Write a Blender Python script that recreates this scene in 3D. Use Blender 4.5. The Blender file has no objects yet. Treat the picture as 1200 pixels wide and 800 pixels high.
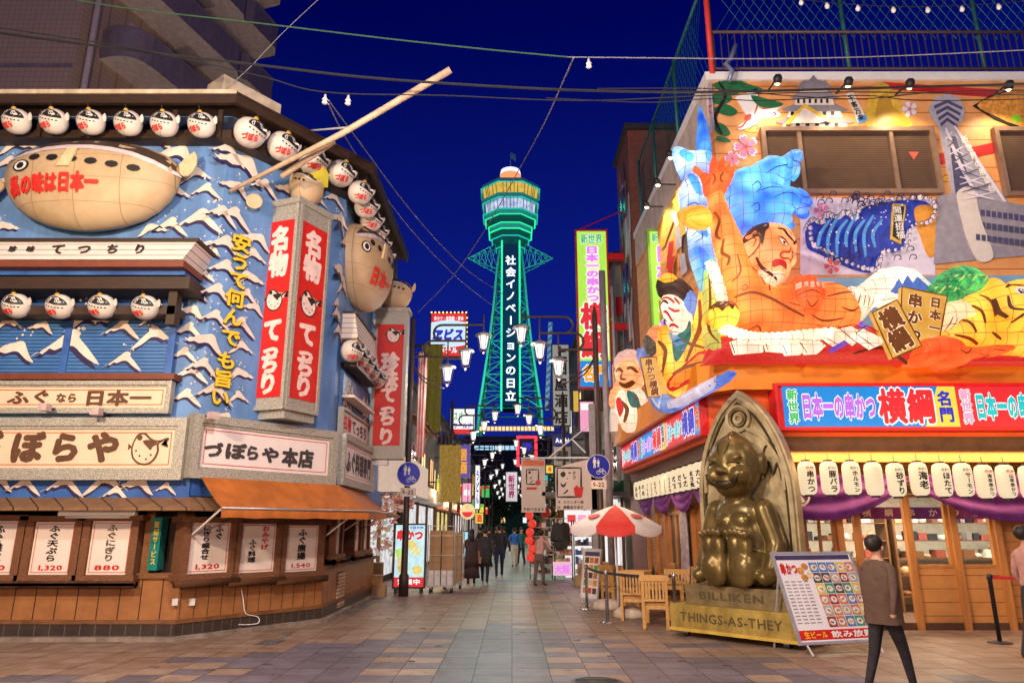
import bpy, bmesh, math, random
from mathutils import Vector, Matrix
from mathutils.geometry import delaunay_2d_cdt
R = math.radians
random.seed(7)
SC = bpy.context.scene
COL = SC.collection
# ---------------------------------------------------------------- camera
FPX, CAMZ, HOR = 830.0, 1.7, 618.0
TH = math.atan((HOR - 400) / FPX)
cd = bpy.data.cameras.new("camera")
cd.sensor_width = 36; cd.lens = 36 * FPX / 1200
cd.clip_start = .1; cd.clip_end = 3000
cam = bpy.data.objects.new("camera", cd); COL.objects.link(cam)
cam.location = (0, 0, CAMZ); cam.rotation_euler = (math.pi / 2 + TH, 0, 0)
SC.camera = cam
# ---------------------------------------------------------------- sky, sun, exposure
w = bpy.data.worlds.new("World"); SC.world = w; w.use_nodes = True
nt = w.node_tree
sky = nt.nodes.new('ShaderNodeTexSky'); sky.sky_type = 'NISHITA'; sky.sun_disc = False
SUN_EL, SUN_AZ = 1.0, 200.0
sky.sun_elevation = R(SUN_EL); sky.sun_rotation = R(SUN_AZ); sky.ozone_density = 6; sky.air_density = 1.0; sky.dust_density = 0
mx = nt.nodes.new('ShaderNodeMix'); mx.data_type = 'RGBA'; mx.blend_type = 'MULTIPLY'
mx.inputs[0].default_value = 1; mx.inputs[7].default_value = (.012, .07, 1, 1)
bg = nt.nodes['Background']
tg = nt.nodes.new('ShaderNodeTexCoord'); sz = nt.nodes.new('ShaderNodeSeparateXYZ'); mr = nt.nodes.new('ShaderNodeMapRange')   # town glow low in the sky
mr.inputs[1].default_value = .62; mr.inputs[2].default_value = 0; ag = nt.nodes.new('ShaderNodeMix'); ag.data_type = 'RGBA'; ag.blend_type = 'ADD'; ag.inputs[7].default_value = (.05, .12, 1.0, 1)
nt.links.new(sky.outputs[0], mx.inputs[6]); nt.links.new(mx.outputs[2], ag.inputs[6]); nt.links.new(tg.outputs['Generated'], sz.inputs[0]); nt.links.new(sz.outputs[2], mr.inputs[0]); nt.links.new(mr.outputs[0], ag.inputs[0]); nt.links.new(ag.outputs[2], bg.inputs[0])
bg.inputs[1].default_value = .14
sl = bpy.data.lights.new("sun", 'SUN'); sl.energy = .12; sl.angle = R(20); sl.color = (1, .84, .76)
so = bpy.data.objects.new("sun", sl); COL.objects.link(so)
so.rotation_euler = (R(60), 0, R(-20))
SC.view_settings.view_transform = 'Standard'; SC.view_settings.look = 'None'
SC.view_settings.exposure = 0; SC.view_settings.gamma = 1; SC.view_settings.use_curve_mapping = False
SC.cycles.use_denoising = True
SC.cycles.max_bounces = 6; SC.cycles.diffuse_bounces = 3; SC.cycles.glossy_bounces = 3
SC.cycles.transparent_max_bounces = 8; SC.cycles.sample_clamp_indirect = 4
def lamp(kind, loc, power, color=(1, .9, .78), radius=.12, aim=None, spot=None, size=None):
    l = bpy.data.lights.new("lamp_light", kind); l.energy = power; l.color = color
    if kind in ('POINT', 'SPOT'): l.shadow_soft_size = radius
    if kind == 'SPOT': l.spot_size = R(spot or 90); l.spot_blend = .7
    if kind == 'AREA':
        l.shape = 'RECTANGLE'; l.size, l.size_y = size
    o = bpy.data.objects.new("lamp_light", l); COL.objects.link(o); o.location = loc
    if aim is not None:
        o.rotation_euler = (Vector(aim) - Vector(loc)).to_track_quat('-Z', 'Y').to_euler()
    return o
# street lighting of the square, standing at the camera's side just out of the picture
lamp('POINT', (-6.4, 3.4, 6.4), 3100, (1, .76, .52), .25)
lamp('POINT', (5.8, 4.4, 6.8), 700, (1, .80, .6), .25)
lamp('POINT', (-1.0, 5.2, 7.4), 2000, (1, .86, .82), .25)
lamp('POINT', (-3.6, -2.0, 3.0), 2300, (1, .64, .36), .3)      # added low lamp, unseen, standing for shop fronts across the square behind the camera
# ---------------------------------------------------------------- pixel <-> world
cT, sT = math.cos(TH), math.sin(TH)
def ray(px, py):
    v = 400 - py
    return Vector((px - 600, FPX * cT - v * sT, FPX * sT + v * cT))
def at(px, py, Y):
    r = ray(px, py); k = Y / r.y
    return Vector((r.x * k, Y, CAMZ + r.z * k))
def gnd(px, py, z=0.0):
    r = ray(px, py); k = (z - CAMZ) / r.z
    return Vector((r.x * k, r.y * k, z))
class Frame:
    """a vertical plane: origin, horizontal direction u, outward normal n"""
    def __init__(s, p0, p1, z0=0.0):
        s.o = Vector((p0[0], p0[1], z0)); d = Vector((p1[0] - p0[0], p1[1] - p0[1], 0)); s.len = d.length
        s.u = d.normalized(); s.n = Vector((s.u.y, -s.u.x, 0)); s.t = Vector((0, 0, 1))
    def P(s, px, py, d=0.0):
        r = ray(px, py); c = Vector((0, 0, CAMZ)); o = s.o + s.n * d
        k = (o - c).dot(s.n) / r.dot(s.n); p = c + r * k - o
        return p.dot(s.u), p.z
    def W(s, u, v, d=0.0):
        return s.o + s.u * u + s.t * v + s.n * d
    def box(s, x0, y0, x1, y1, d=0.0):
        xm, ym = (x0 + x1) / 2, (y0 + y1) / 2
        return s.P(x0, ym, d)[0], s.P(xm, y1, d)[1], s.P(x1, ym, d)[0], s.P(xm, y0, d)[1]
    def Ps(s, pts, d=0.0):
        return [s.P(x, y, d) for x, y in pts]
class TFrame(Frame):
    """any plane: origin, u, t given"""
    def __init__(s, o, u, t):
        s.o = Vector(o); s.u = Vector(u).normalized(); s.t = Vector(t).normalized(); s.n = s.u.cross(s.t); s.len = 1
    def P(s, px, py, d=0.0):
        r = ray(px, py); c = Vector((0, 0, CAMZ)); o = s.o + s.n * d
        k = (o - c).dot(s.n) / r.dot(s.n); p = c + r * k - o
        return p.dot(s.u), p.dot(s.t)
# ---------------------------------------------------------------- materials
MATS = {}
def M(name, col, rough=.6, metal=0.0, var=.18, scale=6.0, emit=0.0, bump=0.0, stretch=None, dirt=0.0, spec=.4, col2=None, alpha=None):
    if name in MATS: return MATS[name]
    m = bpy.data.materials.new(name); m.use_nodes = True; t = m.node_tree; b = t.nodes['Principled BSDF']
    L = t.links.new
    b.inputs['Roughness'].default_value = rough; b.inputs['Metallic'].default_value = metal
    b.inputs['Specular IOR Level'].default_value = spec
    tc = t.nodes.new('ShaderNodeTexCoord'); mp = t.nodes.new('ShaderNodeMapping')
    L(tc.outputs['Object'], mp.inputs[0])
    if stretch: mp.inputs['Scale'].default_value = stretch
    n = t.nodes.new('ShaderNodeTexNoise'); n.inputs['Scale'].default_value = scale; n.inputs['Detail'].default_value = 5
    n.inputs['Roughness'].default_value = .65
    L(mp.outputs[0], n.inputs['Vector'])
    r = t.nodes.new('ShaderNodeValToRGB')
    c2 = col2 or tuple(min(1, c * (1 + var)) for c in col); c1 = col if col2 else tuple(c * (1 - var) for c in col)
    r.color_ramp.elements[0].position = .3; r.color_ramp.elements[0].color = (*c1, 1)
    r.color_ramp.elements[1].position = .7; r.color_ramp.elements[1].color = (*c2, 1)
    L(n.outputs['Fac'], r.inputs[0]); out = r.outputs[0]
    if dirt:
        n2 = t.nodes.new('ShaderNodeTexNoise'); n2.inputs['Scale'].default_value = 1.3; n2.inputs['Detail'].default_value = 8
        mp2 = t.nodes.new('ShaderNodeMapping'); mp2.inputs['Scale'].default_value = (3, 3, .6); L(tc.outputs['Object'], mp2.inputs[0])
        L(mp2.outputs[0], n2.inputs['Vector'])
        r2 = t.nodes.new('ShaderNodeValToRGB'); r2.color_ramp.elements[0].position = .38; r2.color_ramp.elements[1].position = .6
        r2.color_ramp.elements[0].color = (1 - dirt, 1 - dirt * 1.1, 1 - dirt * 1.25, 1)
        mm = t.nodes.new('ShaderNodeMix'); mm.data_type = 'RGBA'; mm.blend_type = 'MULTIPLY'; mm.inputs[0].default_value = 1
        L(n2.outputs['Fac'], r2.inputs[0]); L(out, mm.inputs[6]); L(r2.outputs[0], mm.inputs[7]); out = mm.outputs[2]
    if emit:                                            # translucent lit paper or plastic reflects little itself
        dk_ = t.nodes.new('ShaderNodeMix'); dk_.data_type = 'RGBA'; dk_.blend_type = 'MULTIPLY'; dk_.inputs[0].default_value = 1
        dk_.inputs[7].default_value = (.15, .15, .15, 1); L(out, dk_.inputs[6]); L(dk_.outputs[2], b.inputs['Base Color'])
    else: L(out, b.inputs['Base Color'])
    if emit:
        L(out, b.inputs['Emission Color']); b.inputs['Emission Strength'].default_value = emit
    if bump:
        bp = t.nodes.new('ShaderNodeBump'); bp.inputs['Strength'].default_value = bump; bp.inputs['Distance'].default_value = .02
        L(n.outputs['Fac'], bp.inputs['Height']); L(bp.outputs[0], b.inputs['Normal'])
    if alpha is not None: b.inputs['Alpha'].default_value = alpha
    MATS[name] = m
    return m
def E(name, col, s=1.0, var=.06, scale=5.0):          # something that gives off light
    return M(name, col, rough=.5, var=var, scale=scale, emit=s)
def glass(name, tint=(.9, .95, .95)):
    if name in MATS: return MATS[name]
    m = bpy.data.materials.new(name); m.use_nodes = True; t = m.node_tree; b = t.nodes['Principled BSDF']
    tr = t.nodes.new('ShaderNodeBsdfTransparent'); tr.inputs[0].default_value = (*tint, 1)
    gl = t.nodes.new('ShaderNodeBsdfGlossy'); gl.inputs['Roughness'].default_value = .05
    mi = t.nodes.new('ShaderNodeMixShader'); mi.inputs[0].default_value = .09
    t.links.new(tr.outputs[0], mi.inputs[1]); t.links.new(gl.outputs[0], mi.inputs[2])
    t.links.new(mi.outputs[0], t.nodes['Material Output'].inputs[0]); MATS[name] = m
    return m
def lines_mat(name, col, dark, scale, axis='Z', duty=.12, rough=.6, emit=0.0, warp=0.0, axis2=None, scale2=None, col2=None, var=.15, nscale=4, bump=.4):
    """surface with regular dark lines (boards, corrugation, wire frame of a lantern)"""
    if name in MATS: return MATS[name]
    m = M(name, col, rough, var=var, scale=nscale, emit=emit, col2=col2); t = m.node_tree; b = t.nodes['Principled BSDF']; L = t.links.new
    tc = [n for n in t.nodes if n.type == 'TEX_COORD'][0]
    vec = tc.outputs['Object']
    if warp:
        nz = t.nodes.new('ShaderNodeTexNoise'); nz.inputs['Scale'].default_value = 1.6; L(vec, nz.inputs['Vector'])
        sc = t.nodes.new('ShaderNodeVectorMath'); sc.operation = 'SCALE'; sc.inputs['Scale'].default_value = warp; L(nz.outputs['Color'], sc.inputs[0])
        ad = t.nodes.new('ShaderNodeVectorMath'); ad.operation = 'ADD'; L(vec, ad.inputs[0]); L(sc.outputs[0], ad.inputs[1]); vec = ad.outputs[0]
    sp = t.nodes.new('ShaderNodeSeparateXYZ'); L(vec, sp.inputs[0])
    def line(ax, s):
        a = t.nodes.new('ShaderNodeMath'); a.operation = 'MULTIPLY'; a.inputs[1].default_value = s
        if ax == 'XY':
            q = t.nodes.new('ShaderNodeMath'); q.operation = 'ADD'; L(sp.outputs['X'], q.inputs[0]); L(sp.outputs['Y'], q.inputs[1]); L(q.outputs[0], a.inputs[0])
        else: L(sp.outputs[ax], a.inputs[0])
        f = t.nodes.new('ShaderNodeMath'); f.operation = 'FRACT'; L(a.outputs[0], f.inputs[0])
        c = t.nodes.new('ShaderNodeMath'); c.operation = 'LESS_THAN'; c.inputs[1].default_value = duty; L(f.outputs[0], c.inputs[0]); return c.outputs[0]
    ln = line(axis, scale)
    if axis2:
        l2 = line(axis2, scale2 or scale); mxx = t.nodes.new('ShaderNodeMath'); mxx.operation = 'MAXIMUM'; L(ln, mxx.inputs[0]); L(l2, mxx.inputs[1]); ln = mxx.outputs[0]
    src = (b.inputs['Emission Color'] if emit else b.inputs['Base Color']).links[0].from_socket
    mm = t.nodes.new('ShaderNodeMix'); mm.data_type = 'RGBA'; L(ln, mm.inputs[0]); L(src, mm.inputs[6]); mm.inputs[7].default_value = (*dark, 1)
    if emit: L(mm.outputs[2], b.inputs['Emission Color'])
    else: L(mm.outputs[2], b.inputs['Base Color'])
    if bump:
        bp = t.nodes.new('ShaderNodeBump'); bp.invert = True; bp.inputs['Strength'].default_value = bump; bp.inputs['Distance'].default_value = .02
        L(ln, bp.inputs['Height']); L(bp.outputs[0], b.inputs['Normal'])
    return m
# ---------------------------------------------------------------- mesh builder
ROOT = {}
GLY = {}
def glyph(ch, bold):
    k = (ch, bold)
    if k in GLY: return GLY[k]
    cu = bpy.data.curves.new('glyph', 'FONT'); cu.body = ch; cu.resolution_u = 2; cu.offset = bold
    o = bpy.data.objects.new('glyph', cu); COL.objects.link(o)
    me = bpy.data.meshes.new_from_object(o.evaluated_get(bpy.context.evaluated_depsgraph_get()))
    v = [(p.co.x, p.co.y) for p in me.vertices]; f = [tuple(q.vertices) for q in me.polygons]
    bpy.data.objects.remove(o); bpy.data.curves.remove(cu); bpy.data.meshes.remove(me)
    adv = 1.0 if ord(ch) > 0x2000 else ((max(x for x, y in v) + .08) if v else .3)
    GLY[k] = (v, f, adv); return GLY[k]
def smooth(pts, n=4, closed=True):
    out = []; N = len(pts)
    for i in range(N if closed else N - 1):
        g = lambda j: pts[j % N] if closed else pts[max(0, min(N - 1, j))]
        p0, p1, p2, p3 = g(i - 1), g(i), g(i + 1), g(i + 2)
        for k in range(n):
            t = k / n
            out.append(tuple(.5 * (2 * b + (c - a) * t + (2 * a - 5 * b + 4 * c - d) * t * t + (3 * b - a - 3 * c + d) * t ** 3) for a, b, c, d in zip(p0, p1, p2, p3)))
    if not closed: out.append(tuple(pts[-1]))
    return out
def inside(p, poly):
    x, y = p; c = False; j = len(poly) - 1
    for i in range(len(poly)):
        xi, yi = poly[i]; xj, yj = poly[j]
        if (yi > y) != (yj > y) and x < (xj - xi) * (y - yi) / (yj - yi) + xi: c = not c
        j = i
    return c
def edge_dist(p, poly):
    best = 1e9; j = len(poly) - 1; x, y = p
    for i in range(len(poly)):
        ax, ay = poly[j]; bx, by = poly[i]; dx, dy = bx - ax, by - ay
        t = max(0, min(1, ((x - ax) * dx + (y - ay) * dy) / (dx * dx + dy * dy + 1e-12)))
        best = min(best, (x - ax - t * dx) ** 2 + (y - ay - t * dy) ** 2); j = i
    return math.sqrt(best)
def stroke(path, w0, w1=None, n=4):
    """outline polygon of a brush stroke along a path"""
    w1 = w0 if w1 is None else w1; p = smooth(path, n, False) if len(path) > 2 else [path[0], ((path[0][0] + path[1][0]) / 2, (path[0][1] + path[1][1]) / 2), path[1]]
    L, Rr = [], []; N = len(p)
    for i in range(N):
        a, b = p[max(0, i - 1)], p[min(N - 1, i + 1)]; dx, dy = b[0] - a[0], b[1] - a[1]; l = math.hypot(dx, dy) or 1
        t = i / (N - 1); ww = (w0 + (w1 - w0) * t) / 2 * (.35 + .65 * math.sin(math.pi * min(1, max(0, .12 + .76 * t))))
        L.append((p[i][0] - dy / l * ww, p[i][1] + dx / l * ww)); Rr.append((p[i][0] + dy / l * ww, p[i][1] - dx / l * ww))
    return L + Rr[::-1]
class MB:
    def __init__(s): s.v = []; s.f = []; s.m = []; s.sm = []; s.mats = []
    def mi(s, mat):
        if mat not in s.mats: s.mats.append(mat)
        return s.mats.index(mat)
    def add(s, vs, fs, mat, sm=False):
        k = len(s.v); i = s.mi(mat); s.v += [Vector(v) for v in vs]
        for f in fs: s.f.append(tuple(k + q for q in f)); s.m.append(i); s.sm.append(sm)
        return s
    def hexa(s, c, mat):
        return s.add(c, [(0, 3, 2, 1), (4, 5, 6, 7), (0, 1, 5, 4), (1, 2, 6, 5), (2, 3, 7, 6), (3, 0, 4, 7)], mat)
    def box(s, x0, x1, y0, y1, z0, z1, mat):
        return s.hexa([(x0, y0, z0), (x1, y0, z0), (x1, y1, z0), (x0, y1, z0), (x0, y0, z1), (x1, y0, z1), (x1, y1, z1), (x0, y1, z1)], mat)
    def fbox(s, fr, u0, u1, v0, v1, d0, d1, mat):
        W = fr.W
        return s.hexa([W(u0, v0, d1), W(u1, v0, d1), W(u1, v0, d0), W(u0, v0, d0), W(u0, v1, d1), W(u1, v1, d1), W(u1, v1, d0), W(u0, v1, d0)], mat)
    def pbox(s, fr, x0, y0, x1, y1, d0, d1, mat):      # front rectangle given in photo pixels, placed on its real plane
        u0, v0, u1, v1 = fr.box(x0, y0, x1, y1, d1)
        return s.fbox(fr, u0, u1, v0, v1, d0, d1, mat)
    def frame(s, fr, u0, u1, v0, v1, wd, d0, d1, mat):
        s.fbox(fr, u0, u1, v0, v0 + wd, d0, d1, mat); s.fbox(fr, u0, u1, v1 - wd, v1, d0, d1, mat)
        s.fbox(fr, u0, u0 + wd, v0 + wd, v1 - wd, d0, d1, mat); return s.fbox(fr, u1 - wd, u1, v0 + wd, v1 - wd, d0, d1, mat)
    def prism(s, fr, pts, d0, d1, mat, side=None):
        n = len(pts)
        if d1 - d0 < 1e-4: return s.add([fr.W(u, v, d1) for u, v in pts], [tuple(range(n))], mat)
        s.add([fr.W(u, v, d1) for u, v in pts] + [fr.W(u, v, d0) for u, v in pts], [tuple(range(n)), tuple(range(2 * n - 1, n - 1, -1))], mat)
        k = len(s.v) - 2 * n; i = s.mi(side or mat)
        for a in range(n):
            b = (a + 1) % n; s.f.append((k + a, k + n + a, k + n + b, k + b)); s.m.append(i); s.sm.append(False)
        return s
    def tube(s, pts, r, mat, n=8, caps=True):
        pts = [Vector(p) for p in pts]; N = len(pts); rs = r if isinstance(r, (list, tuple)) else [r] * N
        vs = []; up = None
        for i in range(N):
            d = (pts[min(N - 1, i + 1)] - pts[max(0, i - 1)]).normalized()
            if up is None:
                up = Vector((0, 0, 1)) if abs(d.z) < .95 else Vector((1, 0, 0))
            a = d.cross(up).normalized(); b = a.cross(d); up = b
            for k in range(n):
                t = 2 * math.pi * (k + .5) / n; vs.append(pts[i] + (a * math.cos(t) + b * math.sin(t)) * rs[i])
        fs = [(i * n + k, i * n + (k + 1) % n, (i + 1) * n + (k + 1) % n, (i + 1) * n + k) for i in range(N - 1) for k in range(n)]
        if caps: fs += [tuple(range(n))[::-1], tuple((N - 1) * n + k for k in range(n))]
        return s.add(vs, fs, mat, n > 6)
    def lathe(s, prof, c, mat, n=16, sm=True, ax=None, ph=0.0, sx=1, sy=1):
        c = Vector(c); Z = Vector(ax or (0, 0, 1)).normalized()
        X = Vector((1, 0, 0)) if abs(Z.z) > .9 else Vector((0, 0, 1)).cross(Z).normalized(); Y = Z.cross(X)
        vs = [c + (X * math.cos(2 * math.pi * k / n + ph) * sx + Y * math.sin(2 * math.pi * k / n + ph) * sy) * r + Z * z for r, z in prof for k in range(n)]
        N = len(prof)
        fs = [(i * n + k, i * n + (k + 1) % n, (i + 1) * n + (k + 1) % n, (i + 1) * n + k) for i in range(N - 1) for k in range(n)]
        if prof[0][0] > 1e-5: fs.append(tuple(range(n))[::-1])
        if prof[-1][0] > 1e-5: fs.append(tuple((N - 1) * n + k for k in range(n)))
        return s.add(vs, fs, mat, sm)
    def ball(s, c, r, mat, n=14, m=9, rot=None):
        r = (r, r, r) if not isinstance(r, (tuple, list)) else r; vs = []; rot = rot or Matrix.Identity(3)
        for i in range(m + 1):
            a = math.pi * i / m
            for k in range(n):
                t = 2 * math.pi * k / n
                vs.append(Vector(c) + rot @ Vector((r[0] * math.sin(a) * math.cos(t), r[1] * math.sin(a) * math.sin(t), -r[2] * math.cos(a))))
        return s.add(vs, [(i * n + k, i * n + (k + 1) % n, (i + 1) * n + (k + 1) % n, (i + 1) * n + k) for i in range(m) for k in range(n)], mat, True)
    def pillow(s, fr, poly, d, H, Rr, mat, step=None, hf=None, eps=0.0):
        """inflated paper-lantern shape: polygon (u,v) bulging out by H; returns its height function"""
        us = [p[0] for p in poly]; vs_ = [p[1] for p in poly]
        step = step or max(.05, min(max(us) - min(us), max(vs_) - min(vs_)) / 9)
        def h(p):
            if hf: return hf(p)
            if not inside(p, poly): return d
            a = 0
            for ox, oy in ((0, 0), (.06, 0), (-.06, 0), (0, .06), (0, -.06)):
                q = (p[0] + ox, p[1] + oy)
                if inside(q, poly): x = min(1, edge_dist(q, poly) / Rr); a += math.sqrt(max(0, 1 - (1 - x) ** 2)) / 5
            return d + H * a
        pts = list(poly); nb = len(pts)
        gx = min(us) + step / 2
        row = 0
        while gx < max(us):
            gy = min(vs_) + step / 2 * (1 if row % 2 else .5)
            while gy < max(vs_):
                if inside((gx, gy), poly) and edge_dist((gx, gy), poly) > step * .35: pts.append((gx, gy))
                gy += step
            gx += step; row += 1
        if not hf and Rr < 9:
            cu, cv = sum(us) / nb, sum(vs_) / nb
            for a in poly[::2]:
                q = (a[0] + (cu - a[0]) * .06, a[1] + (cv - a[1]) * .06)
                if inside(q, poly) and edge_dist(q, poly) > step * .1: pts.append(q)
        r = delaunay_2d_cdt([Vector(p) for p in pts], [], [list(range(nb))], 1, 1e-5)
        V, Fc = r[0], r[2]
        hs = [h((v.x, v.y)) + eps for v in V]
        if not hf:
            hs = [d if (edge_dist((v.x, v.y), poly) < 1e-4) else q for v, q in zip(V, hs)]
        s.add([fr.W(v.x, v.y, q) for v, q in zip(V, hs)], [tuple(f) for f in Fc], mat, True)
        if not hf and d > 0:
            n = nb; k = [fr.W(u, v, d) for u, v in poly] + [fr.W(u, v, 0) for u, v in poly]
            s.add(k, [(a, n + a, n + (a + 1) % n, (a + 1) % n) for a in range(n)], mat, False)
        return h
    def decal(s, fr, poly, hf, mat, eps=.012, step=None):
        us = [p[0] for p in poly]; vs_ = [p[1] for p in poly]
        s.pillow(fr, poly, 0, 0, 1, mat, step or max(.04, min(max(us) - min(us), max(vs_) - min(vs_)) / 3), hf, eps); return s
    def text(s, txt, fr, box, mat, d=.004, vertical=False, bold=.02, thick=0.0, shear=0.0, rot=0.0, hf=None, fill=.96):
        u0, v0, u1, v1 = box
        n = len(txt); W, H = u1 - u0, v1 - v0
        pos = []
        if vertical:
            ch = H / n
            for i, c in enumerate(txt): pos.append((c, u0, v1 - (i + 1) * ch, W, ch))
        else:
            adv = [glyph(c, 0.0)[2] if c != ' ' else .4 for c in txt]; tot = sum(adv); x = u0
            for c, a in zip(txt, adv):
                w = W * a / tot; pos.append((c, x, v0, w / a, H)); x += w
        cr, sr = math.cos(rot), math.sin(rot); cx, cy = (u0 + u1) / 2, (v0 + v1) / 2
        for c, x, y, w, h in pos:
            if c == ' ': continue
            V, F, a = glyph(c, 0.0); out = []
            for gx, gy in V:
                if vertical and c == 'ー': gx, gy = .5 + (gy - .37), .37 - (gx - .5)
                if vertical and a < 1: gx += (1 - a) / 2
                X = x + w * (.5 if a == 1 else 0) + (gx - (.5 if a == 1 else 0)) * w * fill + shear * (gy - .4) * h; Y = y + h * .5 + (gy - .38) * h * fill
                X, Y = cx + (X - cx) * cr - (Y - cy) * sr, cy + (X - cx) * sr + (Y - cy) * cr
                out.append((X, Y))
            jit = [(0, 0)] if bold < .012 else [(0, 0)] + [(bold * math.cos(q * math.pi / 4), bold * math.sin(q * math.pi / 4)) for q in range(8)]
            for q, (jx, jy) in enumerate(jit):
                jx *= w; jy *= h; o3 = q * .00025
                s.add([fr.W(X + jx * cr - jy * sr, Y + jx * sr + jy * cr, (d if hf is None else hf((X + jx, Y + jy)) + d) + o3) for X, Y in out], F, mat)
            if thick:
                cnt = {}
                for f in F:
                    for i in range(len(f)):
                        e = (f[i], f[(i + 1) % len(f)]); cnt[e] = 1
                es = [e for e in cnt if (e[1], e[0]) not in cnt]
                vs = []; fs = []
                for a_, b_ in es:
                    k = len(vs); vs += [fr.W(*out[a_], d), fr.W(*out[b_], d), fr.W(*out[b_], d - thick), fr.W(*out[a_], d - thick)]; fs.append((k, k + 3, k + 2, k + 1))
                s.add(vs, fs, mat)
        return s
    def build(s, name, parent=None, fixn=False, loc=None):
        me = bpy.data.meshes.new(name); r = parent
        if parent is None:
            if loc is None:
                xs = [v.x for v in s.v]; ys = [v.y for v in s.v]; loc = Vector(((min(xs) + max(xs)) / 2, (min(ys) + max(ys)) / 2, min(v.z for v in s.v)))
            L = Vector(loc)
        else: L = ROOT[parent.name]
        me.from_pydata([v - L for v in s.v], [], s.f)
        for m in s.mats: me.materials.append(m)
        me.polygons.foreach_set('material_index', s.m); me.polygons.foreach_set('use_smooth', s.sm); me.update()
        o = bpy.data.objects.new(name, me); COL.objects.link(o)
        if parent is None: o.location = L
        else: o.parent = parent
        ROOT[o.name] = L
        if fixn:
            bm = bmesh.new(); bm.from_mesh(me); bmesh.ops.recalc_face_normals(bm, faces=bm.faces); bm.to_mesh(me); bm.free()
        return o
def tag(o, label=None, cat=None, group=None, kind=None):
    if label: o['label'] = label; o['kind'] = 'thing'
    if cat: o['category'] = cat
    if group: o['group'] = group
    if kind: o['kind'] = kind
    return o
def thing(name, label, cat, loc, group=None):
    o = bpy.data.objects.new(name, None); COL.objects.link(o); o.location = loc; o.empty_display_size = .2
    ROOT[o.name] = Vector(loc); return tag(o, label, cat, group)
def dup(root, loc, label=None, rotz=None, scale=None, group=None):
    def cp(o, par):
        c = o.copy(); COL.objects.link(c)
        if par: c.parent = par
        for ch in o.children: cp(ch, c)
        return c
    r = cp(root, None); r.location = loc
    if rotz is not None: r.rotation_euler = (0, 0, rotz)
    if scale: r.scale = (scale,) * 3 if not isinstance(scale, tuple) else scale
    if label: r['label'] = label
    if group: r['group'] = group
    ROOT[r.name] = Vector(loc); return r
ORD = ['first', 'second', 'third', 'fourth', 'fifth', 'sixth', 'seventh', 'eighth', 'ninth', 'tenth', 'eleventh', 'twelfth', 'thirteenth', 'fourteenth', 'fifteenth', 'sixteenth', 'seventeenth', 'eighteenth', 'nineteenth', 'twentieth']
BLACK = M('black_paint', (.015, .013, .012), .5)
WHITE = M('white_paint', (.8, .79, .76), .5, var=.05)
STEEL = M('galvanised_steel', (.42, .42, .44), .4, .7)
DARKM = M('dark_metal', (.03, .03, .035), .45, .4)
RED = M('red_paint', (.55, .02, .02), .45, var=.1)
WOOD = M('stained_wood', (.20, .085, .03), .6, var=.3, scale=5, stretch=(2, 2, 14), dirt=.3)
# ================================================================ ground
def stone(name, col):
    m = M(name, col, .42, var=.08, scale=3.0, dirt=.20, bump=.06, spec=.22); return m
BEIGE = [stone('beige_stone', (.27, .19, .15)), stone('warm_beige_stone', (.245, .165, .125)), stone('pale_beige_stone', (.30, .22, .175))]
MAUVE = [stone('grey_mauve_stone', (.15, .135, .175)), stone('dark_mauve_stone', (.125, .11, .14))]
GROUT = M('grout', (.07, .055, .05), .9)
g = MB()
g.add([(-600, -40, -.012), (600, -40, -.012), (600, 1500, -.012), (-600, 1500, -.012)], [(0, 1, 2, 3)], M('asphalt', (.05, .05, .052), .85, var=.2, bump=.3))
g.build('ground', loc=(0, 0, 0)); tag(bpy.data.objects['ground'], kind='structure')
g = MB(); rnd = random.Random(3)
TW, TD = .46, .40
for j in range(0, 250):
    y = -2 + j * TD
    for i in range(-22, 22):
        x = i * TW
        if y > 14 and (x < -6 or x > 6): continue
        q = abs(x + .6) + abs(y - 8.2); dj = j
        mv = False
        if q < 4.9 + .5 * ((i + j) % 2): mv = True
        if q < 4.2 and (j % 2 == (1 if (i // 2) % 2 else 0)) and (i % 5 in (1, 2)): mv = False
        if 4.9 < q < 6.6 and (j // 1) % 3 == 0 and (i + j // 3) % 4 < 2 and y > 8: mv = True
        if y > 17 and (j % 11 in (0, 1)): mv = (i + j) % 5 < 3
        if y > 17 and (j % 11 == 5) and (i * 7 + j) % 9 == 0: mv = True
        if abs(x) > 3.4 and y > 15: mv = rnd.random() < .5
        m = rnd.choice(MAUVE) if mv else rnd.choice(BEIGE)
        gap = .004; z = rnd.uniform(-.0015, .0015)
        g.add([(x + gap, y + gap, z), (x + TW - gap, y + gap, z), (x + TW - gap, y + TD - gap, z), (x + gap, y + TD - gap, z)], [(0, 1, 2, 3)], m)
g.add([(-22 * TW, -2, -.006), (22 * TW, -2, -.006), (22 * TW, 14, -.006), (-22 * TW, 14, -.006)], [(0, 1, 2, 3)], GROUT)
g.add([(-6.4, 14, -.006), (6.4, 14, -.006), (6.4, 98, -.006), (-6.4, 98, -.006)], [(0, 1, 2, 3)], GROUT)
tag(g.build('pavement', loc=(0, 0, 0)), kind='structure')
g = MB(); GUM = [M('stain_dark', (.09, .065, .055), .6), M('stain_mid', (.17, .125, .10), .5)]
for k in range(420):
    x, y, r = rnd.uniform(-5, 5), 7.2 + 16 * rnd.random() ** 1.6, rnd.choice((.012, .016, .02, .03, .07)); n_ = 9; z = .0022 + k * 4e-6
    if x < -3.2 and y > 11: continue
    g.add([(x + r * rnd.uniform(.7, 1.2) * math.cos(q * .698), y + r * rnd.uniform(.7, 1.2) * math.sin(q * .698), z) for q in range(9)], [tuple(range(9))], GUM[k % 2])
tag(g.build('pavement_stains', loc=(0, 0, 0)), kind='structure')
mh = MB(); c = gnd(700, 799)
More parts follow.
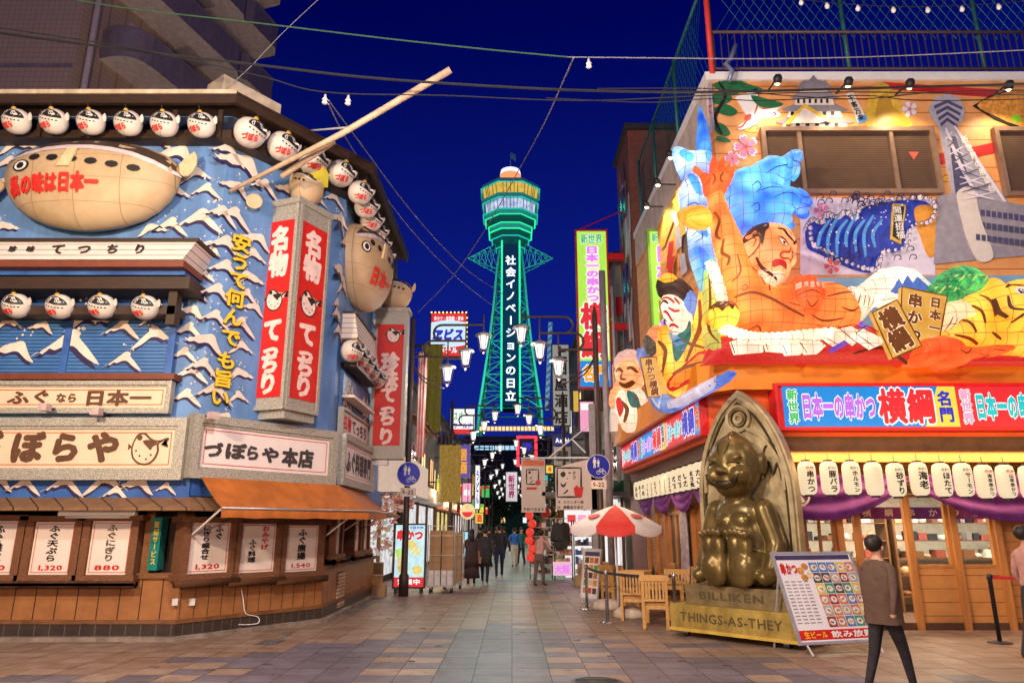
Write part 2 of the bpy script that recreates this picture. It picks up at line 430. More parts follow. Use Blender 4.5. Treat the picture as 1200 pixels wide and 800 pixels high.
mh.lathe([(.30, 0), (.30, .006), (.26, .006), (.26, .003), (.0, .003)], c, DARKM, 28, False)
for a in range(6): mh.box(c.x - .24, c.x + .24, c.y - .2 + a * .07, c.y - .18 + a * .07, .003, .008, DARKM)
tag(mh.build('manhole_cover'), 'round dark iron manhole cover in the pavement at the bottom of the photo', 'manhole cover')
for (a, b, c_, d) in ((297, 755, 331, 751), (325, 746, 340, 743)):
    p, q = gnd(a, b), gnd(c_, d); s = MB(); s.box(p.x, q.x, p.y, q.y + .12, 0, .005, DARKM)
    for k in range(7):
        xx = p.x + (q.x - p.x) * (k + .3) / 7; s.box(xx, xx + .02, p.y + .02, q.y + .1, .005, .012, STEEL)
    tag(s.build('drain_grate'), 'wider dark drain grate set in the paving before the corner restaurant' if a == 297 else 'narrower dark drain grate close to the kerb of the corner restaurant', 'drain grate')
# ================================================================ the blowfish restaurant on the left corner
C0, C1, C2, C3 = (-10.5, 11.9), (-5.3, 11.9), (-3.6, 14.17), (-3.6, 19.3)
LF, LC, LS = Frame(C0, C1), Frame(C1, C2), Frame(C2, C3)
HT = 9.3
BLUE = M('painted_blue_board', (.085, .20, .46), .5, scale=1.1, col2=(.16, .32, .62), dirt=.2, bump=.05)
DBLUE = M('painted_deep_blue', (.02, .075, .30), .5, scale=1.5, col2=(.05, .16, .46), dirt=.1)
NAVY = M('navy_shadow_paint', (.025, .016, .075), .6, var=.2)
CREAM = M('cream_wave_paint', (.76, .66, .57), .55, var=.08, scale=2, dirt=.12)
BROWN = M('dark_brown_board', (.038, .020, .011), .55, var=.3, scale=4, stretch=(1, 1, 8))
PLANK = lines_mat('storefront_planks', (.26, .105, .032), (.02, .008, .004), 3.0, 'XY', .05, col2=(.38, .165, .055), nscale=3, rough=.5)
TILE = lines_mat('dark_wall_tile', (.035, .026, .022), (.12, .1, .085), 4.2, 'XY', .06, rough=.3, col2=(.06, .045, .035))
CONC = M('worn_concrete', (.27, .22, .19), .8, var=.3, scale=3, bump=.3, dirt=.3)
SILVER = M('speckled_silver_frame', (.16, .15, .12), .45, .25, scale=60, col2=(.62, .60, .52), bump=.5)
SILVER.node_tree.nodes['Noise Texture'].inputs['Detail'].default_value = 2
bld = thing('blowfish_restaurant', 'blue corner restaurant painted with cream wave crests above a dark wooden storefront', 'building', (-7, 14, 0))
b = MB()
ring = [C0, C1, C2, C3, (-10.5, 19.3)]
def slab(mb, ring, z0, z1, mat):
    n = len(ring); mb.add([(x, y, z0) for x, y in ring] + [(x, y, z1) for x, y in ring], [tuple(range(n))[::-1], tuple(range(n, 2 * n))] + [(k, (k + 1) % n, n + (k + 1) % n, n + k) for k in range(n)], mat)
slab(b, ring, 2.2, HT, BLUE); b.build('wall', bld)
def off(ring_n, d):      # the front three sides pushed outward by d
    p = []
    for k, fr in enumerate((LF, LC, LS)):
        p.append((fr.o + fr.n * d, fr.o + fr.n * d + fr.u * fr.len))
    def X(a, b):
        (p1, p2), (p3, p4) = a, b; d1 = p2 - p1; d2 = p4 - p3; k = ((p3.x - p1.x) * d2.y - (p3.y - p1.y) * d2.x) / (d1.x * d2.y - d1.y * d2.x); q = p1 + d1 * k; return (q.x, q.y)
    return [(p[0][0].x, p[0][0].y), X(p[0], p[1]), X(p[1], p[2]), (p[2][1].x, p[2][1].y)]
def band(mb, d0, d1, z0, z1, mat, segs=(0, 1, 2)):
    a, c = off(0, d0), off(0, d1)
    for k in segs:
        mb.hexa([(*c[k], z0), (*c[k + 1], z0), (*a[k + 1], z0), (*a[k], z0), (*c[k], z1), (*c[k + 1], z1), (*a[k + 1], z1), (*a[k], z1)], mat)
# eaves: cream parapet edge, brown soffit and two rails holding the lanterns
ev = MB(); band(ev, -.3, .60, 9.33, 9.41, M('parapet_cream', (.62, .52, .38), .6, dirt=.25), (0,)); band(ev, -.3, .60, 9.33, 9.37, BROWN, (1, 2)); ev.build('parapet', bld)
ev = MB(); band(ev, .002, .58, 9.23, 9.328, BROWN); band(ev, .50, .585, 9.14, 9.227, BROWN); band(ev, .002, .30, 8.60, 8.76, BROWN)
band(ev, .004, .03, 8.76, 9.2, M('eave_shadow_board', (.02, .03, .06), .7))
for fr, us in ((LF, [1.0, 1.84, 2.66, 3.48, 4.3, 5.14]), (LC, [.05, .75, 1.42, 2.1, 2.78]), (LS, [1.0, 1.9, 2.8, 3.7, 4.6])):
    for u in us: ev.fbox(fr, u - .04, u + .04, 8.60, 9.14, .3, .36, BROWN)
ev.build('eaves', bld)
# wave crests painted on the boards: cream crest with a navy under-shadow
W1 = [(-.52, -.12), (-.28, .06), (-.08, .26), (.02, .36), (.10, .37), (.18, .30), (.16, .23), (.28, .08), (.40, -.08), (.52, -.26), (.33, -.15), (.20, -.03), (.10, .07), (-.04, .07), (-.17, .0), (-.25, .03), (-.34, -.07), (-.41, -.03)]
W2 = [(-.52, .04), (-.44, .02), (-.40, .08), (-.30, .10), (-.2, .19), (.0, .25), (.14, .30), (.24, .24), (.30, .08), (.42, -.16), (.50, -.28), (.34, -.22), (.22, -.10), (.12, .0), (0, .02), (-.16, -.04), (-.28, .0), (-.40, -.05)]
def wave(mb, fr, cx, cy, w, kind=1, flip=1, d=.006, hs=1.0):
    w *= 1.04; hs *= .86
    pts = W1 if kind == 1 else W2; pts = [(cx + x * w * flip, cy + y * w * hs) for x, y in pts]
    if flip < 0: pts = pts[::-1]
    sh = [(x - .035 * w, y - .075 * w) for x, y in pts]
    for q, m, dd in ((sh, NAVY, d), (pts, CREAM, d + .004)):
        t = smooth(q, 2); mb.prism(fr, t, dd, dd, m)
    for k in range(5):
        a = rw.uniform(-.15, .42) * w * flip; bb = rw.uniform(.30, .52) * w; r = rw.uniform(.012, .03) * w
        mb.prism(fr, [(cx + a + r * math.cos(t * .785), cy + bb + r * math.sin(t * .785)) for t in range(8)], d + .002, d + .002, CREAM)
rw = random.Random(11)
mu = MB()
def waves_px(fr, lst, d=.006, mb=None, hs=1.0):
    for (x, y, wpx, kind, fl) in lst:
        u, v = fr.P(x, y); u2, _ = fr.P(x + wpx / 2, y); wave(mb or mu, fr, u, v, abs(u2 - u) * 2, kind, fl, d, hs)
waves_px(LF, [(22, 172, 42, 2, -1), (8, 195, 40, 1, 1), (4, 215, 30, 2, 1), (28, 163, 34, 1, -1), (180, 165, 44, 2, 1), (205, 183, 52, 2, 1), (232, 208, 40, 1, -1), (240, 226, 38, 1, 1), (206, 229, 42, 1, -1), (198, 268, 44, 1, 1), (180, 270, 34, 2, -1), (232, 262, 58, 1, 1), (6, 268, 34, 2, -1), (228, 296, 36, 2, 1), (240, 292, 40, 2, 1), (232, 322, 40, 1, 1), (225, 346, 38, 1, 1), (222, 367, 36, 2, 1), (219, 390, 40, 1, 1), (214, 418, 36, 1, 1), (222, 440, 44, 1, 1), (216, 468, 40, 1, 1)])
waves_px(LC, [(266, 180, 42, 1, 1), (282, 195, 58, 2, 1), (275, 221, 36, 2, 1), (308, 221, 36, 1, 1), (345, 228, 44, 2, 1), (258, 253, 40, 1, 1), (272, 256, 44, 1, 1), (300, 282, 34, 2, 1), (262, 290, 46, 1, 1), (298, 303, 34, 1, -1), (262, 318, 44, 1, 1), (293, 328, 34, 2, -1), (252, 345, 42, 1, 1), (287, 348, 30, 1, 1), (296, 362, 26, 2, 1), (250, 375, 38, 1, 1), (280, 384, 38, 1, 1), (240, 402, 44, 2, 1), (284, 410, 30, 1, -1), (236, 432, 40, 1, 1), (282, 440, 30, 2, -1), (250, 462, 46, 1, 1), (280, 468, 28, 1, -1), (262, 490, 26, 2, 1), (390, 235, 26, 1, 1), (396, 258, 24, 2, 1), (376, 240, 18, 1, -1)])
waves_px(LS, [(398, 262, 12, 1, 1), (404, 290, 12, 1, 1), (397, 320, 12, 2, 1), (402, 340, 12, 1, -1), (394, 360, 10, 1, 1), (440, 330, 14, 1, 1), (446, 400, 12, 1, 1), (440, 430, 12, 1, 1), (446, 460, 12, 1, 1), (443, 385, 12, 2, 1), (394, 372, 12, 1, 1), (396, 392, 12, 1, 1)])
mu.build('wave_mural', bld)
# vertical yellow slogan, sheet-metal letters with a dark edge
tx = MB()
x0, y0, x1, y1 = 271, 274, 297, 297
cells = [(283, 286), (281.5, 308), (280, 329), (275.5, 350), (273, 372), (270.5, 396), (265.5, 423), (261.5, 444), (258, 466)]
YEL = M('yellow_letter_paint', (.85, .52, .03), .4, var=.08)
for (cx, cy), ch in zip(cells, '安うて何んでも旨い'):
    bx = LC.box(cx - 12, cy - 11, cx + 12, cy + 11, .05)
    tx.text(ch, LC, bx, BLACK, .045, bold=.055, fill=1.0); tx.text(ch, LC, (bx[0] - .008, bx[1] + .012, bx[2] - .008, bx[3] + .012), YEL, .06, bold=.035, thick=.02, fill=1.0)
tx.build('slogan_letters', bld)
# corrugated shutter with its own waves, deep blue painted strips
sh = MB(); CORR = lines_mat('corrugated_blue_steel', (.04, .135, .36), (.012, .03, .10), 16, 'Z', .22, col2=(.065, .19, .44), rough=.4, bump=.8, nscale=2)
sh.pbox(LF, -120, 362, 201, 437, .004, .10, CORR)
for x in (78, 201): sh.pbox(LF, x - 4, 362, x + 4, 437, .10, .13, DBLUE)
shm = MB(); waves_px(LF, [(82, 412, 76, 1, 1), (145, 390, 44, 1, 1), (186, 400, 52, 1, -1), (148, 427, 42, 1, 1), (15, 384, 40, 1, -1), (108, 378, 52, 2, -1), (20, 414, 50, 2, 1), (52, 386, 30, 2, 1), (186, 376, 34, 1, -1)], .104, shm)
s_o = sh.build('shutter', bld); shm.build('shutter_wave_paint', s_o)
sb = MB(); sb.pbox(LF, -140, 560, 222, 586, .004, .14, DBLUE); waves_px(LF, [(34, 572, 40, 1, 1), (80, 572, 48, 1, 1), (130, 570, 50, 1, -1), (165, 570, 40, 2, 1), (140, 580, 34, 1, 1), (198, 574, 26, 1, 1), (5, 568, 34, 2, 1)], .145, sb)
band(sb, .004, .13, 2.2, 2.62, DBLUE, (1, 2))
sb.pbox(LF, -150, 437, 204, 444, .004, .28, M('red_brown_rail', (.17, .045, .02), .5))
sb.build('painted_fascia', bld)
# canopy with the lettered roof board, beams and openings of the lower lantern row
cp = MB(); BD = lines_mat('white_board_roof', (.60, .54, .50), (.12, .08, .06), 9, 'Z', .10, rough=.6, col2=(.7, .63, .58))
u0, v0, u1, v1 = LF.box(-150, 281, 222, 304, .8)
W = LF.W
cp.add([W(u0, v0, .8), W(u1 - .1, v0, .8), W(u1 + .05, v1, .70), W(u0, v1, .70)], [(0, 1, 2, 3)], BD)
cp.add([W(u1 - .1, v0, .8), W(u1 - .1, v0, 0), W(u1 + .05, v1, 0), W(u1 + .05, v1, .70)], [(0, 1, 2, 3)], BD)
cp.fbox(LF, u0, u1 + .1, v1, v1 + .06, 0, .74, BROWN); cp.fbox(LF, u0, u1 - .08, v0 - .12, v0 - .002, 0, .78, M('red_brown_rail', (1, 1, 1)))
cp.build('canopy', bld)
tb = MB(); tf = TFrame(W(u0, v0, .81), LF.u, W(u0, v1, .71) - W(u0, v0, .81))
for ch, x, s in (('珍', 15, 10), ('味', 36, 10), ('て', 68, 17), ('つ', 99, 17), ('ち', 132, 16), ('り', 164, 16)):
    a = tf.P(x - s / 2, 292); e = tf.P(x + s / 2, 292); hh = (e[0] - a[0]) * .95; L = (W(u0, v1, .71) - W(u0, v0, .81)).length
    tb.text(ch, tf, (a[0], tf.P(x, 292)[1] - hh / 2, e[0], tf.P(x, 292)[1] + hh / 2), M('sign_black_ink', (.03, .022, .018), .6), .006, bold=.05)
tb.build('canopy_lettering', bld)
cb = MB(); cb.pbox(LF, -150, 310, 217, 322, .004, .60, DBLUE)
waves_px(LF, [(5, 318, 30, 1, 1), (24, 320, 34, 1, 1), (70, 318, 36, 1, -1), (97, 316, 42, 1, 1), (132, 321, 26, 2, 1), (180, 320, 30, 1, 1)], .602, cb, .55)
cb.pbox(LF, -150, 324, 222, 338, .004, .62, BROWN); cb.pbox(LF, -150, 358, 205, 368, .11, .5, BROWN); cb.pbox(LF, 196, 338, 206, 380, .3, .5, BROWN)
cb.pbox(LF, -150, 338, 200, 358, .004, .02, DBLUE)
cb.build('lantern_rail', bld)
# same canopy on the street side
cs = MB()
us0, us1 = .25, 2.5
za, zb = 6.1, 5.55
cs.add([LS.W(us0, zb, .36), LS.W(us1, zb, .36), LS.W(us1, za, .26), LS.W(us0, za, .26)], [(0, 1, 2, 3)], BD); cs.add([LS.W(us0, zb, .36), LS.W(us0, za, .26), LS.W(us0, za, 0), LS.W(us0, zb, 0)], [(0, 1, 2, 3)], BD)
cs.fbox(LS, us0, us1, za, za + .06, 0, .30, BROWN); cs.fbox(LS, us0, us1, zb - .14, zb - .002, 0, .35, BROWN); cs.fbox(LS, us0, us1, 4.95, 5.05, .1, .36, BROWN); cs.fbox(LS, us0, us1, zb - .5, zb - .15, .0, .2, DBLUE)
cs.fbox(LS, us0, us1, 4.3, 4.36, .1, .34, CREAM)
cs.build('canopy', bld)
sh = MB(); sh.fbox(LS, .35, 3.2, 3.75, 4.9, .004, .08, CORR)
for k in range(16): wave(sh, LS, rw.uniform(.5, 3.0), rw.uniform(3.95, 4.75), rw.uniform(.35, .55), 1, rw.choice((1, -1)), .084)
sh.build('shutter', bld)
# wooden storefront: shingle roof strip, plank dado, tiles, kerb
sf = MB()
SHING = lines_mat('wood_shingles', (.17, .085, .04), (.03, .014, .008), 2.6, 'XY', .07, col2=(.25, .14, .07), rough=.7)
a, c = off(0, .1), off(0, .60)
for k, zz in ((0, 0), (1, 0), (2, 0)):
    sf.add([(*c[k], 2.0), (*c[k + 1], 2.0), (*a[k + 1], 2.19), (*a[k], 2.19), (*c[k], 1.96), (*c[k + 1], 1.96), (*a[k + 1], 1.96), (*a[k], 1.96)], [(0, 1, 2, 3), (4, 5, 1, 0), (4, 7, 6, 5)], SHING)
sf.build('shingle_roof', bld)
st = MB(); slab(st, [(-10.5, 12.2), (-5.45, 12.2), (-3.9, 14.27), (-3.9, 19.3), (-10.5, 19.3)], 0, 2.19, M('storefront_dark', (.028, .014, .008), .6))
band(st, -.28, 0.0, .28, .92, PLANK); band(st, -.28, .05, .92, 1.0, WOOD); band(st, -.28, .045, .24, .30, WOOD)
for fr, us in ((LF, [5.1, 4.6]), (LC, [.08, 2.72]), (LS, [.1, 1.0])):
    for u in us: st.fbox(fr, u - .07, u + .07, 1.0, 1.955, -.25, -.02, WOOD)
st.build('storefront', bld)
st = MB(); band(st, -.3, .03, .05, .238, TILE); st.build('tile_skirting', bld)
st = MB(); band(st, -.3, .16, -.02, .06, CONC); st.build('kerb', bld)
st = MB(); st.fbox(LS, 1.15, 1.75, .12, .8, -.02, .04, lines_mat('louvre', (.5, .36, .24), (.1, .05, .02), 14, 'Z', .25)); st.build('louvre_vent', bld)
for x in (206, 226):
    o = MB(); o.pbox(LC, x - 2.5, 701, x + 2.5, 709, 0, .05, WHITE); o.build('outlet_box', bld)
st = MB(); p = [LC.W(LC.P(x, y)[0], LC.P(x, y)[1], .05) for x, y in ((281, 690), (283, 702), (286, 718), (300, 722), (301, 729), (290, 731), (278, 731))]; st.tube(smooth([tuple(q) for q in p], 3, False), .008, WHITE, 5); st.build('loose_cable', bld)
# ---- sign boxes of the restaurant
SIGNC = M('sign_warm_cream', (.80, .60, .42), .5, var=.05, scale=1, dirt=.06); SIGNW = M('sign_white', (.80, .72, .70), .5, var=.04, scale=1, dirt=.05)
INK = M('sign_brown_ink', (.11, .05, .022), .6); INKB = M('sign_grey_ink', (.05, .042, .045), .6); REDP = M('sign_red', (.60, .015, .012), .45, var=.08, dirt=.06); REDL = M('thin_red_line', (.6, .07, .04), .5)
def signbox(name, label, fr, px, d0, d1, face, frame_w=.1, red_line=True, group=None):
    u0, v0, u1, v1 = px if isinstance(px[0], float) else fr.box(*px, d1)
    t = thing(name, label, 'sign', fr.W((u0 + u1) / 2, v0, (d0 + d1) / 2), group)
    m = MB(); m.fbox(fr, u0 + .01, u1 - .01, v0 + .01, v1 - .01, d0, d1 - .03, face); m.build('panel', t)
    m = MB(); m.frame(fr, u0, u1, v0, v1, frame_w, d0 + .002, d1 + .02, SILVER); m.frame(fr, u0 + frame_w, u1 - frame_w, v0 + frame_w, v1 - frame_w, frame_w * .35, d0 + .004, d1 - .005, SILVER); m.build('sign_frame', t)
    if red_line:
        q = frame_w * 1.35 + .05; m = MB(); e = d1 - .026
        for a in ((u0 + q, u1 - q, v0 + q, v0 + q + .012), (u0 + q, u1 - q, v1 - q - .012, v1 - q), (u0 + q, u0 + q + .012, v0 + q, v1 - q), (u1 - q - .012, u1 - q, v0 + q, v1 - q)): m.fbox(fr, *a, e, e + .003, REDL)
        m.build('red_border', t)
    return t, (u0, v0, u1, v1)
def fish_icon(mb, fr, cx, cy, s, ink, body=None, d=.0):
    """little line drawing of a blowfish, s = width in metres"""
    P = lambda l: [(cx + x * s, cy + y * s) for x, y in l]
    circ = [(-.34, .12), (-.36, -.05), (-.30, -.25), (-.15, -.38), (.05, -.40), (.2, -.30), (.28, -.1), (.26, .08), (.34, .16), (.5, .22), (.46, .12), (.5, .02), (.34, .08)]
    top = [(-.34, .12), (-.25, .30), (-.1, .34), (.05, .22), (.18, .16), (.34, .16)]
    if body: mb.prism(fr, smooth(P([(-.36, .05), (-.34, -.15), (-.2, -.36), (.05, -.40), (.22, -.28), (.28, -.08), (.36, .06), (.52, -.02), (.46, .12), (.52, .24), (.34, .18), (.05, .24), (-.1, .34), (-.26, .30)]), 2), d, d, body)
    for q in (circ, top): mb.prism(fr, stroke(P(q), s * .05), d + .002, d + .002, ink)
    mb.prism(fr, smooth(P([(-.12, .16), (0, .02), (.1, -.06), (.14, .02), (.26, .1), (.1, .18)]), 2), d + .003, d + .003, ink)
    for x, y, r in ((-.2, .24, .07), (-.15, -.2, .025), (.02, -.28, .025), (.12, -.18, .025), (-.25, -.08, .025)):
        mb.prism(fr, P([(x + r * math.cos(k * .785), y + r * math.sin(k * .785)) for k in range(8)]), d + .003, d + .003, ink)
    mb.prism(fr, P([(-.36, .02), (-.46, .1), (-.45, -.06)]), d + .003, d + .003, ink)
def lettering(t, fr, lst, ink, d, bold=.045, vertical=False, name='lettering', shear=.0):
    m = MB()
    for txt, x0, y0, x1, y1 in lst: m.text(txt, fr, fr.box(x0, y0, x1, y1, d), ink, d, vertical, bold, shear=shear)
    return m.build(name, t)
t, bx = signbox('shop_sign', 'long warm lit sign reading ふぐなら日本一 in brown, above the widest framed sign', LF, (-130, 446, 200, 484), .1, .22, SIGNC, .07)
lettering(t, LF, [('ふ', 8, 457, 35, 474), ('ぐ', 36, 456, 60, 473), ('なら', 65, 460, 91, 472), ('日本一', 98, 456, 178, 476)], INK, .197)
t, bx = signbox('shop_sign', 'large cream sign with thick brown brush lettering and a blowfish drawing', LF, (-130, 489, 216, 562), .1, .3, SIGNC, .14)
lettering(t, LF, [('づ', -36, 503, 3, 543), ('ぼ', 12, 504, 52, 543), ('ら', 57, 505, 96, 543), ('や', 101, 504, 141, 543)], INK, .277, .06)
m = MB(); u, v = LF.P(172, 524, .277); fish_icon(m, LF, u, v, LF.P(196, 524, .277)[0] - LF.P(148, 524, .277)[0], INK, None, .277); m.build('fish_emblem', t)
t, bx = signbox('shop_sign', 'white framed sign with dark brush lettering on the cut corner above the orange awning', LC, (float(-.2), 2.48, 2.80, 3.53), .02, .24, SIGNW, .14)
lettering(t, LC, [('づ', 238, 517, 262, 537), ('ぼ', 263, 518, 289, 539), ('ら', 287, 521, 305, 540), ('や', 306, 523, 328, 543), ('本店', 330, 525, 368, 548)], INKB, .217, .055)
t, bx = signbox('shop_sign', 'framed white sign reading ふぐ料理専門 on the side facing the street', LS, (float(.12), 2.52, 3.3, 3.55), .02, .24, SIGNW, .12)
m = MB(); m.text('ふぐ料理専門', LS, (.45, 2.78, 3.0, 3.28), INKB, .217, bold=.05); m.build('lettering', t)
t, bx = signbox('shop_sign', 'small white sign with red 名物 before black てっちり, under the side shutter', LS, (float(.3), 3.58, 3.2, 4.12), .02, .12, SIGNW, .05, False)
m = MB(); m.text('名物', LS, (.5, 3.68, 1.25, 4.02), REDP, .097, bold=.05); m.text('てっちり', LS, (1.3, 3.68, 2.9, 4.02), INKB, .097, bold=.045); m.build('lettering', t)
# two-faced red tower sign
A, B_, Cc = (-4.80, 12.80), (-4.08, 12.55), (-3.70, 13.35)
FA, FB = Frame(A, B_), Frame(B_, Cc)
t = thing('tower_sign', 'tall two-faced red 名物てっちり sign with speckled frame standing out from the corner', 'sign', (-4.2, 13.0, 3.7))
z0, z1 = 3.72, 7.86
m = MB(); slab(m, [A, B_, Cc, (-4.42, 13.55)], z0 + .06, z1 - .06, SILVER); m.build('casing', t)
m = MB(); slab(m, [(A[0] - .05, A[1] - .02), (B_[0], B_[1] - .07), (Cc[0] + .06, Cc[1]), (-4.42, 13.6)], z1 - .1, z1 + .02, SILVER); m.build('cap', t); m = MB(); slab(m, [(A[0] + .1, A[1] + .05), (B_[0], B_[1] + .05), (Cc[0] - .05, Cc[1]), (-4.42, 13.5)], z0 - .12, z0 + .05, SILVER); m.build('base_trim', t)
for fr in (FA, FB):
    m = MB(); m.fbox(fr, .07, fr.len - .07, z0 + .26, z1 - .42, -.01, .012, REDP); pn = m.build('red_face', t)
    m = MB(); m.frame(fr, 0.004, fr.len - .004, z0 + .03, z1 - .04, .07, .012, .035, SILVER); m.build('sign_frame', t)
    m = MB(); c = fr.len / 2; hw = fr.len * .29
    for ch, zc, hh in (('名', 7.07, .29), ('物', 6.55, .29), ('て', 5.25, .27), ('っ', 4.85, .2), ('ち', 4.62, .24), ('り', 4.24, .24)):
        m.text(ch, fr, (c - hw, zc - hh + .02, c + hw, zc + hh - .02), M('pale_pink_letters', (.82, .62, .56), .5), .016, bold=.06)
    fish_icon(m, fr, c, 5.85, fr.len * .72, BLACK, M('pale_pink_letters', (1, 1, 1)), .015); m.build('lettering', t)
# second red sign farther along the side wall
t = thing('hanging_sign', 'narrower red 珍味てっちり sign hanging out over the street beside the pole', 'sign', (-3.05, 17.3, 3.4))
F2 = Frame((-3.46, 17.2), (-2.64, 17.2))
m = MB(); m.box(-3.46, -2.64, 17.2, 17.6, 3.30, 7.0, SILVER); m.build('casing', t)
m = MB(); m.fbox(F2, .08, .74, 3.62, 6.66, 0, .012, REDP); m.build('red_face', t)
m = MB()
for ch, y, h in (('珍', 424, 20), ('味', 444, 20), ('て', 462, 17), ('っ', 479, 14), ('ち', 489, 17), ('り', 511, 18)):
    xx = 458.5 - (y - 400) * .055; m.text(ch, F2, F2.box(xx - 11, y - h / 2 - 2, xx + 11, y + h / 2 + 2, .016), M('pale_pink_letters', (1, 1, 1)), .016, bold=.055)
u, v = F2.P(462, 392, .016); fish_icon(m, F2, u, v, .5, BLACK, M('pale_pink_letters', (1, 1, 1)), .015); m.build('lettering', t)
m = MB(); m.box(-3.5, -2.6, 17.16, 17.64, 7.0, 7.1, SILVER); m.build('cap', t); m = MB(); m.box(-3.59, -3.0, 17.3, 17.4, 3.16, 3.29, STEEL); m.build('bracket', t)
# ---- blowfish lanterns
FISHW = M('lantern_white', (.66, .60, .54), .45, var=.06, scale=4, dirt=.05); GOLDN = M('lantern_gold', (.55, .33, .03), .4)
FISHB = lines_mat('aged_paper_cream', (.43, .30, .16), (.27, .17, .08), 2.4, 'Z', .016, axis2='X', scale2=1.3, col2=(.56, .42, .26), warp=.07, nscale=1.6, bump=.3, rough=.5)
def fish(name, label, c, r, n, s, group=None, white=True, txt='', txtbig=None, parts=True):
    """a round blowfish lantern, r = half sizes (across the face, depth, height), n = horizontal facing direction"""
    n = Vector((n[0], n[1], 0)).normalized(); fr = TFrame(Vector(c), (-n.y, n.x, 0), (0, 0, 1)); t = thing(name, label, 'lantern', Vector(c) - Vector((0, 0, r[2])), group)
    rot = Matrix((fr.u, fr.n, fr.t)).transposed(); body = FISHW if white else FISHB
    m = MB(); vs = []; NN, MM = 18, 12
    hull = lambda q: math.sqrt(max(0, 1 - abs((q - .3) / (.75 if q > .3 else 1.3)) ** 2.2))
    for i in range(MM + 1):
        a = math.pi * i / MM; sz = -math.cos(a); rr = hull(sz) if not white else math.sin(a) ** .9
        for k in range(NN):
            q = 2 * math.pi * k / NN; vs.append(Vector(c) + rot @ Vector((r[0] * rr * math.cos(q), r[1] * rr * math.sin(q), r[2] * (sz if sz < 0 else sz * .92))))
    m.add(vs, [(i * NN + k, i * NN + (k + 1) % NN, (i + 1) * NN + (k + 1) % NN, (i + 1) * NN + k) for i in range(MM) for k in range(NN)], body, True); bo = m.build('body', t)
    def hf(p):
        x, y = p[0] / r[0], p[1] / r[2]; y = y if y < 0 else y / .92; y = max(-1, min(1, y)); a = math.sqrt(max(0, 1 - y * y))
        rr = a ** .9 if white else hull(y)
        q = max(0, 1 - (x / max(rr, .01)) ** 2); return r[1] * rr * math.sqrt(q)
    def hp(p): return hf(p) + .012 * s
    el = lambda cx, cy, a, b_, k=12: [(cx + a * math.cos(2 * math.pi * i / k), cy + b_ * math.sin(2 * math.pi * i / k)) for i in range(k)]
    X, Y = r[0], r[2]
    # dark back cap
    m = MB()
    m.decal(fr, smooth([(-.60 * X, .52 * Y), (-.2 * X, .46 * Y), (.2 * X, .34 * Y), (.55 * X, .28 * Y), (.86 * X, .22 * Y), (.74 * X, .52 * Y), (.45 * X, .76 * Y), (0, .90 * Y), (-.42 * X, .78 * Y)] if white else [(-.85 * X, .46 * Y), (-.4 * X, .64 * Y), (.1 * X, .66 * Y), (.55 * X, .54 * Y), (.98 * X, .26 * Y), (.85 * X, .56 * Y), (.4 * X, .82 * Y), (-.1 * X, .88 * Y), (-.5 * X, .80 * Y)], 2), hf, BLACK if white else M('dark_brown_back', (.05, .03, .02), .6), .014 * s)
    if not white: m.decal(fr, smooth([(-.82 * X, .40 * Y), (-.4 * X, .52 * Y), (.1 * X, .54 * Y), (.55 * X, .42 * Y), (.96 * X, .18 * Y), (.98 * X, .25 * Y), (.55 * X, .53 * Y), (.1 * X, .65 * Y), (-.4 * X, .63 * Y), (-.84 * X, .46 * Y)], 2), hf, M('pale_lilac_band', (.62, .54, .56), .5), .012)
    for k in range(6):
        x = (-.5 + .22 * k) * X; y = ((.30 if white else .38) - .045 * k) * Y; m.decal(fr, el(x, y, .07 * X, (.05 if white else .075) * Y, 8), hf, BLACK, .014 * s)
    m.build('back_pattern', t)
    m = MB(); ey = [(-.66 * X, .22 * Y)] if not white else [(.22 * X, .62 * Y), (-.36 * X, .62 * Y)]
    for ex, ey_ in ey:
        m.decal(fr, el(ex, ey_, .11 * X, .13 * Y), hf, BLACK, .016 * s); m.decal(fr, el(ex, ey_, .085 * X, .10 * Y), hf, WHITE, .02 * s); m.decal(fr, el(ex, ey_, .05 * X, .07 * Y), hf, BLACK, .024 * s)
    m.build('eye', t)
    if white:
        m = MB(); m.decal(fr, stroke([(.35 * X, .40 * Y), (.15 * X, -.1 * Y), (-.08 * X, -.6 * Y), (-.16 * X, -.9 * Y)], .03 * X), hf, M('seam_grey', (.45, .40, .36), .6), .014 * s); m.build('seam', t)
    if txt:
        m = MB(); m.text(txt, fr, txtbig or (-.74 * X, -.50 * Y, .22 * X, .02 * Y), M('lantern_red_ink', (.70, .03, .02), .5), .02 * s, bold=.06, hf=hf, rot=.25 if white else 0); m.build('lettering', t)
    # tail and fin
    m = MB(); fin = FISHW if white else M('fin_cream', (.62, .48, .28), .5)
    tp = [(.88 * X, .30 * Y), (1.12 * X, .62 * Y), (1.20 * X, .40 * Y), (1.14 * X, .12 * Y), (1.02 * X, .02 * Y)] if white else [(.96 * X, .50 * Y), (1.12 * X, .80 * Y), (1.16 * X, .50 * Y), (1.08 * X, .24 * Y), (.98 * X, .28 * Y)]
    m.prism(fr, smooth(tp, 2), -.02 * s, .02 * s, fin); m.build('tail', t)
    m = MB(); q = r[1] * .98
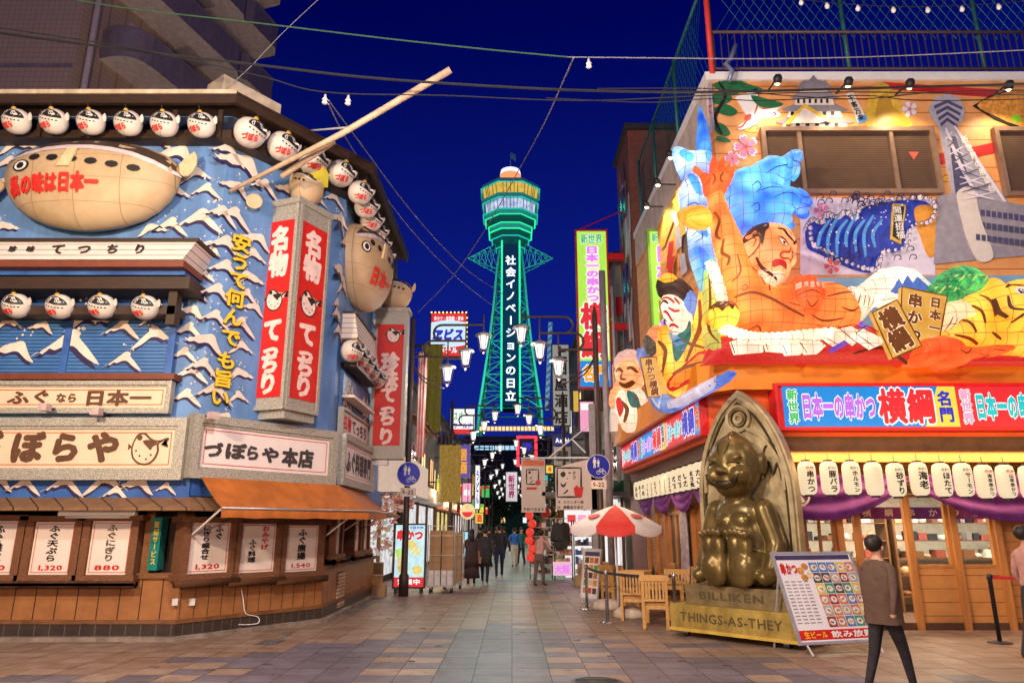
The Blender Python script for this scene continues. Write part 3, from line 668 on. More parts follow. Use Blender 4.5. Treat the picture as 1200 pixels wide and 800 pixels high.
    if white: m.prism(fr, [(.25 * X, .55 * Y), (.55 * X, .62 * Y), (.62 * X, .48 * Y), (.3 * X, .46 * Y)], q * .8, q * .84, WHITE)
    else:
        m.prism(fr, [(-.10 * X, .52 * Y), (.0, .52 * Y), (-.06 * X, .12 * Y), (-.2 * X, .12 * Y)], q, q + .05, M('fin_cream', (1, 1, 1)))
        m.prism(fr, smooth([(-1.0 * X, .05 * Y), (-1.14 * X, .2 * Y), (-1.14 * X, -.3 * Y), (-1.04 * X, -.12 * Y)], 2), -.02, .02, M('fin_cream', (1, 1, 1)))
    m.build('fin', t)
    if white:
        m = MB(); m.tube([Vector(c) + Vector((0, 0, r[2] * .85)), Vector(c) + Vector((0, 0, r[2] * 1.35))], .015, DARKM, 6); m.ball(Vector(c) + Vector((0, 0, r[2] * .95)), (.07 * s, .07 * s, .05 * s), GOLDN, 8, 5); m.build('hook', t)
    return t
t = fish('blowfish_lantern', 'giant cream blowfish lantern with red writing mounted high on the front wall', (at(106, 214, 11.55).x, 11.62, at(106, 218, 11.6).z), (1.58, .55, .86), (0, -1), 1.0, None, False, '私の味は日本一', (-1.25, -.36, .42, .02))
t = fish('blowfish_lantern', 'second giant blowfish lantern, seen side on, on the street side above the sloping canopy', (-3.42, 15.35, 7.45), (1.15, .55, 1.0), (1, -.25), 1.0, None, False, '日本一', (-.5, -.55, .45, -.1))
L0 = None; gl = 'white blowfish lanterns under the eaves'
def lanterns(pxs, fr, d, z, names, size, grp):
    global L0
    for (x, y), nm in zip(pxs, names):
        u, v = fr.P(x, y, d); p = fr.W(u, v, d); ang = math.atan2(fr.n.y, fr.n.x) + math.pi / 2
        if L0 is None:
            L0 = fish('fish_lantern', nm, (0, 0, .35), (.36, .30, .35), (0, -1), .9, grp, True, 'づぼらや'[:3])
            L0.location = p - Vector((0, 0, .35)); o = L0
        else: o = dup(L0, p - Vector((0, 0, .35)), nm, group=grp)
        o.rotation_euler = (R(34), 0, ang - (.75 if fr is LS else 0)); o.scale = (size,) * 3
lanterns([(27, 138), (70, 138), (113, 139), (156, 140), (198, 141), (241, 142)], LF, .42, 0, ['white blowfish lantern %s from left in the row under the front eaves' % ORD[k] for k in range(6)], .68, gl)
lanterns([(288, 152), (326, 168), (362, 186), (394, 200)], LC, .42, 0, ['white blowfish lantern %s from left under the eaves of the cut corner' % ORD[k] for k in range(4)], .82, gl)
lanterns([(418, 221), (425, 238), (431, 254), (437, 268), (441, 282), (446, 296)], LS, .30, 0, ['white blowfish lantern %s from the top in the slanting row along the side eaves' % ORD[k] for k in range(6)], .74, gl)
lanterns([(27, 349), (77, 350), (126, 350), (176, 351)], LF, .42, 0, ['white blowfish lantern %s from left in the lower row above the wave-painted shutter' % ORD[k] for k in range(4)], .62, gl)
lanterns([(409, 404), (416, 412), (423, 420), (430, 428), (437, 438)], LS, .2, 0, ['white blowfish lantern %s from left under the side canopy' % ORD[k] for k in range(5)], .70, gl)
t = fish('blowfish_figure', 'small blowfish head with black cap sitting on top of the two-faced red sign', (-4.12, 12.95, 8.22), (.33, .36, .36), (-.5, -1), .8, None, False)
t = fish('blowfish_figure', 'cream blowfish head on top of the narrower red hanging sign', (-3.05, 17.4, 7.5), (.48, .4, .42), (0, -1), .8, None, False)
# tall wooden pole lashed to the roof corner, yellow box, loudspeaker horn
t = thing('timber_pole', 'long pale timber pole slanting out from the roof corner over the street', 'pole', at(270, 225, 11.6))
POLE = M('pale_timber', (.62, .46, .31), .6, var=.15, stretch=(2, 2, 2), dirt=.2)
m = MB(); m.tube([at(270, 224, 11.9), at(400, 157, 11.4), at(528, 82, 10.9)], [.035, .055, .065], POLE, 10); m.build('shaft', t)
m = MB(); m.tube([at(330, 207, 11.95), at(392, 165, 11.75)], .06, POLE, 8); m.tube([at(353, 154, 13.6), at(412, 149, 11.5)], .018, WHITE, 6); m.tube([at(378, 170, 12.8), at(378, 206, 12.8)], .035, WHITE, 6); m.build('brace', t)
m = MB(); p = at(367, 200, 12.7); m.box(p.x - .2, p.x + .2, p.y, p.y + .4, p.z - .16, p.z + .14, E('yellow_light_box', (.85, .60, .03), .7)); m.box(p.x - .22, p.x + .22, p.y + .01, p.y + .42, p.z + .14, p.z + .17, BROWN)
tag(m.build('light_box'), 'small yellow glowing box behind the timber pole', 'light box')
m = MB(); p = at(298, 236, 12.2); m.lathe([(.04, -.25), (.07, -.1), (.14, 0), (.15, .02), (.11, .0)], p, M('horn_cream', (.6, .42, .25), .5), 14, True, (.35, -.9, -.1)); tag(m.build('loudspeaker_horn'), 'cream loudspeaker horn fixed to the wave mural beside the red tower sign', 'loudspeaker')
m = MB(); m.pbox(LC, 259, 104, 330, 134, -1.2, -.6, M('parapet_cream', (1, 1, 1))); m.v = [v + Vector((0, 0, 0)) for v in m.v]; tag(m.build('rooftop_unit'), 'pale boxy unit on the roof behind the brown eaves', 'rooftop unit')
# flood lamps above the signs
for k, (fr, x, y) in enumerate(((LF, 52, 477), (LF, 113, 482), (LC, 250, 487))):
    u, v = fr.P(x, y, .5); t = thing('sign_flood_lamp', ['pinkish flood lamp arm over the upper brown sign, leftmost', 'pinkish flood lamp arm between the two cream front signs', 'small flood lamp on the corner of the white cut-corner sign'][k], 'flood lamp', fr.W(u, v, .4), 'flood lamps over the restaurant signs')
    m = MB(); m.fbox(fr, u - .07, u + .07, v - .06, v + .06, .42, .56, M('lamp_pink_grey', (.5, .38, .36), .5)); m.build('lamp_head', t)
    m = MB(); m.tube([fr.W(u, v, .42), fr.W(u, v + .02, .22)], .015, DARKM, 6); m.build('lamp_arm', t)
# menu boards in timber frames under the signs
MENU = M('menu_board_white', (.80, .70, .62), .35, var=.04, scale=2, dirt=.05); TIM = M('rough_timber', (.17, .07, .03), .65, var=.35, scale=7, stretch=(2, 2, 9), bump=.5)
def menu(label, fr, px, cols, price, d0=.0, ink=BLACK):
    u0, v0, u1, v1 = px if isinstance(px[0], float) else fr.box(*px, d0 + .1)
    t = thing('menu_board', label, 'menu board', fr.W((u0 + u1) / 2, v0 - .1, d0 + .08), 'framed menu boards on the wooden storefront')
    m = MB(); m.fbox(fr, u0, u1, v0, v1, d0 - .1, d0 + .1, MENU); m.build('panel', t)
    m = MB(); m.fbox(fr, u0 - .12, u0 - .002, v0 - .03, v1 + .06, d0 - .1, d0 + .16, TIM); m.fbox(fr, u1 + .002, u1 + .12, v0 - .03, v1 + .06, d0 - .1, d0 + .16, TIM); m.fbox(fr, u0 - .2, u1 + .2, v1 + .005, v1 + .09, d0 - .1, d0 + .22, TIM)
    m.fbox(fr, u0 - .16, u1 + .16, v0 - .10, v0 - .004, d0 - .1, d0 + .2, TIM)
    for k in (0, 1): m.tube([fr.W(u0 - .2, v0 - .14 - .0 * k, d0 + .18), fr.W(u1 + .2, v0 - .14, d0 + .18)], .06, TIM, 8)
    m.build('timber_frame', t)
    w_, h_ = u1 - u0, v1 - v0; e = d0 + .104; m = MB(); q = .03
    for a in ((u0 + q, u1 - q, v0 + q, v0 + q + .01), (u0 + q, u1 - q, v1 - q - .01, v1 - q), (u0 + q, u0 + q + .01, v0 + q, v1 - q), (u1 - q - .01, u1 - q, v0 + q, v1 - q)): m.fbox(fr, *a, e - .003, e, REDL)
    m.build('red_border', t); m = MB()
    for txt, fx, fy0, fy1, red in cols:
        cw = w_ * .22 if len(cols) > 1 else w_ * .28; hh = (fy1 - fy0) * h_
        m.text(txt, fr, (u0 + fx * w_ - cw / 2, v0 + fy0 * h_, u0 + fx * w_ + cw / 2, v0 + fy1 * h_), REDP if red else ink, e, True, .04, shear=0)
    if price: m.text(price, fr, (u0 + .18 * w_, v0 + .07 * h_, u1 - .18 * w_, v0 + .20 * h_), REDP, e, False, .03)
    m.build('lettering', t)
menu('framed menu board cut off by the left edge of the photo', LF, (-25, 610, 19, 673), [('ふぐ雑炊', .5, .25, .93, 0)], '990')
menu('framed menu board reading ふぐ天ぷら with price 1,320', LF, (38, 611, 86, 673), [('ふぐ天ぷら', .48, .24, .94, 0)], '1,320')
menu('framed menu board reading ふぐにぎり with price 880', LF, (105, 610, 153, 673), [('ふぐにぎり', .5, .24, .94, 0)], '880', ink=M('olive_ink', (.10, .085, .05), .6))
menu('framed menu board with the two-column ふぐにぎり盛合せ under the awning', LC, (220, 612, 268, 671), [('ふぐ', .72, .66, .95, 0), ('にぎり盛合せ', .42, .26, .95, 0)], '1,320')
menu('framed menu board with red おみやげ lettering, middle of the cut corner', LC, (280, 613, 322, 670), [('おみやげ', .70, .45, .96, 1), ('ふぐ料理', .36, .2, .68, 0)], '')
menu('framed menu board reading ふぐ唐揚 with price 1,540', LC, (334, 615, 372, 669), [('ふぐ唐揚', .5, .25, .93, 0)], '1,540')
menu('narrow framed board with blue and green picture beside the awning pole', LS, (float(.25), 1.2, .75, 1.95), [('ふぐ', .5, .5, .9, 0)], '')
menu('slim framed board nearer end of the side wall, past the first wooden post', LS, (float(2.0), 1.2, 2.6, 1.95), [('てっさ', .5, .3, .93, 0)], '')
menu('slim framed board farther end of the side wall, before the red paper decorations', LS, (float(2.95), 1.2, 3.55, 1.95), [('てっちり', .5, .3, .93, 0)], '')
m = MB(); m.pbox(LF, 176, 606, 187, 668, -.2, .02, M('teal_notice', (.01, .20, .17), .3, var=.2)); m.text('歓迎サービス', LF, LF.box(178, 610, 185, 662, .024), YEL, .024, True, .02); tag(m.build('notice_strip'), 'narrow teal vertical notice between the wooden posts of the storefront', 'notice')
t = thing('wooden_tag', 'pale fluorescent tube casing above the framed menu boards', 'lamp', LF.W(6.2, 2.0, .1))
m = MB(); u0, v0, u1, v1 = LF.box(68, 598, 158, 604, .3); m.fbox(LF, u0, u1, v0, v1, .2, .3, WHITE); m.build('casing', t); m = MB(); m.tube([LF.W(u0 + .1, v0 - .02, .25), LF.W(u1 - .1, v0 - .02, .25)], .02, WHITE, 8); m.build('tube', t); t.name = 'fluorescent_lamp'
# orange awning of the cut corner, on both outer sides
AW = M('orange_awning_cloth', (.46, .135, .022), .7, var=.12, scale=2, dirt=.2)
t = thing('awning', 'orange cloth awning sloping out over the cut-corner menu boards', 'awning', LC.W(1.4, 2.0, .5))
m = MB(); a = off(0, .1); c = off(0, 1.05)
i1 = LC.W(.0, 0, 0); P1, P2 = LC.W(.02, 2.50, .26), LC.W(2.85, 2.50, .26); Q1, Q2 = LC.W(.0, 2.0, .98), LC.W(3.1, 2.0, .90)
R2 = LS.W(3.3, 2.50, .1); S2 = LS.W(2.6, 2.04, .72); R2 = LS.W(2.8, 2.50, .1)
N = 10
for (pa, pb, qa, qb) in ((P1, P2, Q1, Q2), (P2, R2, Q2, S2)):
    vs = []
    for i in range(N + 1):
        f = i / N; p_, q_ = pa.lerp(pb, f), qa.lerp(qb, f)
        for k in range(5): vs.append(p_.lerp(q_, k / 4) - Vector((0, 0, .03 * math.sin(math.pi * k / 4) * (1 + .4 * math.sin(i * 1.7)))))
        vs.append(q_ + Vector((0, 0, -.15 + .008 * math.sin(i * 2.3))))
    m.add(vs, [(i * 6 + k, (i + 1) * 6 + k, (i + 1) * 6 + k + 1, i * 6 + k + 1) for i in range(N) for k in range(5)], AW, True)
m.build('cloth', t)
m = MB(); m.tube([Q1, Q2], .02, STEEL, 8); m.tube([Q2, S2], .02, STEEL, 8); m.build('front_bar', t)
for u in (.05, 2.8):
    m = MB(); m.tube([LC.W(u, 1.55, .05), LC.W(u, 1.99, .9)], .018, WHITE, 6); m.build('strut', t)
for u in (1.2, 3.0):
    m = MB(); m.tube([LS.W(u, 1.6, .02), LS.W(u * .8, 2.03, .70)], .018, WHITE, 6); m.build('strut', t)
# tall apartment block rising behind the restaurant
t = thing('apartment_tower', 'tall beige apartment block with curved stacked balconies rising behind the blue restaurant', 'building', (-18, 26, 0))
AT = lines_mat('small_beige_tiles', (.36, .25, .19), (.24, .165, .135), 5, 'Z', .10, axis2='X', scale2=5, col2=(.42, .30, .23), bump=.2)
PAR = M('grey_violet_parapet', (.20, .16, .20), .6, dirt=.15); SOF = M('pale_soffit', (.70, .60, .62), .6, dirt=.12)
a0 = Vector((-15.7, 22, 0)); dd = Vector((.28, .96, 0)); nn = Vector((.96, -.28, 0))
m = MB(); p1 = a0 + dd * 9.4; slab(m, [(-30, 22), (a0.x, a0.y), (p1.x, p1.y), (-30, 34)], 0, 34, AT); m.build('wall', t)
FRT = Frame((a0.x, a0.y), (p1.x, p1.y))
for k in range(8):
    z = 9.6 + k * 3.0
    m = MB(); uu = [(0.9, 0), (.95, .8), (1.25, 1.35), (1.8, 1.55), (3.0, 1.55), (6.5, 1.55), (6.9, 1.3), (7.2, 1.55), (9.0, 1.55), (9.45, 1.2), (9.5, 0)]
    uu = smooth(uu[:4], 3, False)[:-1] + uu[3:]
    n = len(uu); vs = [FRT.W(u, z, d) for u, d in uu] + [FRT.W(u, z + .22, d) for u, d in uu]
    m.add(vs, [tuple(range(n))[::-1], tuple(range(n, 2 * n))] + [(i, (i + 1) % n, n + (i + 1) % n, n + i) for i in range(n)], SOF); m.build('balcony_slab', t)
    m = MB(); vs = [FRT.W(u, z - .02, d + .02) for u, d in uu] + [FRT.W(u, z + 1.25, d + .02) for u, d in uu]
    m.add(vs, [(i, i + 1, n + i + 1, n + i) for i in range(n - 1)], PAR)
    for i in range(1, n - 1):
        q0, q1 = FRT.W(uu[i][0], z + 1.25, uu[i][1] - .02), FRT.W(uu[i][0], z + 1.25, uu[i][1] + .05)
    m.tube([FRT.W(u, z + 1.27, d) for u, d in uu[1:-1]], .05, PAR, 6); m.build('parapet', t)
    m = MB(); m.fbox(FRT, 2.0, 3.4, z + .25, z + 2.4, .002, .06, M('balcony_door_frame', (.5, .45, .45), .5)); m.fbox(FRT, 2.08, 3.32, z + .33, z + 2.3, .06, .07, M('dark_night_glass', (.03, .035, .05), .1)); m.build('balcony_door', t)
    m = MB(); m.fbox(FRT, 4.0, 5.2, z + 2.55, z + 2.62, .3, 1.0, M('soffit_panel', (.34, .28, .29), .6)); m.build('soffit_panel', t)
m = MB(); m.tube([FRT.W(.35, 0, .25), FRT.W(.35, 34, .25)], .11, M('pale_pipe', (.5, .42, .40), .5), 10); m.build('downpipe', t)
m = MB(); m.box(-29.9, a0.x - .02, 21.97, 22.0, 17.6, 17.75, PAR); m.box(-29.9, a0.x - .02, 21.97, 22.0, 20.7, 20.85, PAR); m.build('string_course', t)
p = at(122, 82, 23.5); m = MB(); m.lathe([(.0, 0), (.18, .03), (.28, .09), (.26, .1), (.16, .05), (0, .02)], p, M('dish_grey', (.5, .48, .46), .4), 16, True, (.5, -.85, .25)); m.tube([p, p + Vector((.05, .3, -.25))], .02, DARKM, 6); m.tube([p, p + Vector((.15, -.25, .08))], .01, DARKM, 5); tag(m.build('satellite_dish'), 'small pale satellite dish on a balcony of the apartment block', 'satellite dish')
# traffic cone and boxes by the corner
p = gnd(408, 710); t = thing('traffic_cone', 'red-brown traffic cone at the foot of the side wall', 'traffic cone', p)
m = MB(); m.lathe([(.13, .03), (.11, .05), (.03, .62), (0, .64)], p, M('cone_red', (.42, .06, .03), .5, dirt=.2), 14); m.build('cone', t); m = MB(); m.box(p.x - .17, p.x + .17, p.y - .17, p.y + .17, 0, .03, M('cone_red', (1, 1, 1))); m.build('base', t)
# ================================================================ the skewer restaurant on the right corner
UF = Frame((4.15, 13.0), (15, 13.0)); UL = Frame((4.0, 21.4), (4.15, 13.0))
GF = Frame((4.15, 13.05), (15, 13.05)); GL = Frame((3.95, 21.4), (4.1, 13.05))
SF = Frame((4.6, 12.2), (15, 12.2)); SLF = Frame((3.3, 21.4), (3.52, 13.0))
RF = Frame((3.85, 12.25), (15, 12.25)); RL = Frame((3.05, 21.4), (3.4, 12.75))
ORW = lines_mat('orange_wood_boards', (.68, .26, .07), (.40, .13, .03), 3.2, 'Z', .07, col2=(.80, .42, .16), nscale=2.5, rough=.5, bump=.2)
OR = M('orange_wall_paint', (.78, .26, .02), .5, var=.12, scale=1.5, dirt=.1); ORR = M('orange_red_paint', (.70, .10, .012), .5, var=.15, scale=1.2)
PINEW = lines_mat('pine_boards', (.40, .155, .035), (.13, .045, .012), 5.5, 'Z', .05, col2=(.50, .22, .06), nscale=3, rough=.5, bump=.3)
POST = M('pine_post', (.46, .19, .05), .5, var=.2, scale=4, stretch=(3, 3, .4)); DBEAM = M('dark_beam', (.10, .045, .02), .55, var=.3)
rb = thing('skewer_restaurant', 'orange corner restaurant with painted upper storey and pine storefront behind the bronze statue', 'building', (8, 17, 0))
m = MB(); slab(m, [(4.0, 21.4), (4.15, 13.0), (15, 13.0), (15, 21.4)], 4.6, 10.75, ORW); m.build('upper_wall', rb)
m = MB(); slab(m, [(3.95, 21.42), (4.05, 12.94), (15.1, 12.94), (15.1, 21.42)], 10.76, 10.95, WHITE); m.build('parapet_cap', rb)
m = MB(); m.fbox(UL, .2, UL.len - .1, 9.75, 10.74, .004, .06, M('cream_side_wall', (.62, .52, .44), .6, dirt=.2)); m.build('side_wall_band', rb)
LED = [(3.05, 21.4), (3.4, 12.75), (3.9, 12.25), (15, 12.25), (15, 13.05), (4.2, 13.1), (4.0, 21.4)]
m = MB(); slab(m, LED, 4.05, 4.62, OR); m.build('ledge', rb)
m = MB(); slab(m, [(3.32, 21.3), (3.62, 12.95), (4.1, 12.5), (15, 12.5), (15, 13.05), (4.2, 13.1), (4.0, 21.3)], 3.25, 4.048, ORR); m.build('sign_backing', rb)
m = MB(); m.box(4.0, 15, 12.45, 13.1, 3.0, 3.245, DBEAM); m.fbox(GL, 0, GL.len, 3.0, 3.245, -.1, .4, DBEAM); m.fbox(Frame((4.0, 12.6), (15, 12.6)), .1, 11, 2.82, 2.995, -.3, .0, POST)
m.fbox(GL, 0, GL.len, 2.8, 2.995, -.1, .25, POST); m.build('eave_beam', rb)
# wall of red flames painted over the ledge front
m = MB(); fl = [(1.0 + .28 * k, 4.62 - (.16 if k % 2 else .05) - .05 * math.sin(k * 1.9)) for k in range(32)]
m.prism(RF, [(0.1, 4.615)] + [(0.1, 4.5)] + fl + [(11, 4.5), (11, 4.615)], .004, .004, ORR); m.build('ledge_flame_paint', rb)
# upper front windows
WF = M('bronze_window_frame', (.30, .19, .13), .4, .3); WG = lines_mat('curtained_window', (.10, .062, .04), (.075, .046, .03), 20, 'Z', .3, rough=.15, col2=(.13, .08, .05), bump=0)
for (x0, y0, x1, y1, ms) in ((893, 152, 1097, 229, (938, 1046)), (1168, 152, 1300, 232, (1230,))):
    m = MB(); u0, v0, u1, v1 = UF.box(x0, y0, x1, y1); m.fbox(UF, u0 + .05, u1 - .05, v0 + .05, v1 - .05, .004, .05, WG); pn = m.build('window', rb)
    m = MB(); m.frame(UF, u0, u1, v0, v1, .09, .004, .12, WF)
    for x in ms:
        uu = UF.P(x, (y0 + y1) / 2)[0]; m.fbox(UF, uu - .04, uu + .04, v0 + .09, v1 - .09, .05, .10, WF)
    m.build('window_frame', pn)
m = MB(); m.prism(UF, UF.Ps([(1065, 178), (1077, 178), (1071, 187)], .06), .055, .055, M('red_rescue_mark', (.75, .12, .08), .4)); m.build('rescue_mark', rb)
# painted mural panels of the upper front, each a flat cut-out board on the wall
def panel(name, label, cat, fr, polys, d=.02, grp=None, z=None):
    """polys: list of (pixel outline, material, smooth?)"""
    t = None; m = MB(); k = 0
    for pts, mat, sm in polys:
        q = fr.Ps(pts, d); q = smooth(q, 3) if sm else q; m.prism(fr, q, .004 if k == 0 else d + k * .0016 - .001, d + k * .0016, mat); k += 1
    o = m.build(name); tag(o, label, cat, grp); return o
GRN = M('pine_green_paint', (.02, .14, .05), .5, var=.3, scale=9); PINKP = M('blossom_pink', (.72, .22, .42), .5, var=.1); PINKD = M('blossom_deep_pink', (.6, .06, .2), .5); LIL = M('lilac_white_paint', (.72, .66, .80), .5, var=.06)
GREYP = M('castle_grey', (.24, .22, .25), .5); CWH = M('castle_white', (.72, .66, .60), .5); GLD = M('gold_paint', (.65, .42, .05), .4, var=.3, scale=9); BLUEP = M('mural_blue', (.02, .05, .48), .5, var=.3, scale=5); CYANP = M('mural_cyan', (.08, .32, .72), .5, var=.2)
def star(cx, cy, r, n=5, inner=.45, ph=0):
    return [(cx + (r if k % 2 == 0 else r * inner) * math.sin(math.pi * k / n + ph), cy - (r if k % 2 == 0 else r * inner) * math.cos(math.pi * k / n + ph)) for k in range(2 * n)]
def blossom(label, fr, cx, cy, r, mat=None, d=.02):
    mat = mat or PINKP; pol = []
    m = MB()
    for k in range(5):
        a = 2 * math.pi * k / 5 - .3; c, s_ = math.cos(a), math.sin(a)
        for j, (sc, mm) in enumerate(((1.12, LIL), (.92, mat))):
            pet = [(.12, 0), (.4, .26), (.8, .33), (1.0, .16), (.88, 0), (1.0, -.16), (.8, -.33), (.4, -.26)]
            q = fr.Ps([(cx + r * (.06 + x * sc) * s_ + r * y * sc * c, cy - r * (.06 + x * sc) * c + r * y * sc * s_) for x, y in pet], d)
            m.prism(fr, q, d + j * .003 + k * .0004, d + j * .003 + k * .0004, mm)
    q = fr.Ps([(cx + r * .16 * math.cos(i), cy + r * .16 * math.sin(i)) for i in range(6)], d); m.prism(fr, q, d + .006, d + .006, PINKD)
    tag(m.build('blossom_picture'), label, 'mural panel', 'painted blossoms on the upper wall')
blossom('largest pink blossom painted left of the brown windows', UF, 874, 172, 13)
blossom('small pink blossom painted on orange between the windows and the tower picture', UF, 1066, 128, 8, LIL)
blossom('pink blossom painted on lilac ground right of the blue lantern wave', UF, 963, 247, 10)
blossom('pale blossom on an orange patch left of the tower picture base', UF, 1088, 252, 9)
blossom('small blossom peeping out above the raised orange hand', UF, 858, 186, 8)
blossom('red blossom below the painted blue wave', UF, 975, 312, 10, M('blossom_red', (.7, .12, .14), .5))
# pine branch with a crane
pb = [([(836, 100), (842, 96), (862, 93), (878, 99), (893, 104), (888, 109), (872, 106), (860, 112), (846, 108)], GRN, True), ([(834, 112), (846, 108), (858, 114), (852, 121), (838, 122)], GRN, True), ([(836, 128), (850, 122), (864, 130), (858, 136), (846, 134)], GRN, True), ([(836, 144), (848, 146), (856, 156), (850, 160), (840, 156)], GRN, True), ([(840, 160), (852, 162), (856, 167), (842, 166)], GRN, True), ([(880, 112), (898, 116), (918, 122), (904, 127), (888, 124)], GRN, True),
      (stroke([(842, 96), (850, 112), (842, 128), (838, 140), (846, 158)], 4), BLACK, False)]
panel('pine_branch_picture', 'painted green pine branch at the upper left of the orange front wall', 'mural panel', UF, pb)
panel('crane_picture', 'painted white flying crane with red patch and long legs', 'mural panel', UF, [([(862, 114), (874, 110), (887, 104), (889, 118), (893, 128), (918, 124), (894, 138), (884, 146), (870, 152), (864, 149), (876, 139), (870, 128), (866, 120)], WHITE, True), ([(873, 136), (880, 134), (880, 140), (874, 142)], RED, True), (stroke([(889, 108), (888, 122), (884, 134)], 2), RED, False), (stroke([(893, 128), (905, 126), (916, 124)], 2), RED, False), (stroke([(876, 140), (870, 148), (864, 150)], 2), RED, False)])
# castle keep
cas = []
for (y, w, h) in ((150, 94, 10), (138, 78, 12), (124, 56, 12), (110, 40, 10)):
    cx = 955 - (150 - y) * .05
    cas += [([(cx - w * .42, y), (cx + w * .42, y), (cx + w * .36, y - h), (cx - w * .36, y - h)], CWH, False)]
    cas += [([(cx - w * .5, y - h + 3), (cx - w * .3, y - h - 4), (cx + w * .3, y - h - 4), (cx + w * .5, y - h + 3), (cx + w * .44, y - h + 5), (cx - w * .44, y - h + 5)], GREYP, False)]
    cas += [([(cx - w * .36 + i * w * .12, y - 2), (cx - w * .36 + i * w * .12 + w * .05, y - 2), (cx - w * .36 + i * w * .12 + w * .05, y - h * .55), (cx - w * .36 + i * w * .12, y - h * .55)], BLACK, False) for i in range(6)]
cas += [([(922, 146), (941, 126), (972, 142), (958, 146)], CWH, False), ([(918, 147), (941, 123), (975, 143), (970, 145), (941, 128), (924, 148)], GLD, False), ([(934, 103), (952, 94), (974, 104), (966, 107), (942, 107)], GREYP, False), ([(946, 97), (952, 90), (957, 96)], GREYP, False)]
panel('castle_picture', 'cut-out picture of a grey and white castle keep above the windows', 'mural panel', UF, cas)
o = panel('banner_picture', 'slanting white and blue banner picture reading 千客万来', 'mural panel', UF, [([(992, 110), (999, 107), (1017, 141), (1006, 145)], CWH, False), ([(1004, 139), (1014, 134), (1017, 141), (1006, 145)], CYANP, False)])
m = MB()
for i, ch in enumerate('千客万来'):
    cx, cy = 997.5 + i * 3.8, 115 + i * 7.6; m.text(ch, UF, UF.box(cx - 4, cy - 4, cx + 4, cy + 4, .03), BLACK, .026, bold=.03, rot=.3)
m.build('lettering', o)
panel('figure_picture', 'rounded gold picture of a seated figure beside the red ribbon above the windows', 'mural panel', UF, [([(1016, 148), (1020, 108), (1028, 98), (1040, 99), (1050, 112), (1066, 142), (1066, 148)], GLD, True), ([(1028, 148), (1027, 126), (1032, 112), (1042, 112), (1046, 124), (1062, 138), (1064, 147)], M('gold_shade', (.45, .26, .03), .4), True)])
panel('ribbon_picture', 'red painted ribbon running along the top of the orange wall', 'mural panel', UF, [([(1034, 96), (1060, 98), (1120, 102), (1170, 105), (1166, 114), (1130, 112), (1090, 108), (1046, 105)], RED, False)], .015)
panel('ribbon_picture', 'short red painted ribbon crossing behind the tower picture', 'mural panel', UF, [([(1096, 182), (1168, 166), (1170, 178), (1098, 194)], RED, False)], .015)
TWR = M('tower_picture_grey', (.40, .38, .46), .5, var=.2, scale=8); TWD = M('tower_picture_dark', (.07, .07, .15), .5)
tp = [([(1100, 148), (1118, 146), (1184, 240), (1152, 240), (1118, 240)], TWR, False), ([(1112, 160), (1120, 160), (1140, 225), (1120, 232)], TWD, False), ([(1088, 128), (1096, 114), (1112, 110), (1126, 116), (1131, 130), (1128, 142), (1112, 154), (1100, 150), (1092, 140)], TWR, False)]
for k in range(4): tp.append(([(1094 + k * 2.5, 124 + k * 7), (1110, 117 + k * 7), (1128 - k * 2, 126 + k * 7), (1127 - k * 2, 129 + k * 7), (1110, 121 + k * 7), (1095 + k * 2.5, 128 + k * 7)], TWD, False))
tp += [(stroke([(1108, 150), (1126, 196), (1150, 238)], 4), LIL, False), (stroke([(1118, 148), (1146, 190), (1178, 238)], 4), LIL, False), ([(1098, 230), (1118, 226), (1200, 241), (1200, 300), (1150, 304), (1094, 310)], M('grey_building_picture', (.30, .28, .33), .5), False)]
for k in range(3):
    for j in range(9): x = 1142 + j * 6.5; y = 245 + k * 15 + j * .9; tp.append(([(x, y), (x + 5, y + .7), (x + 5, y + 8), (x, y + 7)], TWD, False))
for k in range(9):
    for sx in (-1, 1): f = k / 9; x0, x1, y = 1106 + 24 * f, 1114 + 54 * f, 156 + 80 * f; tp.append((stroke([(x0, y), (x1, y + 9)] if sx > 0 else [(x1, y), (x0, y + 9)], 1.6), TWD if k % 2 else LIL, False))
o = panel('tower_picture', 'tall cut-out picture of a grey lattice tower leaning across the wall', 'mural panel', UF, tp)
m = MB()
for i, ch in enumerate('新世界の展望台'):
    cx, cy = 1130 + i * 5.2, 164 + i * 9.4; m.text(ch, UF, UF.box(cx - 4.6, cy - 4.6, cx + 4.6, cy + 4.6, .04), WHITE, .052, bold=.03, rot=.2)
m.build('lettering', o)
MON = M('monument_white', (.66, .60, .56), .5, var=.08)
panel('monument_picture', 'plain white rounded column picture standing before the tower picture', 'mural panel', UF, [([(1122, 228), (1128, 220), (1138, 219), (1143, 226), (1150, 258), (1164, 296), (1158, 306), (1146, 304), (1134, 280), (1126, 250)], MON, True)], .06)
panel('food_picture', 'picture of golden fried skewers in the top right corner of the mural', 'mural panel', UF, [([(1140, 124), (1160, 112), (1180, 106), (1215, 104), (1215, 156), (1196, 152), (1166, 140)], BLACK, False), ([(1145, 124), (1164, 113), (1182, 108), (1215, 107), (1215, 150), (1190, 146), (1166, 136)], M('fried_gold', (.70, .30, .05), .5, var=.5, scale=12), True), ([(1184, 138), (1192, 134), (1198, 140), (1192, 145)], M('lime_green', (.3, .6, .03), .5), True)])
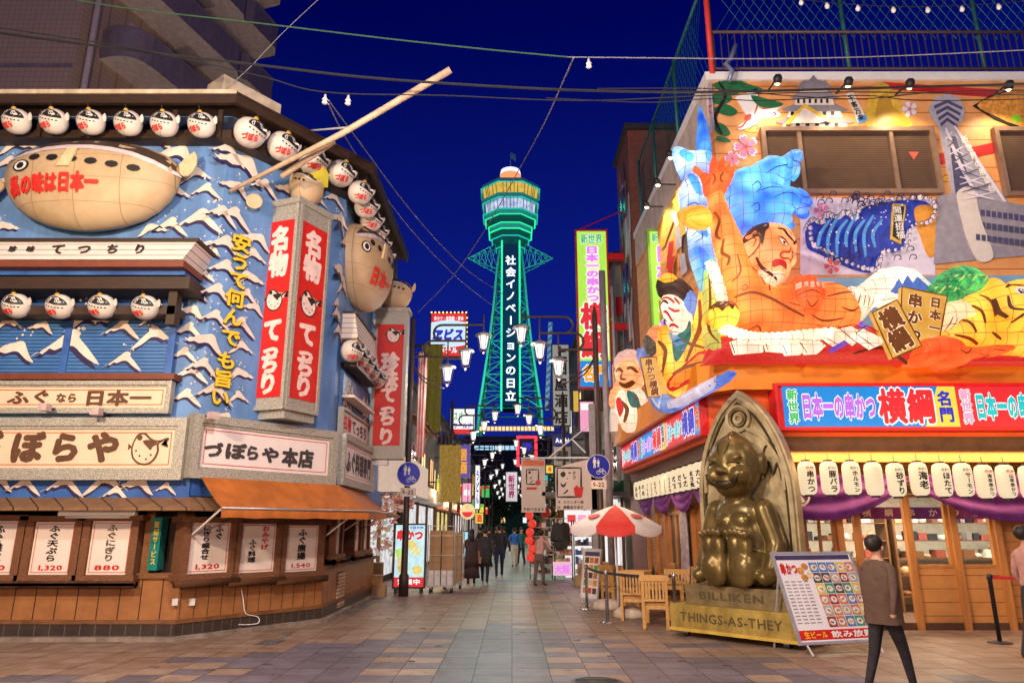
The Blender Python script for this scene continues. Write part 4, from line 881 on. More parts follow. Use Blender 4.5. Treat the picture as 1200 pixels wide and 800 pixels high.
# lilac ground with the painted blue wave and banner
wv = [([(938, 232), (1096, 232), (1096, 322), (938, 322)], LIL, False), ([(944, 268), (952, 258), (962, 262), (968, 252), (980, 256), (990, 250), (1000, 258), (1006, 246), (1020, 240), (1066, 234), (1090, 240), (1086, 262), (1064, 268), (1058, 292), (1030, 300), (1024, 318), (1006, 318), (980, 308), (960, 298), (946, 290)], BLUEP, True)]
for x, y in smooth(wv[1][0], 4): r = rw.uniform(1.6, 3.4); wv.append(([(x + r * math.cos(q * .785), y + r * math.sin(q * .785)) for q in range(8)], LIL, False)); wv.append((stroke([(x - r, y + r), (x - r, y - r * .5), (x + r * .7, y - r), (x + r * .5, y + r * .4)], .9), NAVY, False))
for k in range(7): wv.append((stroke([(952 + k * 11, 296 + (k % 3) * 6), (955 + k * 10, 280), (966 + k * 10, 264 - (k % 2) * 5)], 4), CYANP, False))
for k in range(60): 
    x, y = rw.uniform(950, 1058), rw.uniform(244, 300); r = rw.uniform(.5, 1.2)
    if not (y < 262 and x < 1000): wv.append(([(x - r, y), (x, y - r), (x + r, y), (x, y + r)], WHITE, False))
for k in range(44):
    x, y = 946 + rw.uniform(0, 116), rw.choice((rw.uniform(238, 252), rw.uniform(300, 318))); wv.append((stroke([(x - 5, y + 3), (x - 3, y - 3), (x + 2, y - 3), (x + 3, y + 1), (x, y + 1)], 1.2), NAVY, False))
panel('wave_picture', 'lilac mural panel with dark blue breaking wave and white spray under the windows', 'mural panel', UF, wv, .012)
o = panel('banner_picture', 'small yellow banner picture reading 開運招福 on the blue wave', 'mural panel', UF, [([(1046, 238), (1062, 240), (1056, 286), (1044, 280)], GLD, False), ([(1048, 241), (1060, 242), (1054, 282), (1046, 277)], BLACK, False)], .05)
m = MB(); m.text('開運招福', UF, UF.box(1048, 241, 1059, 280, .06), WHITE, .058, True, .02); m.build('lettering', o)
panel('cloud_picture', 'orange curling cloud painted beside the tower picture', 'mural panel', UF, [([(1072, 244), (1084, 240), (1096, 244), (1100, 262), (1096, 296), (1088, 300), (1080, 280), (1074, 262)], M('cloud_orange', (.72, .32, .04), .5), True)], .03)
for k, (x, y, s) in enumerate(((884, 150, 1), (905, 134, .8), (1108, 208, .9), (1150, 176, .8), (1128, 226, .7), (870, 205, .9))): panel('cloud_picture', 'painted pale swirl cloud %s on the orange front wall' % ('left of the windows near the crane', 'under the crane wing', 'just right of the small window pane', 'between the tower picture and the ribbon', 'at the foot of the tower picture', 'behind the blue lantern wave')[k], 'mural picture', UF, [([(x - 12 * s, y + 3), (x - 6 * s, y - 4 * s), (x + 2, y - 6 * s), (x + 12 * s, y - 1), (x + 8 * s, y + 4 * s), (x - 4, y + 5 * s)], LIL if k % 2 else GLD, True), (stroke([(x - 6 * s, y + 2), (x, y - 3 * s), (x + 5 * s, y), (x + 1, y + 2)], 1.6), RED, False)], .01)
# eave spotlights of the mural
SPOTM = E('spot_lens', (1, .82, .5), 14)
for k, (x, y) in enumerate(((911, 97), (994, 100), (1066, 102), (1182, 104))):
    p = UF.W(*UF.P(x, y, .55), .55); t = thing('mural_spotlight', ['lit spotlight over the painted crane', 'lit spotlight over the banner right of the castle picture', 'lit spotlight over the gold figure picture', 'lit spotlight over the fried food picture'][k], 'spotlight', p, 'spotlights under the roof edge')
    m = MB(); m.lathe([(.05, .02), (.08, .0), (.09, -.10), (.05, -.16), (0, -.17)], p, DARKM, 12, True, (0, .45, -.89)); m.tube([p + Vector((0, 0, .1)), p + Vector((0, .5, .15))], .02, DARKM, 6); m.build('housing', t)
    m = MB(); m.ball(p, (.055, .055, .055), SPOTM, 10, 6); m.build('lens', t)
    lamp('SPOT', p + Vector((0, -.05, -.06)), 130, (1, .78, .48), .06, aim=p + Vector((0, .6, -2.2)), spot=120)
lamp('POINT', (9.0, 9.6, 8.2), 120, (1, .86, .76), .3)
for k, (x, y) in enumerate(((786, 184), (771, 216), (758, 242))):
    p = UL.W(*UL.P(x, y, .5), .5); t = thing('mural_spotlight', ['lit spotlight on the side wall, nearest the blue lantern wave', 'lit spotlight on the side wall between the other two', 'lit spotlight on the side wall, farthest down the street'][k], 'spotlight', p, 'spotlights along the side wall')
    m = MB(); m.lathe([(.05, .02), (.08, .0), (.09, -.10), (.05, -.16), (0, -.17)], p, DARKM, 12, True, (.3, .3, -.89)); m.tube([p, p + UL.n * -.5], .02, DARKM, 6); m.build('housing', t)
    m = MB(); m.ball(p, .06, SPOTM, 10, 6); m.build('lens', t)
    lamp('SPOT', p + Vector((-.05, -.05, -.06)), 200, (1, .78, .48), .06, aim=p + Vector((.8, 0, -2)), spot=120)
# side wall murals
def UL_inv(u, v):
    p = UL.W(u, v, .03); d = p - Vector((0, 0, CAMZ)); f = d.y * cT + d.z * sT; return (600 + FPX * d.x / f, 400 - FPX * (d.z * cT - d.y * sT) / f)
sp_ = [([(803, 180), (818, 120), (832, 96), (836, 150), (826, 170)], M('mural_grey_lilac', (.42, .40, .50), .5, var=.3, scale=6), False), (star(817, 150, 12, 7, .5), RED, False), (star(826, 128, 10, 6, .5), RED, False), ([(770, 262), (784, 210), (798, 205), (800, 236), (788, 262), (776, 292)], M('mural_orange', (.65, .28, .06), .5, var=.4, scale=6), True), ([(776, 250), (783, 222), (791, 215), (790, 240), (782, 262)], GLD, True), ([(758, 262), (768, 240), (776, 240), (770, 270), (760, 290)], CREAM, True), ([(796, 300), (806, 240), (812, 240), (812, 320)], M('mural_brown', (.2, .14, .1), .5), False)]
SMC = [M('mural_grey_lilac', (1, 1, 1)), GLD, RED, M('mural_orange', (1, 1, 1)), BLUEP, CREAM, M('mural_brown', (1, 1, 1))]
for k in range(60): x = rw.uniform(640, 690) * 1.172; y = 470 - (x - 750) * rw.uniform(.5, 4.6); u, v = UL.P(x, y); u = min(max(u, .6), 7.6); v = min(max(v, 4.9), 9.4); a = rw.uniform(-.6, .6); sp_.append(([UL_inv(u, v), UL_inv(u + a, v + .55), UL_inv(u + a + .5, v + .4), UL_inv(u + .55, v - .1)], SMC[k % 7], False))
panel('side_mural', 'crowded painted pictures in red, orange and grey on the narrow side wall', 'mural panel', UL, sp_, .03)
# roof fence: chain link above a barred parapet rail
FM = M('green_fence_steel', (.03, .16, .14), .5, .3); BRM = M('brown_rail_steel', (.10, .06, .06), .5, .3)
t = thing('roof_fence', 'green chain-link roof fence over a brown barred rail along the restaurant roof', 'fence', (9, 13.1, 10.95))
m = MB()
for x in (4.3, 7.2, 10.1, 13.0): m.tube([(x, 13.15, 10.95), (x - .0, 13.15, 13.5)], .045, FM, 8)
for y in (16.0, 18.8, 21.2): m.tube([(4.2, y, 10.95), (4.2, y, 13.5)], .045, FM, 8)
m.build('post', t)
m = MB(); m.tube([(4.3, 13.15, 13.45), (15, 13.15, 13.45)], .035, FM, 8); m.tube([(4.25, 13.15, 13.45), (4.2, 21.2, 13.45)], .035, FM, 8); m.build('top_rail', t)
m = MB()
for k in range(-12, 50):
    for sx in (1, -1):
        a = 4.3 + k * .22; z0, z1 = 11.9, 13.42; x0, x1 = (a, a + (z1 - z0) * .6) if sx == 1 else (a + (z1 - z0) * .6, a)
        if min(x0, x1) > 4.25 and max(x0, x1) < 15: m.tube([(x0, 13.15, z0), (x1, 13.15, z1)], .005, FM, 3, False)
for k in range(0, 34):
    for sx in (1, -1):
        a = 13.2 + k * .22; z0, z1 = 11.2, 13.42; y0, y1 = (a, a + 1.2) if sx == 1 else (a + 1.2, a); m.tube([(4.2, y0, z0), (4.2, y1, z1)], .005, FM, 3, False)
m.build('chain_link', t)
m = MB(); m.tube([(4.2, 12.98, 11.95), (15, 12.98, 11.95)], .035, BRM, 8); m.tube([(4.2, 12.98, 11.05), (15, 12.98, 11.05)], .03, BRM, 8)
for k in range(72): m.tube([(4.3 + k * .15, 12.98, 11.05), (4.3 + k * .15, 12.98, 11.95)], .012, BRM, 4, False)
m.build('barred_rail', t)
m = MB(); m.tube([(4.2, 12.95, 10.9), (4.2, 12.95, 15.5)], .06, M('red_pole', (.5, .03, .02), .5), 8); tag(m.build('corner_pole'), 'thin red pole rising at the corner of the restaurant roof', 'pole')
# the two long lit signboards
SKYB = E('sign_lit_blue', (.01, .28, .80), .85); SRED = E('sign_lit_red', (.86, .03, .04), .85); SYEL = E('sign_lit_yellow', (.85, .72, .08), .9); SCY = E('sign_lit_cyan', (.02, .58, .62), .9); SWH = E('sign_lit_white', (1, .96, .95), 1.0); SGRN = E('sign_lit_green', (.05, .55, .12), .9); SVIO = E('sign_lit_violet', (.55, .16, .85), .9); SDB = E('sign_lit_navy', (.03, .03, .55), .9); SPINK = E('sign_lit_pink', (.9, .35, .55), .95); SLIME = E('sign_lit_lime', (.45, .85, .08), .95); SMAG = E('sign_lit_magenta', (.82, .22, .85), 1.0)
def outlined(mb, txt, fr, box, col, d, vertical=False, bold=.05, out=.11, ocol=None):
    mb.text(txt, fr, box, ocol or SWH, d, vertical, out); mb.text(txt, fr, box, col, d + .004, vertical, bold)
REDM = M('red_sign_casing', (.62, .015, .02), .4)
def shopsign(t, fr, u0, u1, v0, v1, k):
    w_ = u1 - u0; cols = (SKYB, SRED, SYEL) if k % 2 == 0 else (SRED, SCY, SKYB)
    m = MB(); m.fbox(fr, u0, u1, v0, v1, .0, .02, cols[0]); m.prism(fr, [(u0 + w_ * .80, v0), (u1, v0), (u1, v1), (u0 + w_ * .90, v1)], .023, .023, cols[2]); m.build('lit_face', t)
    m = MB(); h = v1 - v0
    outlined(m, '新世界', fr, (u0 + w_ * .02, v0 + h * .06, u0 + w_ * .085, v1 - h * .06), SGRN if k % 2 == 0 else SPINK, .026, True, .04, .1, SWH)
    outlined(m, '日本一の串かつ', fr, (u0 + w_ * .10, v0 + h * .16, u0 + w_ * .53, v1 - h * .16), SVIO if k % 2 == 0 else SCY, .03, bold=.05, out=.10)
    outlined(m, '横綱', fr, (u0 + w_ * .54, v0 + h * .05, u0 + w_ * .87, v1 - h * .03), SRED if k % 2 == 0 else SDB, .036, bold=.04, out=.09)
    outlined(m, '名門', fr, (u0 + w_ * .885, v0 + h * .1, u0 + w_ * .975, v1 - h * .1), SDB if k % 2 == 0 else SRED, .03, True, .04, .09, SYEL)
    m.build('lettering', t)
u0, v0, u1, v1 = SF.box(918, 453, 1121, 500)
t = thing('lit_signboard', 'long lit blue and red signboard over the pine storefront, facing the square', 'sign', SF.W(2, v0, 0))
m = MB(); m.fbox(SF, u0 - .14, 10, v0 - .06, v1 + .06, -.3, -.002, REDM); m.frame(SF, u0 - .14, 10, v0 - .06, v1 + .06, .055, -.002, .05, REDM); m.build('casing', t)
shopsign(t, SF, u0, u1, v0, v1, 0); shopsign(t, SF, u1 + .004, u1 + (u1 - u0), v0, v1, 1); shopsign(t, SF, u1 + (u1 - u0) + .008, u1 + 2 * (u1 - u0), v0, v1, 0)
t = thing('lit_signboard', 'long lit signboard running down the street side under the lantern actors', 'sign', SLF.W(4, 3.4, 0))
v0, v1 = 3.40, 3.98; L = SLF.len / 3
m = MB(); m.fbox(SLF, 0, SLF.len, v0 - .06, v1 + .06, -.3, -.002, REDM); m.frame(SLF, 0, SLF.len, v0 - .06, v1 + .06, .05, -.002, .05, REDM); m.build('casing', t)
for k in range(3): shopsign(t, SLF, .06 + k * (L - .04), .06 + (k + 1) * (L - .04) - .004, v0, v1, k + 1)
# storefront: pine walls, posts, glazing and doors
m = MB()
def gw(x0, y0, x1, y1): return GF.box(x0, y0, x1, y1)
dk = M('door_pine', (.50, .25, .08), .45, var=.2, scale=3, stretch=(6, 6, .8))
zT = 2.82
def uG(x, y=680): return GF.P(x, y)[0]
ua, ub, uc, ud, ue, uf = uG(905), uG(944), uG(989), uG(1070), uG(1124), uG(1176)
m.fbox(GF, 0, ub, 0, zT, -.1, 0, PINEW); m.fbox(GF, uf, 11, 0, zT, -.1, 0, PINEW); m.fbox(GF, ub, uc, 0, .95, -.1, 0, PINEW)
m.fbox(GF, ub, uf, 2.3, zT, -.1, 0, PINEW); m.fbox(GL, 0, GL.len - .01, 0, zT, -.1, 0, PINEW); m.build('storefront_wall', rb)
for u in (.0, ub, uc, uG(1010), ud, ue, uf):
    m = MB(); m.fbox(GF, u - .055, u + .055, 0, zT - .005, .002, .10, POST); m.build('post', rb)
for k in range(8):
    m = MB(); m.fbox(GL, .25 + k * 1.15, .37 + k * 1.15, 0, zT - .005, .002, .08, POST); m.build('post', rb)
m = MB(); m.fbox(GF, 0, 11, .0, .12, .002, .05, DBEAM); m.fbox(GL, 0, GL.len - .1, 0, .12, .002, .05, DBEAM); m.build('plinth', rb)
GLS = glass('shop_glass')
for k, (a, c) in enumerate(((ud + .055, ue - .055), (ue + .055, uf - .055))):
    m = MB(); m.fbox(GF, a, c, .12, 1.02, -.06, .02, lines_mat('door_boards', (.48, .20, .05), (.18, .07, .015), 4.5, 'Z', .05, col2=(.58, .27, .08), bump=.3)); m.frame(GF, a, c, 1.025, 2.28, .05, -.05, .03, POST); dr = m.build('sliding_door', rb)
    m = MB(); m.fbox(GF, a + .05, c - .05, 1.075, 2.23, -.02, -.012, GLS); m.build('door_glass', dr)
m = MB(); m.frame(GF, ub + .06, uc - .06, .955, 2.29, .05, -.05, .03, POST); m.fbox(GF, (ub + uc) / 2 - .02, (ub + uc) / 2 + .02, 1.0, 2.24, -.04, .02, POST); wn = m.build('window', rb)
m = MB(); m.fbox(GF, ub + .11, uc - .11, 1.005, 2.24, -.03, -.022, GLS); m.build('window_glass', wn)
m = MB(); m.fbox(GL, 3.2, 5.2, .7, 2.0, .003, .05, M('side_window_dark', (.10, .06, .03), .15)); wn = m.build('window', rb); m = MB(); m.frame(GL, 3.1, 5.3, .6, 2.1, .1, .003, .1, POST); m.build('window_frame', wn)
# interior room seen through the entrance
ir = MB(); X0, X1, Y0, Y1 = 4.4, 14.5, 13.16, 17.0; IW = M('interior_white', (.7, .66, .58), .6); IFL = M('interior_floor', (.13, .08, .06), .4)
ir.box(X0, X1, Y1, Y1 + .1, 0, 2.8, IW); ir.box(X0, X1, Y0, Y1, 2.78, 2.85, IW); ir.box(X0 - .1, X0, Y0, Y1, 0, 2.8, IW); ir.box(X1, X1 + .1, Y0, Y1, 0, 2.8, IW); ir.box(X0, X1, Y0, Y1, .002, .03, IFL); ir.build('interior_shell', rb)
for x in (6.2, 8.2, 10.2):
    m = MB(); m.box(x - .6, x + .6, 14.2, 14.5, 2.70, 2.775, E('ceiling_tube', (1, .93, .82), 5)); m.build('ceiling_light', rb); lamp('AREA', (x, 14.35, 2.66), 120, (1, .80, .55), aim=(x, 14.35, 0), size=(1.2, .3))
ITEM = [M('item_%s' % n, c, .5) for n, c in (('red', (.6, .05, .04)), ('white', (.75, .73, .7)), ('green', (.12, .4, .08)), ('yellow', (.75, .5, .06)), ('brown', (.2, .09, .04)), ('blue', (.05, .15, .45)), ('black', (.03, .03, .03)), ('pink', (.75, .3, .38)), ('kraft', (.48, .32, .18)))]
IT2 = [ITEM[1], ITEM[4], ITEM[8], ITEM[6], ITEM[1], M('item_dull_red', (.28, .07, .05), .5), M('item_steel', (.4, .4, .42), .3, .6)]
t = thing('interior_shelf', 'dark shelf full of dishes and boxes inside the restaurant entrance', 'shelf', (7.4, 15.5, 0))
rr = random.Random(5)
m = MB()
for (x0, x1) in ((6.0, 7.8), (8.0, 11.0)):
    for z in (.35, .75, 1.1, 1.45, 1.8): m.box(x0, x1, 15.3, 15.75, z - .02, z, M('shelf_brown', (.14, .07, .03), .5))
    m.box(x0 - .04, x0, 15.3, 15.75, 0, 2.0, M('shelf_brown', (1, 1, 1))); m.box(x1, x1 + .04, 15.3, 15.75, 0, 2.0, M('shelf_brown', (1, 1, 1)))
m.build('frame', t)
for (x0, x1) in ((6.0, 7.8), (8.0, 11.0)):
    for z in (.35, .75, 1.1, 1.45, 1.8):
        m = MB(); x = x0 + .04
        while x < x1 - .25:
            w_ = rr.uniform(.08, .22); h_ = rr.uniform(.06, .2)
            if rr.random() < .5: m.box(x, x + w_, 15.34, 15.6, z + .002, z + h_, rr.choice(IT2))
            else: m.lathe([(w_ / 2, 0), (w_ / 2, h_ * .8), (w_ / 4, h_)], (x + w_ / 2, 15.45, z + .002), rr.choice(IT2), 10)
            x += w_ + rr.uniform(.01, .08)
        m.build('stocked_goods', t)
NOR = M('purple_cloth', (.135, .02, .18), .75, var=.15, scale=3, col2=(.22, .05, .30)); NORW = M('cloth_white_print', (.8, .75, .72), .7)
t = thing('inner_curtain', 'short purple curtain with white round crests inside above the counter', 'curtain', (8, 13.9, 1.9)); FI = Frame((5.2, 13.9), (13, 13.9))
m = MB(); z = 1.86; vs = []; n = 120
for i in range(n + 1): vs += [FI.W(i * .06, z, .015 * math.sin(i * 1.3)), FI.W(i * .06, z + .22, .01 * math.sin(i * 1.3))]
m.add(vs, [(2 * i, 2 * i + 2, 2 * i + 3, 2 * i + 1) for i in range(n)], NOR, True); m.build('cloth', t)
m = MB()
for i in range(16): m.text('串かつ横綱'[i % 5], FI, (.2 + i * .42, 1.9, .38 + i * .42, 2.06), NORW, .03, bold=.02)
m.build('lettering', t)
for i, tx_ in enumerate(('串かつ盛合', 'どて焼', 'ビール', '生中', '枝豆', 'たこ焼')):
    m = MB(); u = uG(1004) + i * .26; m.fbox(GF, u, u + .2, 2.32, 2.74, .002, .012, POST); o = m.build('wooden_plaque'); tag(o, 'hanging wooden plaque reading %s above the entrance' % tx_, 'plaque', 'wooden plaques over the entrance')
    m = MB(); m.text(tx_, GF, (u + .02, 2.34, u + .18, 2.72), BLACK, .016, True, .02); m.build('lettering', o)
# purple swags
def swag(label, fr, u0, u1, ztop, sag, d=.25):
    t = thing('swag_curtain', label, 'curtain', fr.W((u0 + u1) / 2, ztop - sag, d), 'purple swags under the lanterns')
    m = MB(); N, K = 36, 12; vs = []
    for i in range(N + 1):
        f = i / N
        for k in range(K + 1):
            g = k / K; drop = (.12 + sag * math.sin(math.pi * f) ** .8) * g
            vs.append(fr.W(u0 + (u1 - u0) * f, ztop - drop, d + .05 * math.sin(g * 16 + 2 * f) * math.sin(math.pi * f) + .03 * g))
    m.add(vs, [(i * (K + 1) + k, (i + 1) * (K + 1) + k, (i + 1) * (K + 1) + k + 1, i * (K + 1) + k + 1) for i in range(N) for k in range(K)], NOR, True); m.build('cloth', t)
    return t
def crest(t, fr, u, z, r, d):
    m = MB(); e = [(u + r * math.cos(k * .3927), z + r * math.sin(k * .3927)) for k in range(16)]; m.prism(fr, e, d, d, NORW)
    m.prism(fr, [(u + r * .8 * math.cos(k * .3927), z + r * .8 * math.sin(k * .3927)) for k in range(16)], d + .003, d + .003, NOR)
    for q in range(6):
        a = q * math.pi / 3; m.prism(fr, [(u + r * .12 * math.cos(a + 1.57), z + r * .12 * math.sin(a + 1.57)), (u + r * .72 * math.cos(a - .25), z + r * .72 * math.sin(a - .25)), (u + r * .72 * math.cos(a + .25), z + r * .72 * math.sin(a + .25))], d + .006, d + .006, NORW)
    m.build('crest', t)
s1 = swag('purple swag curtain beside the statue, left of the entrance post', GF, uG(850, 580), uG(1056, 580), 2.60, .66); crest(s1, GF, uG(926, 585), 2.25, .2, .42)
s2 = swag('purple swag curtain hanging over the sliding doors at the right', GF, uG(1058, 580), uG(1300, 580), 2.60, .68); crest(s2, GF, uG(1196, 585), 2.25, .2, .42)
for k in range(4): swag('purple swag curtain %s from the far end along the side wall' % ORD[k], GL, .3 + k * 2.0, 2.25 + k * 2.0, 2.55, .40)
# paper lanterns with dish names
LANP = lines_mat('lit_lantern_paper', (.95, .72, .44), (.80, .56, .32), 22, 'Z', .12, emit=.86, col2=(1, .82, .56), nscale=2, bump=.2)
def plantern(name, label, c, r, h, fr, head, txt, grp):
    t = thing(name, label, 'lantern', Vector(c) - Vector((0, 0, h / 2)), grp)
    m = MB(); m.lathe([(r * .5, -h / 2), (r * .86, -h * .44), (r, -h * .3), (r, h * .3), (r * .86, h * .44), (r * .5, h / 2)], c, LANP, 14); m.build('paper', t)
    m = MB(); m.lathe([(r * .52, h / 2), (r * .52, h / 2 + .03)], c, BLACK, 12, False); m.lathe([(r * .52, -h / 2 - .03), (r * .52, -h / 2)], c, BLACK, 12, False); m.tube([Vector(c) + Vector((0, 0, h / 2)), Vector(c) + Vector((0, 0, h / 2 + .14))], .008, BLACK, 5); m.build('rim', t)
    f2 = TFrame(Vector(c), fr.u, (0, 0, 1)); hf = lambda p: math.sqrt(max(.0001, r * r - min(p[0] ** 2, r * r * .95)))
    if txt:
        m = MB(); n = len(txt); ch = min(.15, h * .66 / n); zt = h * .22; m.text(txt, f2, (-ch * .55, zt - ch * n, ch * .55, zt), BLACK, .008, True, .035, hf=hf)
        if head: m.text(head, f2, (-r * .5, h * .25, r * .5, h * .34), M('lantern_red_ink', (1, 1, 1)) if head == '名物' else BLACK, .008, False, .02, hf=hf)
        m.build('lettering', t)
    return t
LX = [(946, 560), (972, 560), (998, 560), (1024, 561), (1050, 562), (1077, 561), (1104, 562), (1129, 562), (1154, 564), (1179, 564), (1206, 565)]
LT = [('名物', '串かつ'), ('おつう', '豚バラ'), ('名かつ', 'ホルモン'), ('', ''), ('おかつ', '砂ずり'), ('おかつ', '海老'), ('おかつ', 'ほたて'), ('おかつ', 'サーモン'), ('名物', '海幸串かつ'), ('名物', '山幸串かつ'), ('', '')]
FLn = Frame((4.2, 12.35), (15, 12.35))
for k, ((x, y), (hd, tx_)) in enumerate(zip(LX, LT)):
    u, v = FLn.P(x, y); lab = 'white paper lantern reading %s hanging under the signboard' % tx_ if tx_ else ('plain-sided white paper lantern whose writing is turned away, between ホルモン and 砂ずり' if k == 3 else 'white paper lantern cut by the right edge of the photo')
    plantern('paper_lantern', lab, FLn.W(u, v), .145, .56, FLn, hd, tx_, 'paper lanterns along the storefront')
FLs = Frame((3.62, 21.0), (3.78, 13.1)); names = '海老 豚バラ 牛串 うずら しいたけ ほたて レンコン ししとう たまねぎ なす きす いか 紅生姜 たこ 玉子 餅'.split()
for k, nm in enumerate(names):
    plantern('paper_lantern', 'small white paper lantern reading %s in the row along the side street' % nm, FLs.W(.25 + k * .49, 2.72), .13, .5, Frame((0, 0), (1, -.35)), '', nm, 'paper lanterns along the side wall')
lamp('AREA', (8.5, 12.35, 2.98), 190, (1, .66, .30), aim=(8.5, 12.6, 0), size=(8, .4)); lamp('AREA', (3.72, 17, 2.9), 90, (1, .68, .34), aim=(3.5, 17, 0), size=(.4, 7))
lamp('AREA', (8.5, 11.7, 3.2), 60, (1, .6, .22), aim=(8.5, 12.5, 4.6), size=(7, .2))
# ================================================================ lit paper-lantern float on the ledge
def paper(name, c1, c2, s=.9, ax='X', sc=5.5, dark=(.10, .03, .01), duty=.045, ns=1.9):
    m = lines_mat(name, c1, dark, sc, ax, duty, emit=s * .46, warp=.05, axis2='Z', scale2=sc * .9, col2=c2, nscale=ns, bump=0); t = m.node_tree; b = t.nodes['Principled BSDF']
    if any(n.type == 'BSDF_TRANSLUCENT' for n in t.nodes): return m
    tr = t.nodes.new('ShaderNodeBsdfTranslucent'); mi = t.nodes.new('ShaderNodeAddShader'); t.links.new(b.inputs['Emission Color'].links[0].from_socket, tr.inputs[0])     # paper skin: the bulbs inside shine through
    t.links.new(b.outputs[0], mi.inputs[0]); t.links.new(tr.outputs[0], mi.inputs[1]); t.links.new(mi.outputs[0], t.nodes['Material Output'].inputs[0]); return m
SKIN = paper('lit_orange_skin', (.85, .10, .014), (1, .27, .065), 1.1); SKINY = paper('lit_orange_skin_side', (.85, .30, .12), (1, .62, .36), ax='Y')
FACE = paper('lit_face_paper', (.90, .24, .07), (1, .56, .30)); WAVE = paper('lit_wave_blue', (.008, .13, .88), (.16, .66, 1), 1.0); WAVEL = paper('lit_wave_pale', (.04, .26, .95), (.50, .85, 1), 1.0)
PWHITE = paper('lit_paper_white', (.78, .66, .52), (1, .95, .86), .85); PYEL = paper('lit_paper_yellow', (.85, .40, .02), (1, .74, .14), .9); PYELY = paper('lit_paper_yellow_side', (.80, .36, .02), (1, .70, .12), .9, ax='Y'); PRED = M('lit_paper_red', (.62, .008, .01), .5, var=.1, scale=40, emit=.75, col2=(.9, .05, .04)); PGRN = paper('lit_paper_green', (.36, .52, .10), (.66, .80, .30), .8)
PPINE = paper('lit_pine_green', (.0, .16, .09), (.10, .55, .16), .85, ns=9); PBLU = paper('lit_paper_blue', (.05, .16, .60), (.30, .50, .95), .8, ax='Y'); PWY = paper('lit_paper_white_side', (.80, .60, .48), (1, .92, .84), .85, ax='Y'); PVIO = M('lit_violet', (.22, .08, .62), .5, emit=.8)
PINK_ = M('lit_pale_pink', (.9, .5, .42), .5, emit=.8, var=.15); PSKY = M('lit_sky_board', (.25, .42, .60), .6, var=.2, scale=2, emit=.55)
INKL = M('lantern_brush_ink', (.06, .022, .01), .6); INKBR = M('lantern_brown_ink', (.18, .06, .01), .6)
for _k in list(MATS): 
    if _k.startswith('lit_'): MATS[_k].node_tree.nodes['Noise Texture'].inputs['Detail'].default_value = 1.2
def fig(name, label, cat, fr, px, d, H, Rr, mat, step=None, sm=3):
    q = smooth(fr.Ps(px, d + H * .6), sm) if sm else fr.Ps(px, d + H * .6)
    us = [a for a, b in q]; vs = [b for a, b in q]
    t = thing(name, label, cat, fr.W((min(us) + max(us)) / 2, min(vs), d), None)
    m = MB(); hf = m.pillow(fr, q, d, H, Rr, mat, step); m.build('lit_body', t); return t, hf
def sub(t, name, fr, px, d, H, Rr, mat, step=None, sm=3):
    q = smooth(fr.Ps(px, d + H * .6), sm) if sm else fr.Ps(px, d + H * .6); m = MB(); hf = m.pillow(fr, q, d, H, Rr, mat, step); m.build(name, t); return hf
def ink(t, name, fr, strokes, hf, mat=None, dd=.0, polys=()):
    m = MB()
    for path, wd in strokes:
        q = fr.Ps(path, dd); w_ = abs(fr.P(path[0][0] + wd, path[0][1], dd)[0] - fr.P(path[0][0], path[0][1], dd)[0]); m.decal(fr, stroke(q, w_), hf, mat or INKL, .015)
    for px, mm, sm in polys:
        q = fr.Ps(px, dd); m.decal(fr, smooth(q, 3) if sm else q, hf, mm, .02 + .004 * (px is None))
    return m.build(name, t)
# --- great wrestler
t, hf = fig('wrestler_figure', 'huge lit orange wrestler lantern with one arm raised high over the corner', 'lantern figure', RF, [(830, 220), (832, 242), (836, 268), (839, 290), (846, 310), (850, 330), (856, 348), (866, 368), (874, 384), (886, 391), (915, 390), (945, 387), (975, 380), (1005, 378), (1016, 372), (1014, 360), (1004, 340), (985, 327), (962, 325), (930, 327), (912, 331), (898, 320), (884, 300), (877, 280), (868, 260), (858, 240), (850, 217)], .25, .42, .42, SKIN, .085)
dd = .55
ink(t, 'muscle_lines', RF, [([(838, 246), (843, 258), (841, 272), (845, 280)], 3), ([(848, 280), (847, 294), (854, 302), (853, 310)], 3), ([(862, 300), (866, 320), (858, 330)], 2), ([(862, 347), (880, 345), (900, 352), (922, 364), (940, 372)], 4), ([(880, 385), (888, 382), (895, 388)], 2.5), ([(880, 315), (890, 322), (894, 336)], 3), ([(902, 330), (899, 343)], 3), ([(966, 334), (985, 332), (1000, 340)], 2.5), ([(965, 350), (985, 345), (1000, 342)], 2.5), ([(948, 370), (965, 375), (990, 372)], 2), ([(920, 356), (934, 360), (944, 352)], 2), ([(984, 362), (998, 365), (1008, 358)], 2)], hf, INKBR, dd)
ink(t, 'chest_mark', RF, [([(868, 338), (871, 336), (874, 339), (871, 342), (868, 340)], 1.4)], hf, INKBR, dd)
h2 = sub(t, 'raised_hand', RF, [(829, 224), (826, 210), (821, 199), (815, 193), (817, 190), (823, 194), (831, 202), (835, 198), (836, 184), (839, 176), (842, 184), (843, 197), (846, 198), (847, 184), (850, 179), (852, 186), (851, 199), (853, 200), (855, 188), (858, 184), (859, 191), (856, 203), (858, 204), (860, 193), (863, 189), (864, 195), (860, 209), (855, 216), (851, 224)], .45, .22, .12, SKIN, .06, 2)
ink(t, 'palm_lines', RF, [([(834, 204), (837, 211), (834, 218)], 2.5), ([(848, 202), (843, 210), (846, 216)], 2.5), ([(827, 214), (833, 210)], 1.5)], h2, INKBR, .62)
h3 = sub(t, 'folded_hand', RF, [(932, 348), (934, 328), (938, 319), (943, 327), (946, 318), (950, 326), (953, 317), (957, 327), (960, 320), (963, 331), (967, 326), (969, 342), (964, 360), (950, 368), (938, 360)], .58, .22, .14, SKIN, .07, 2)
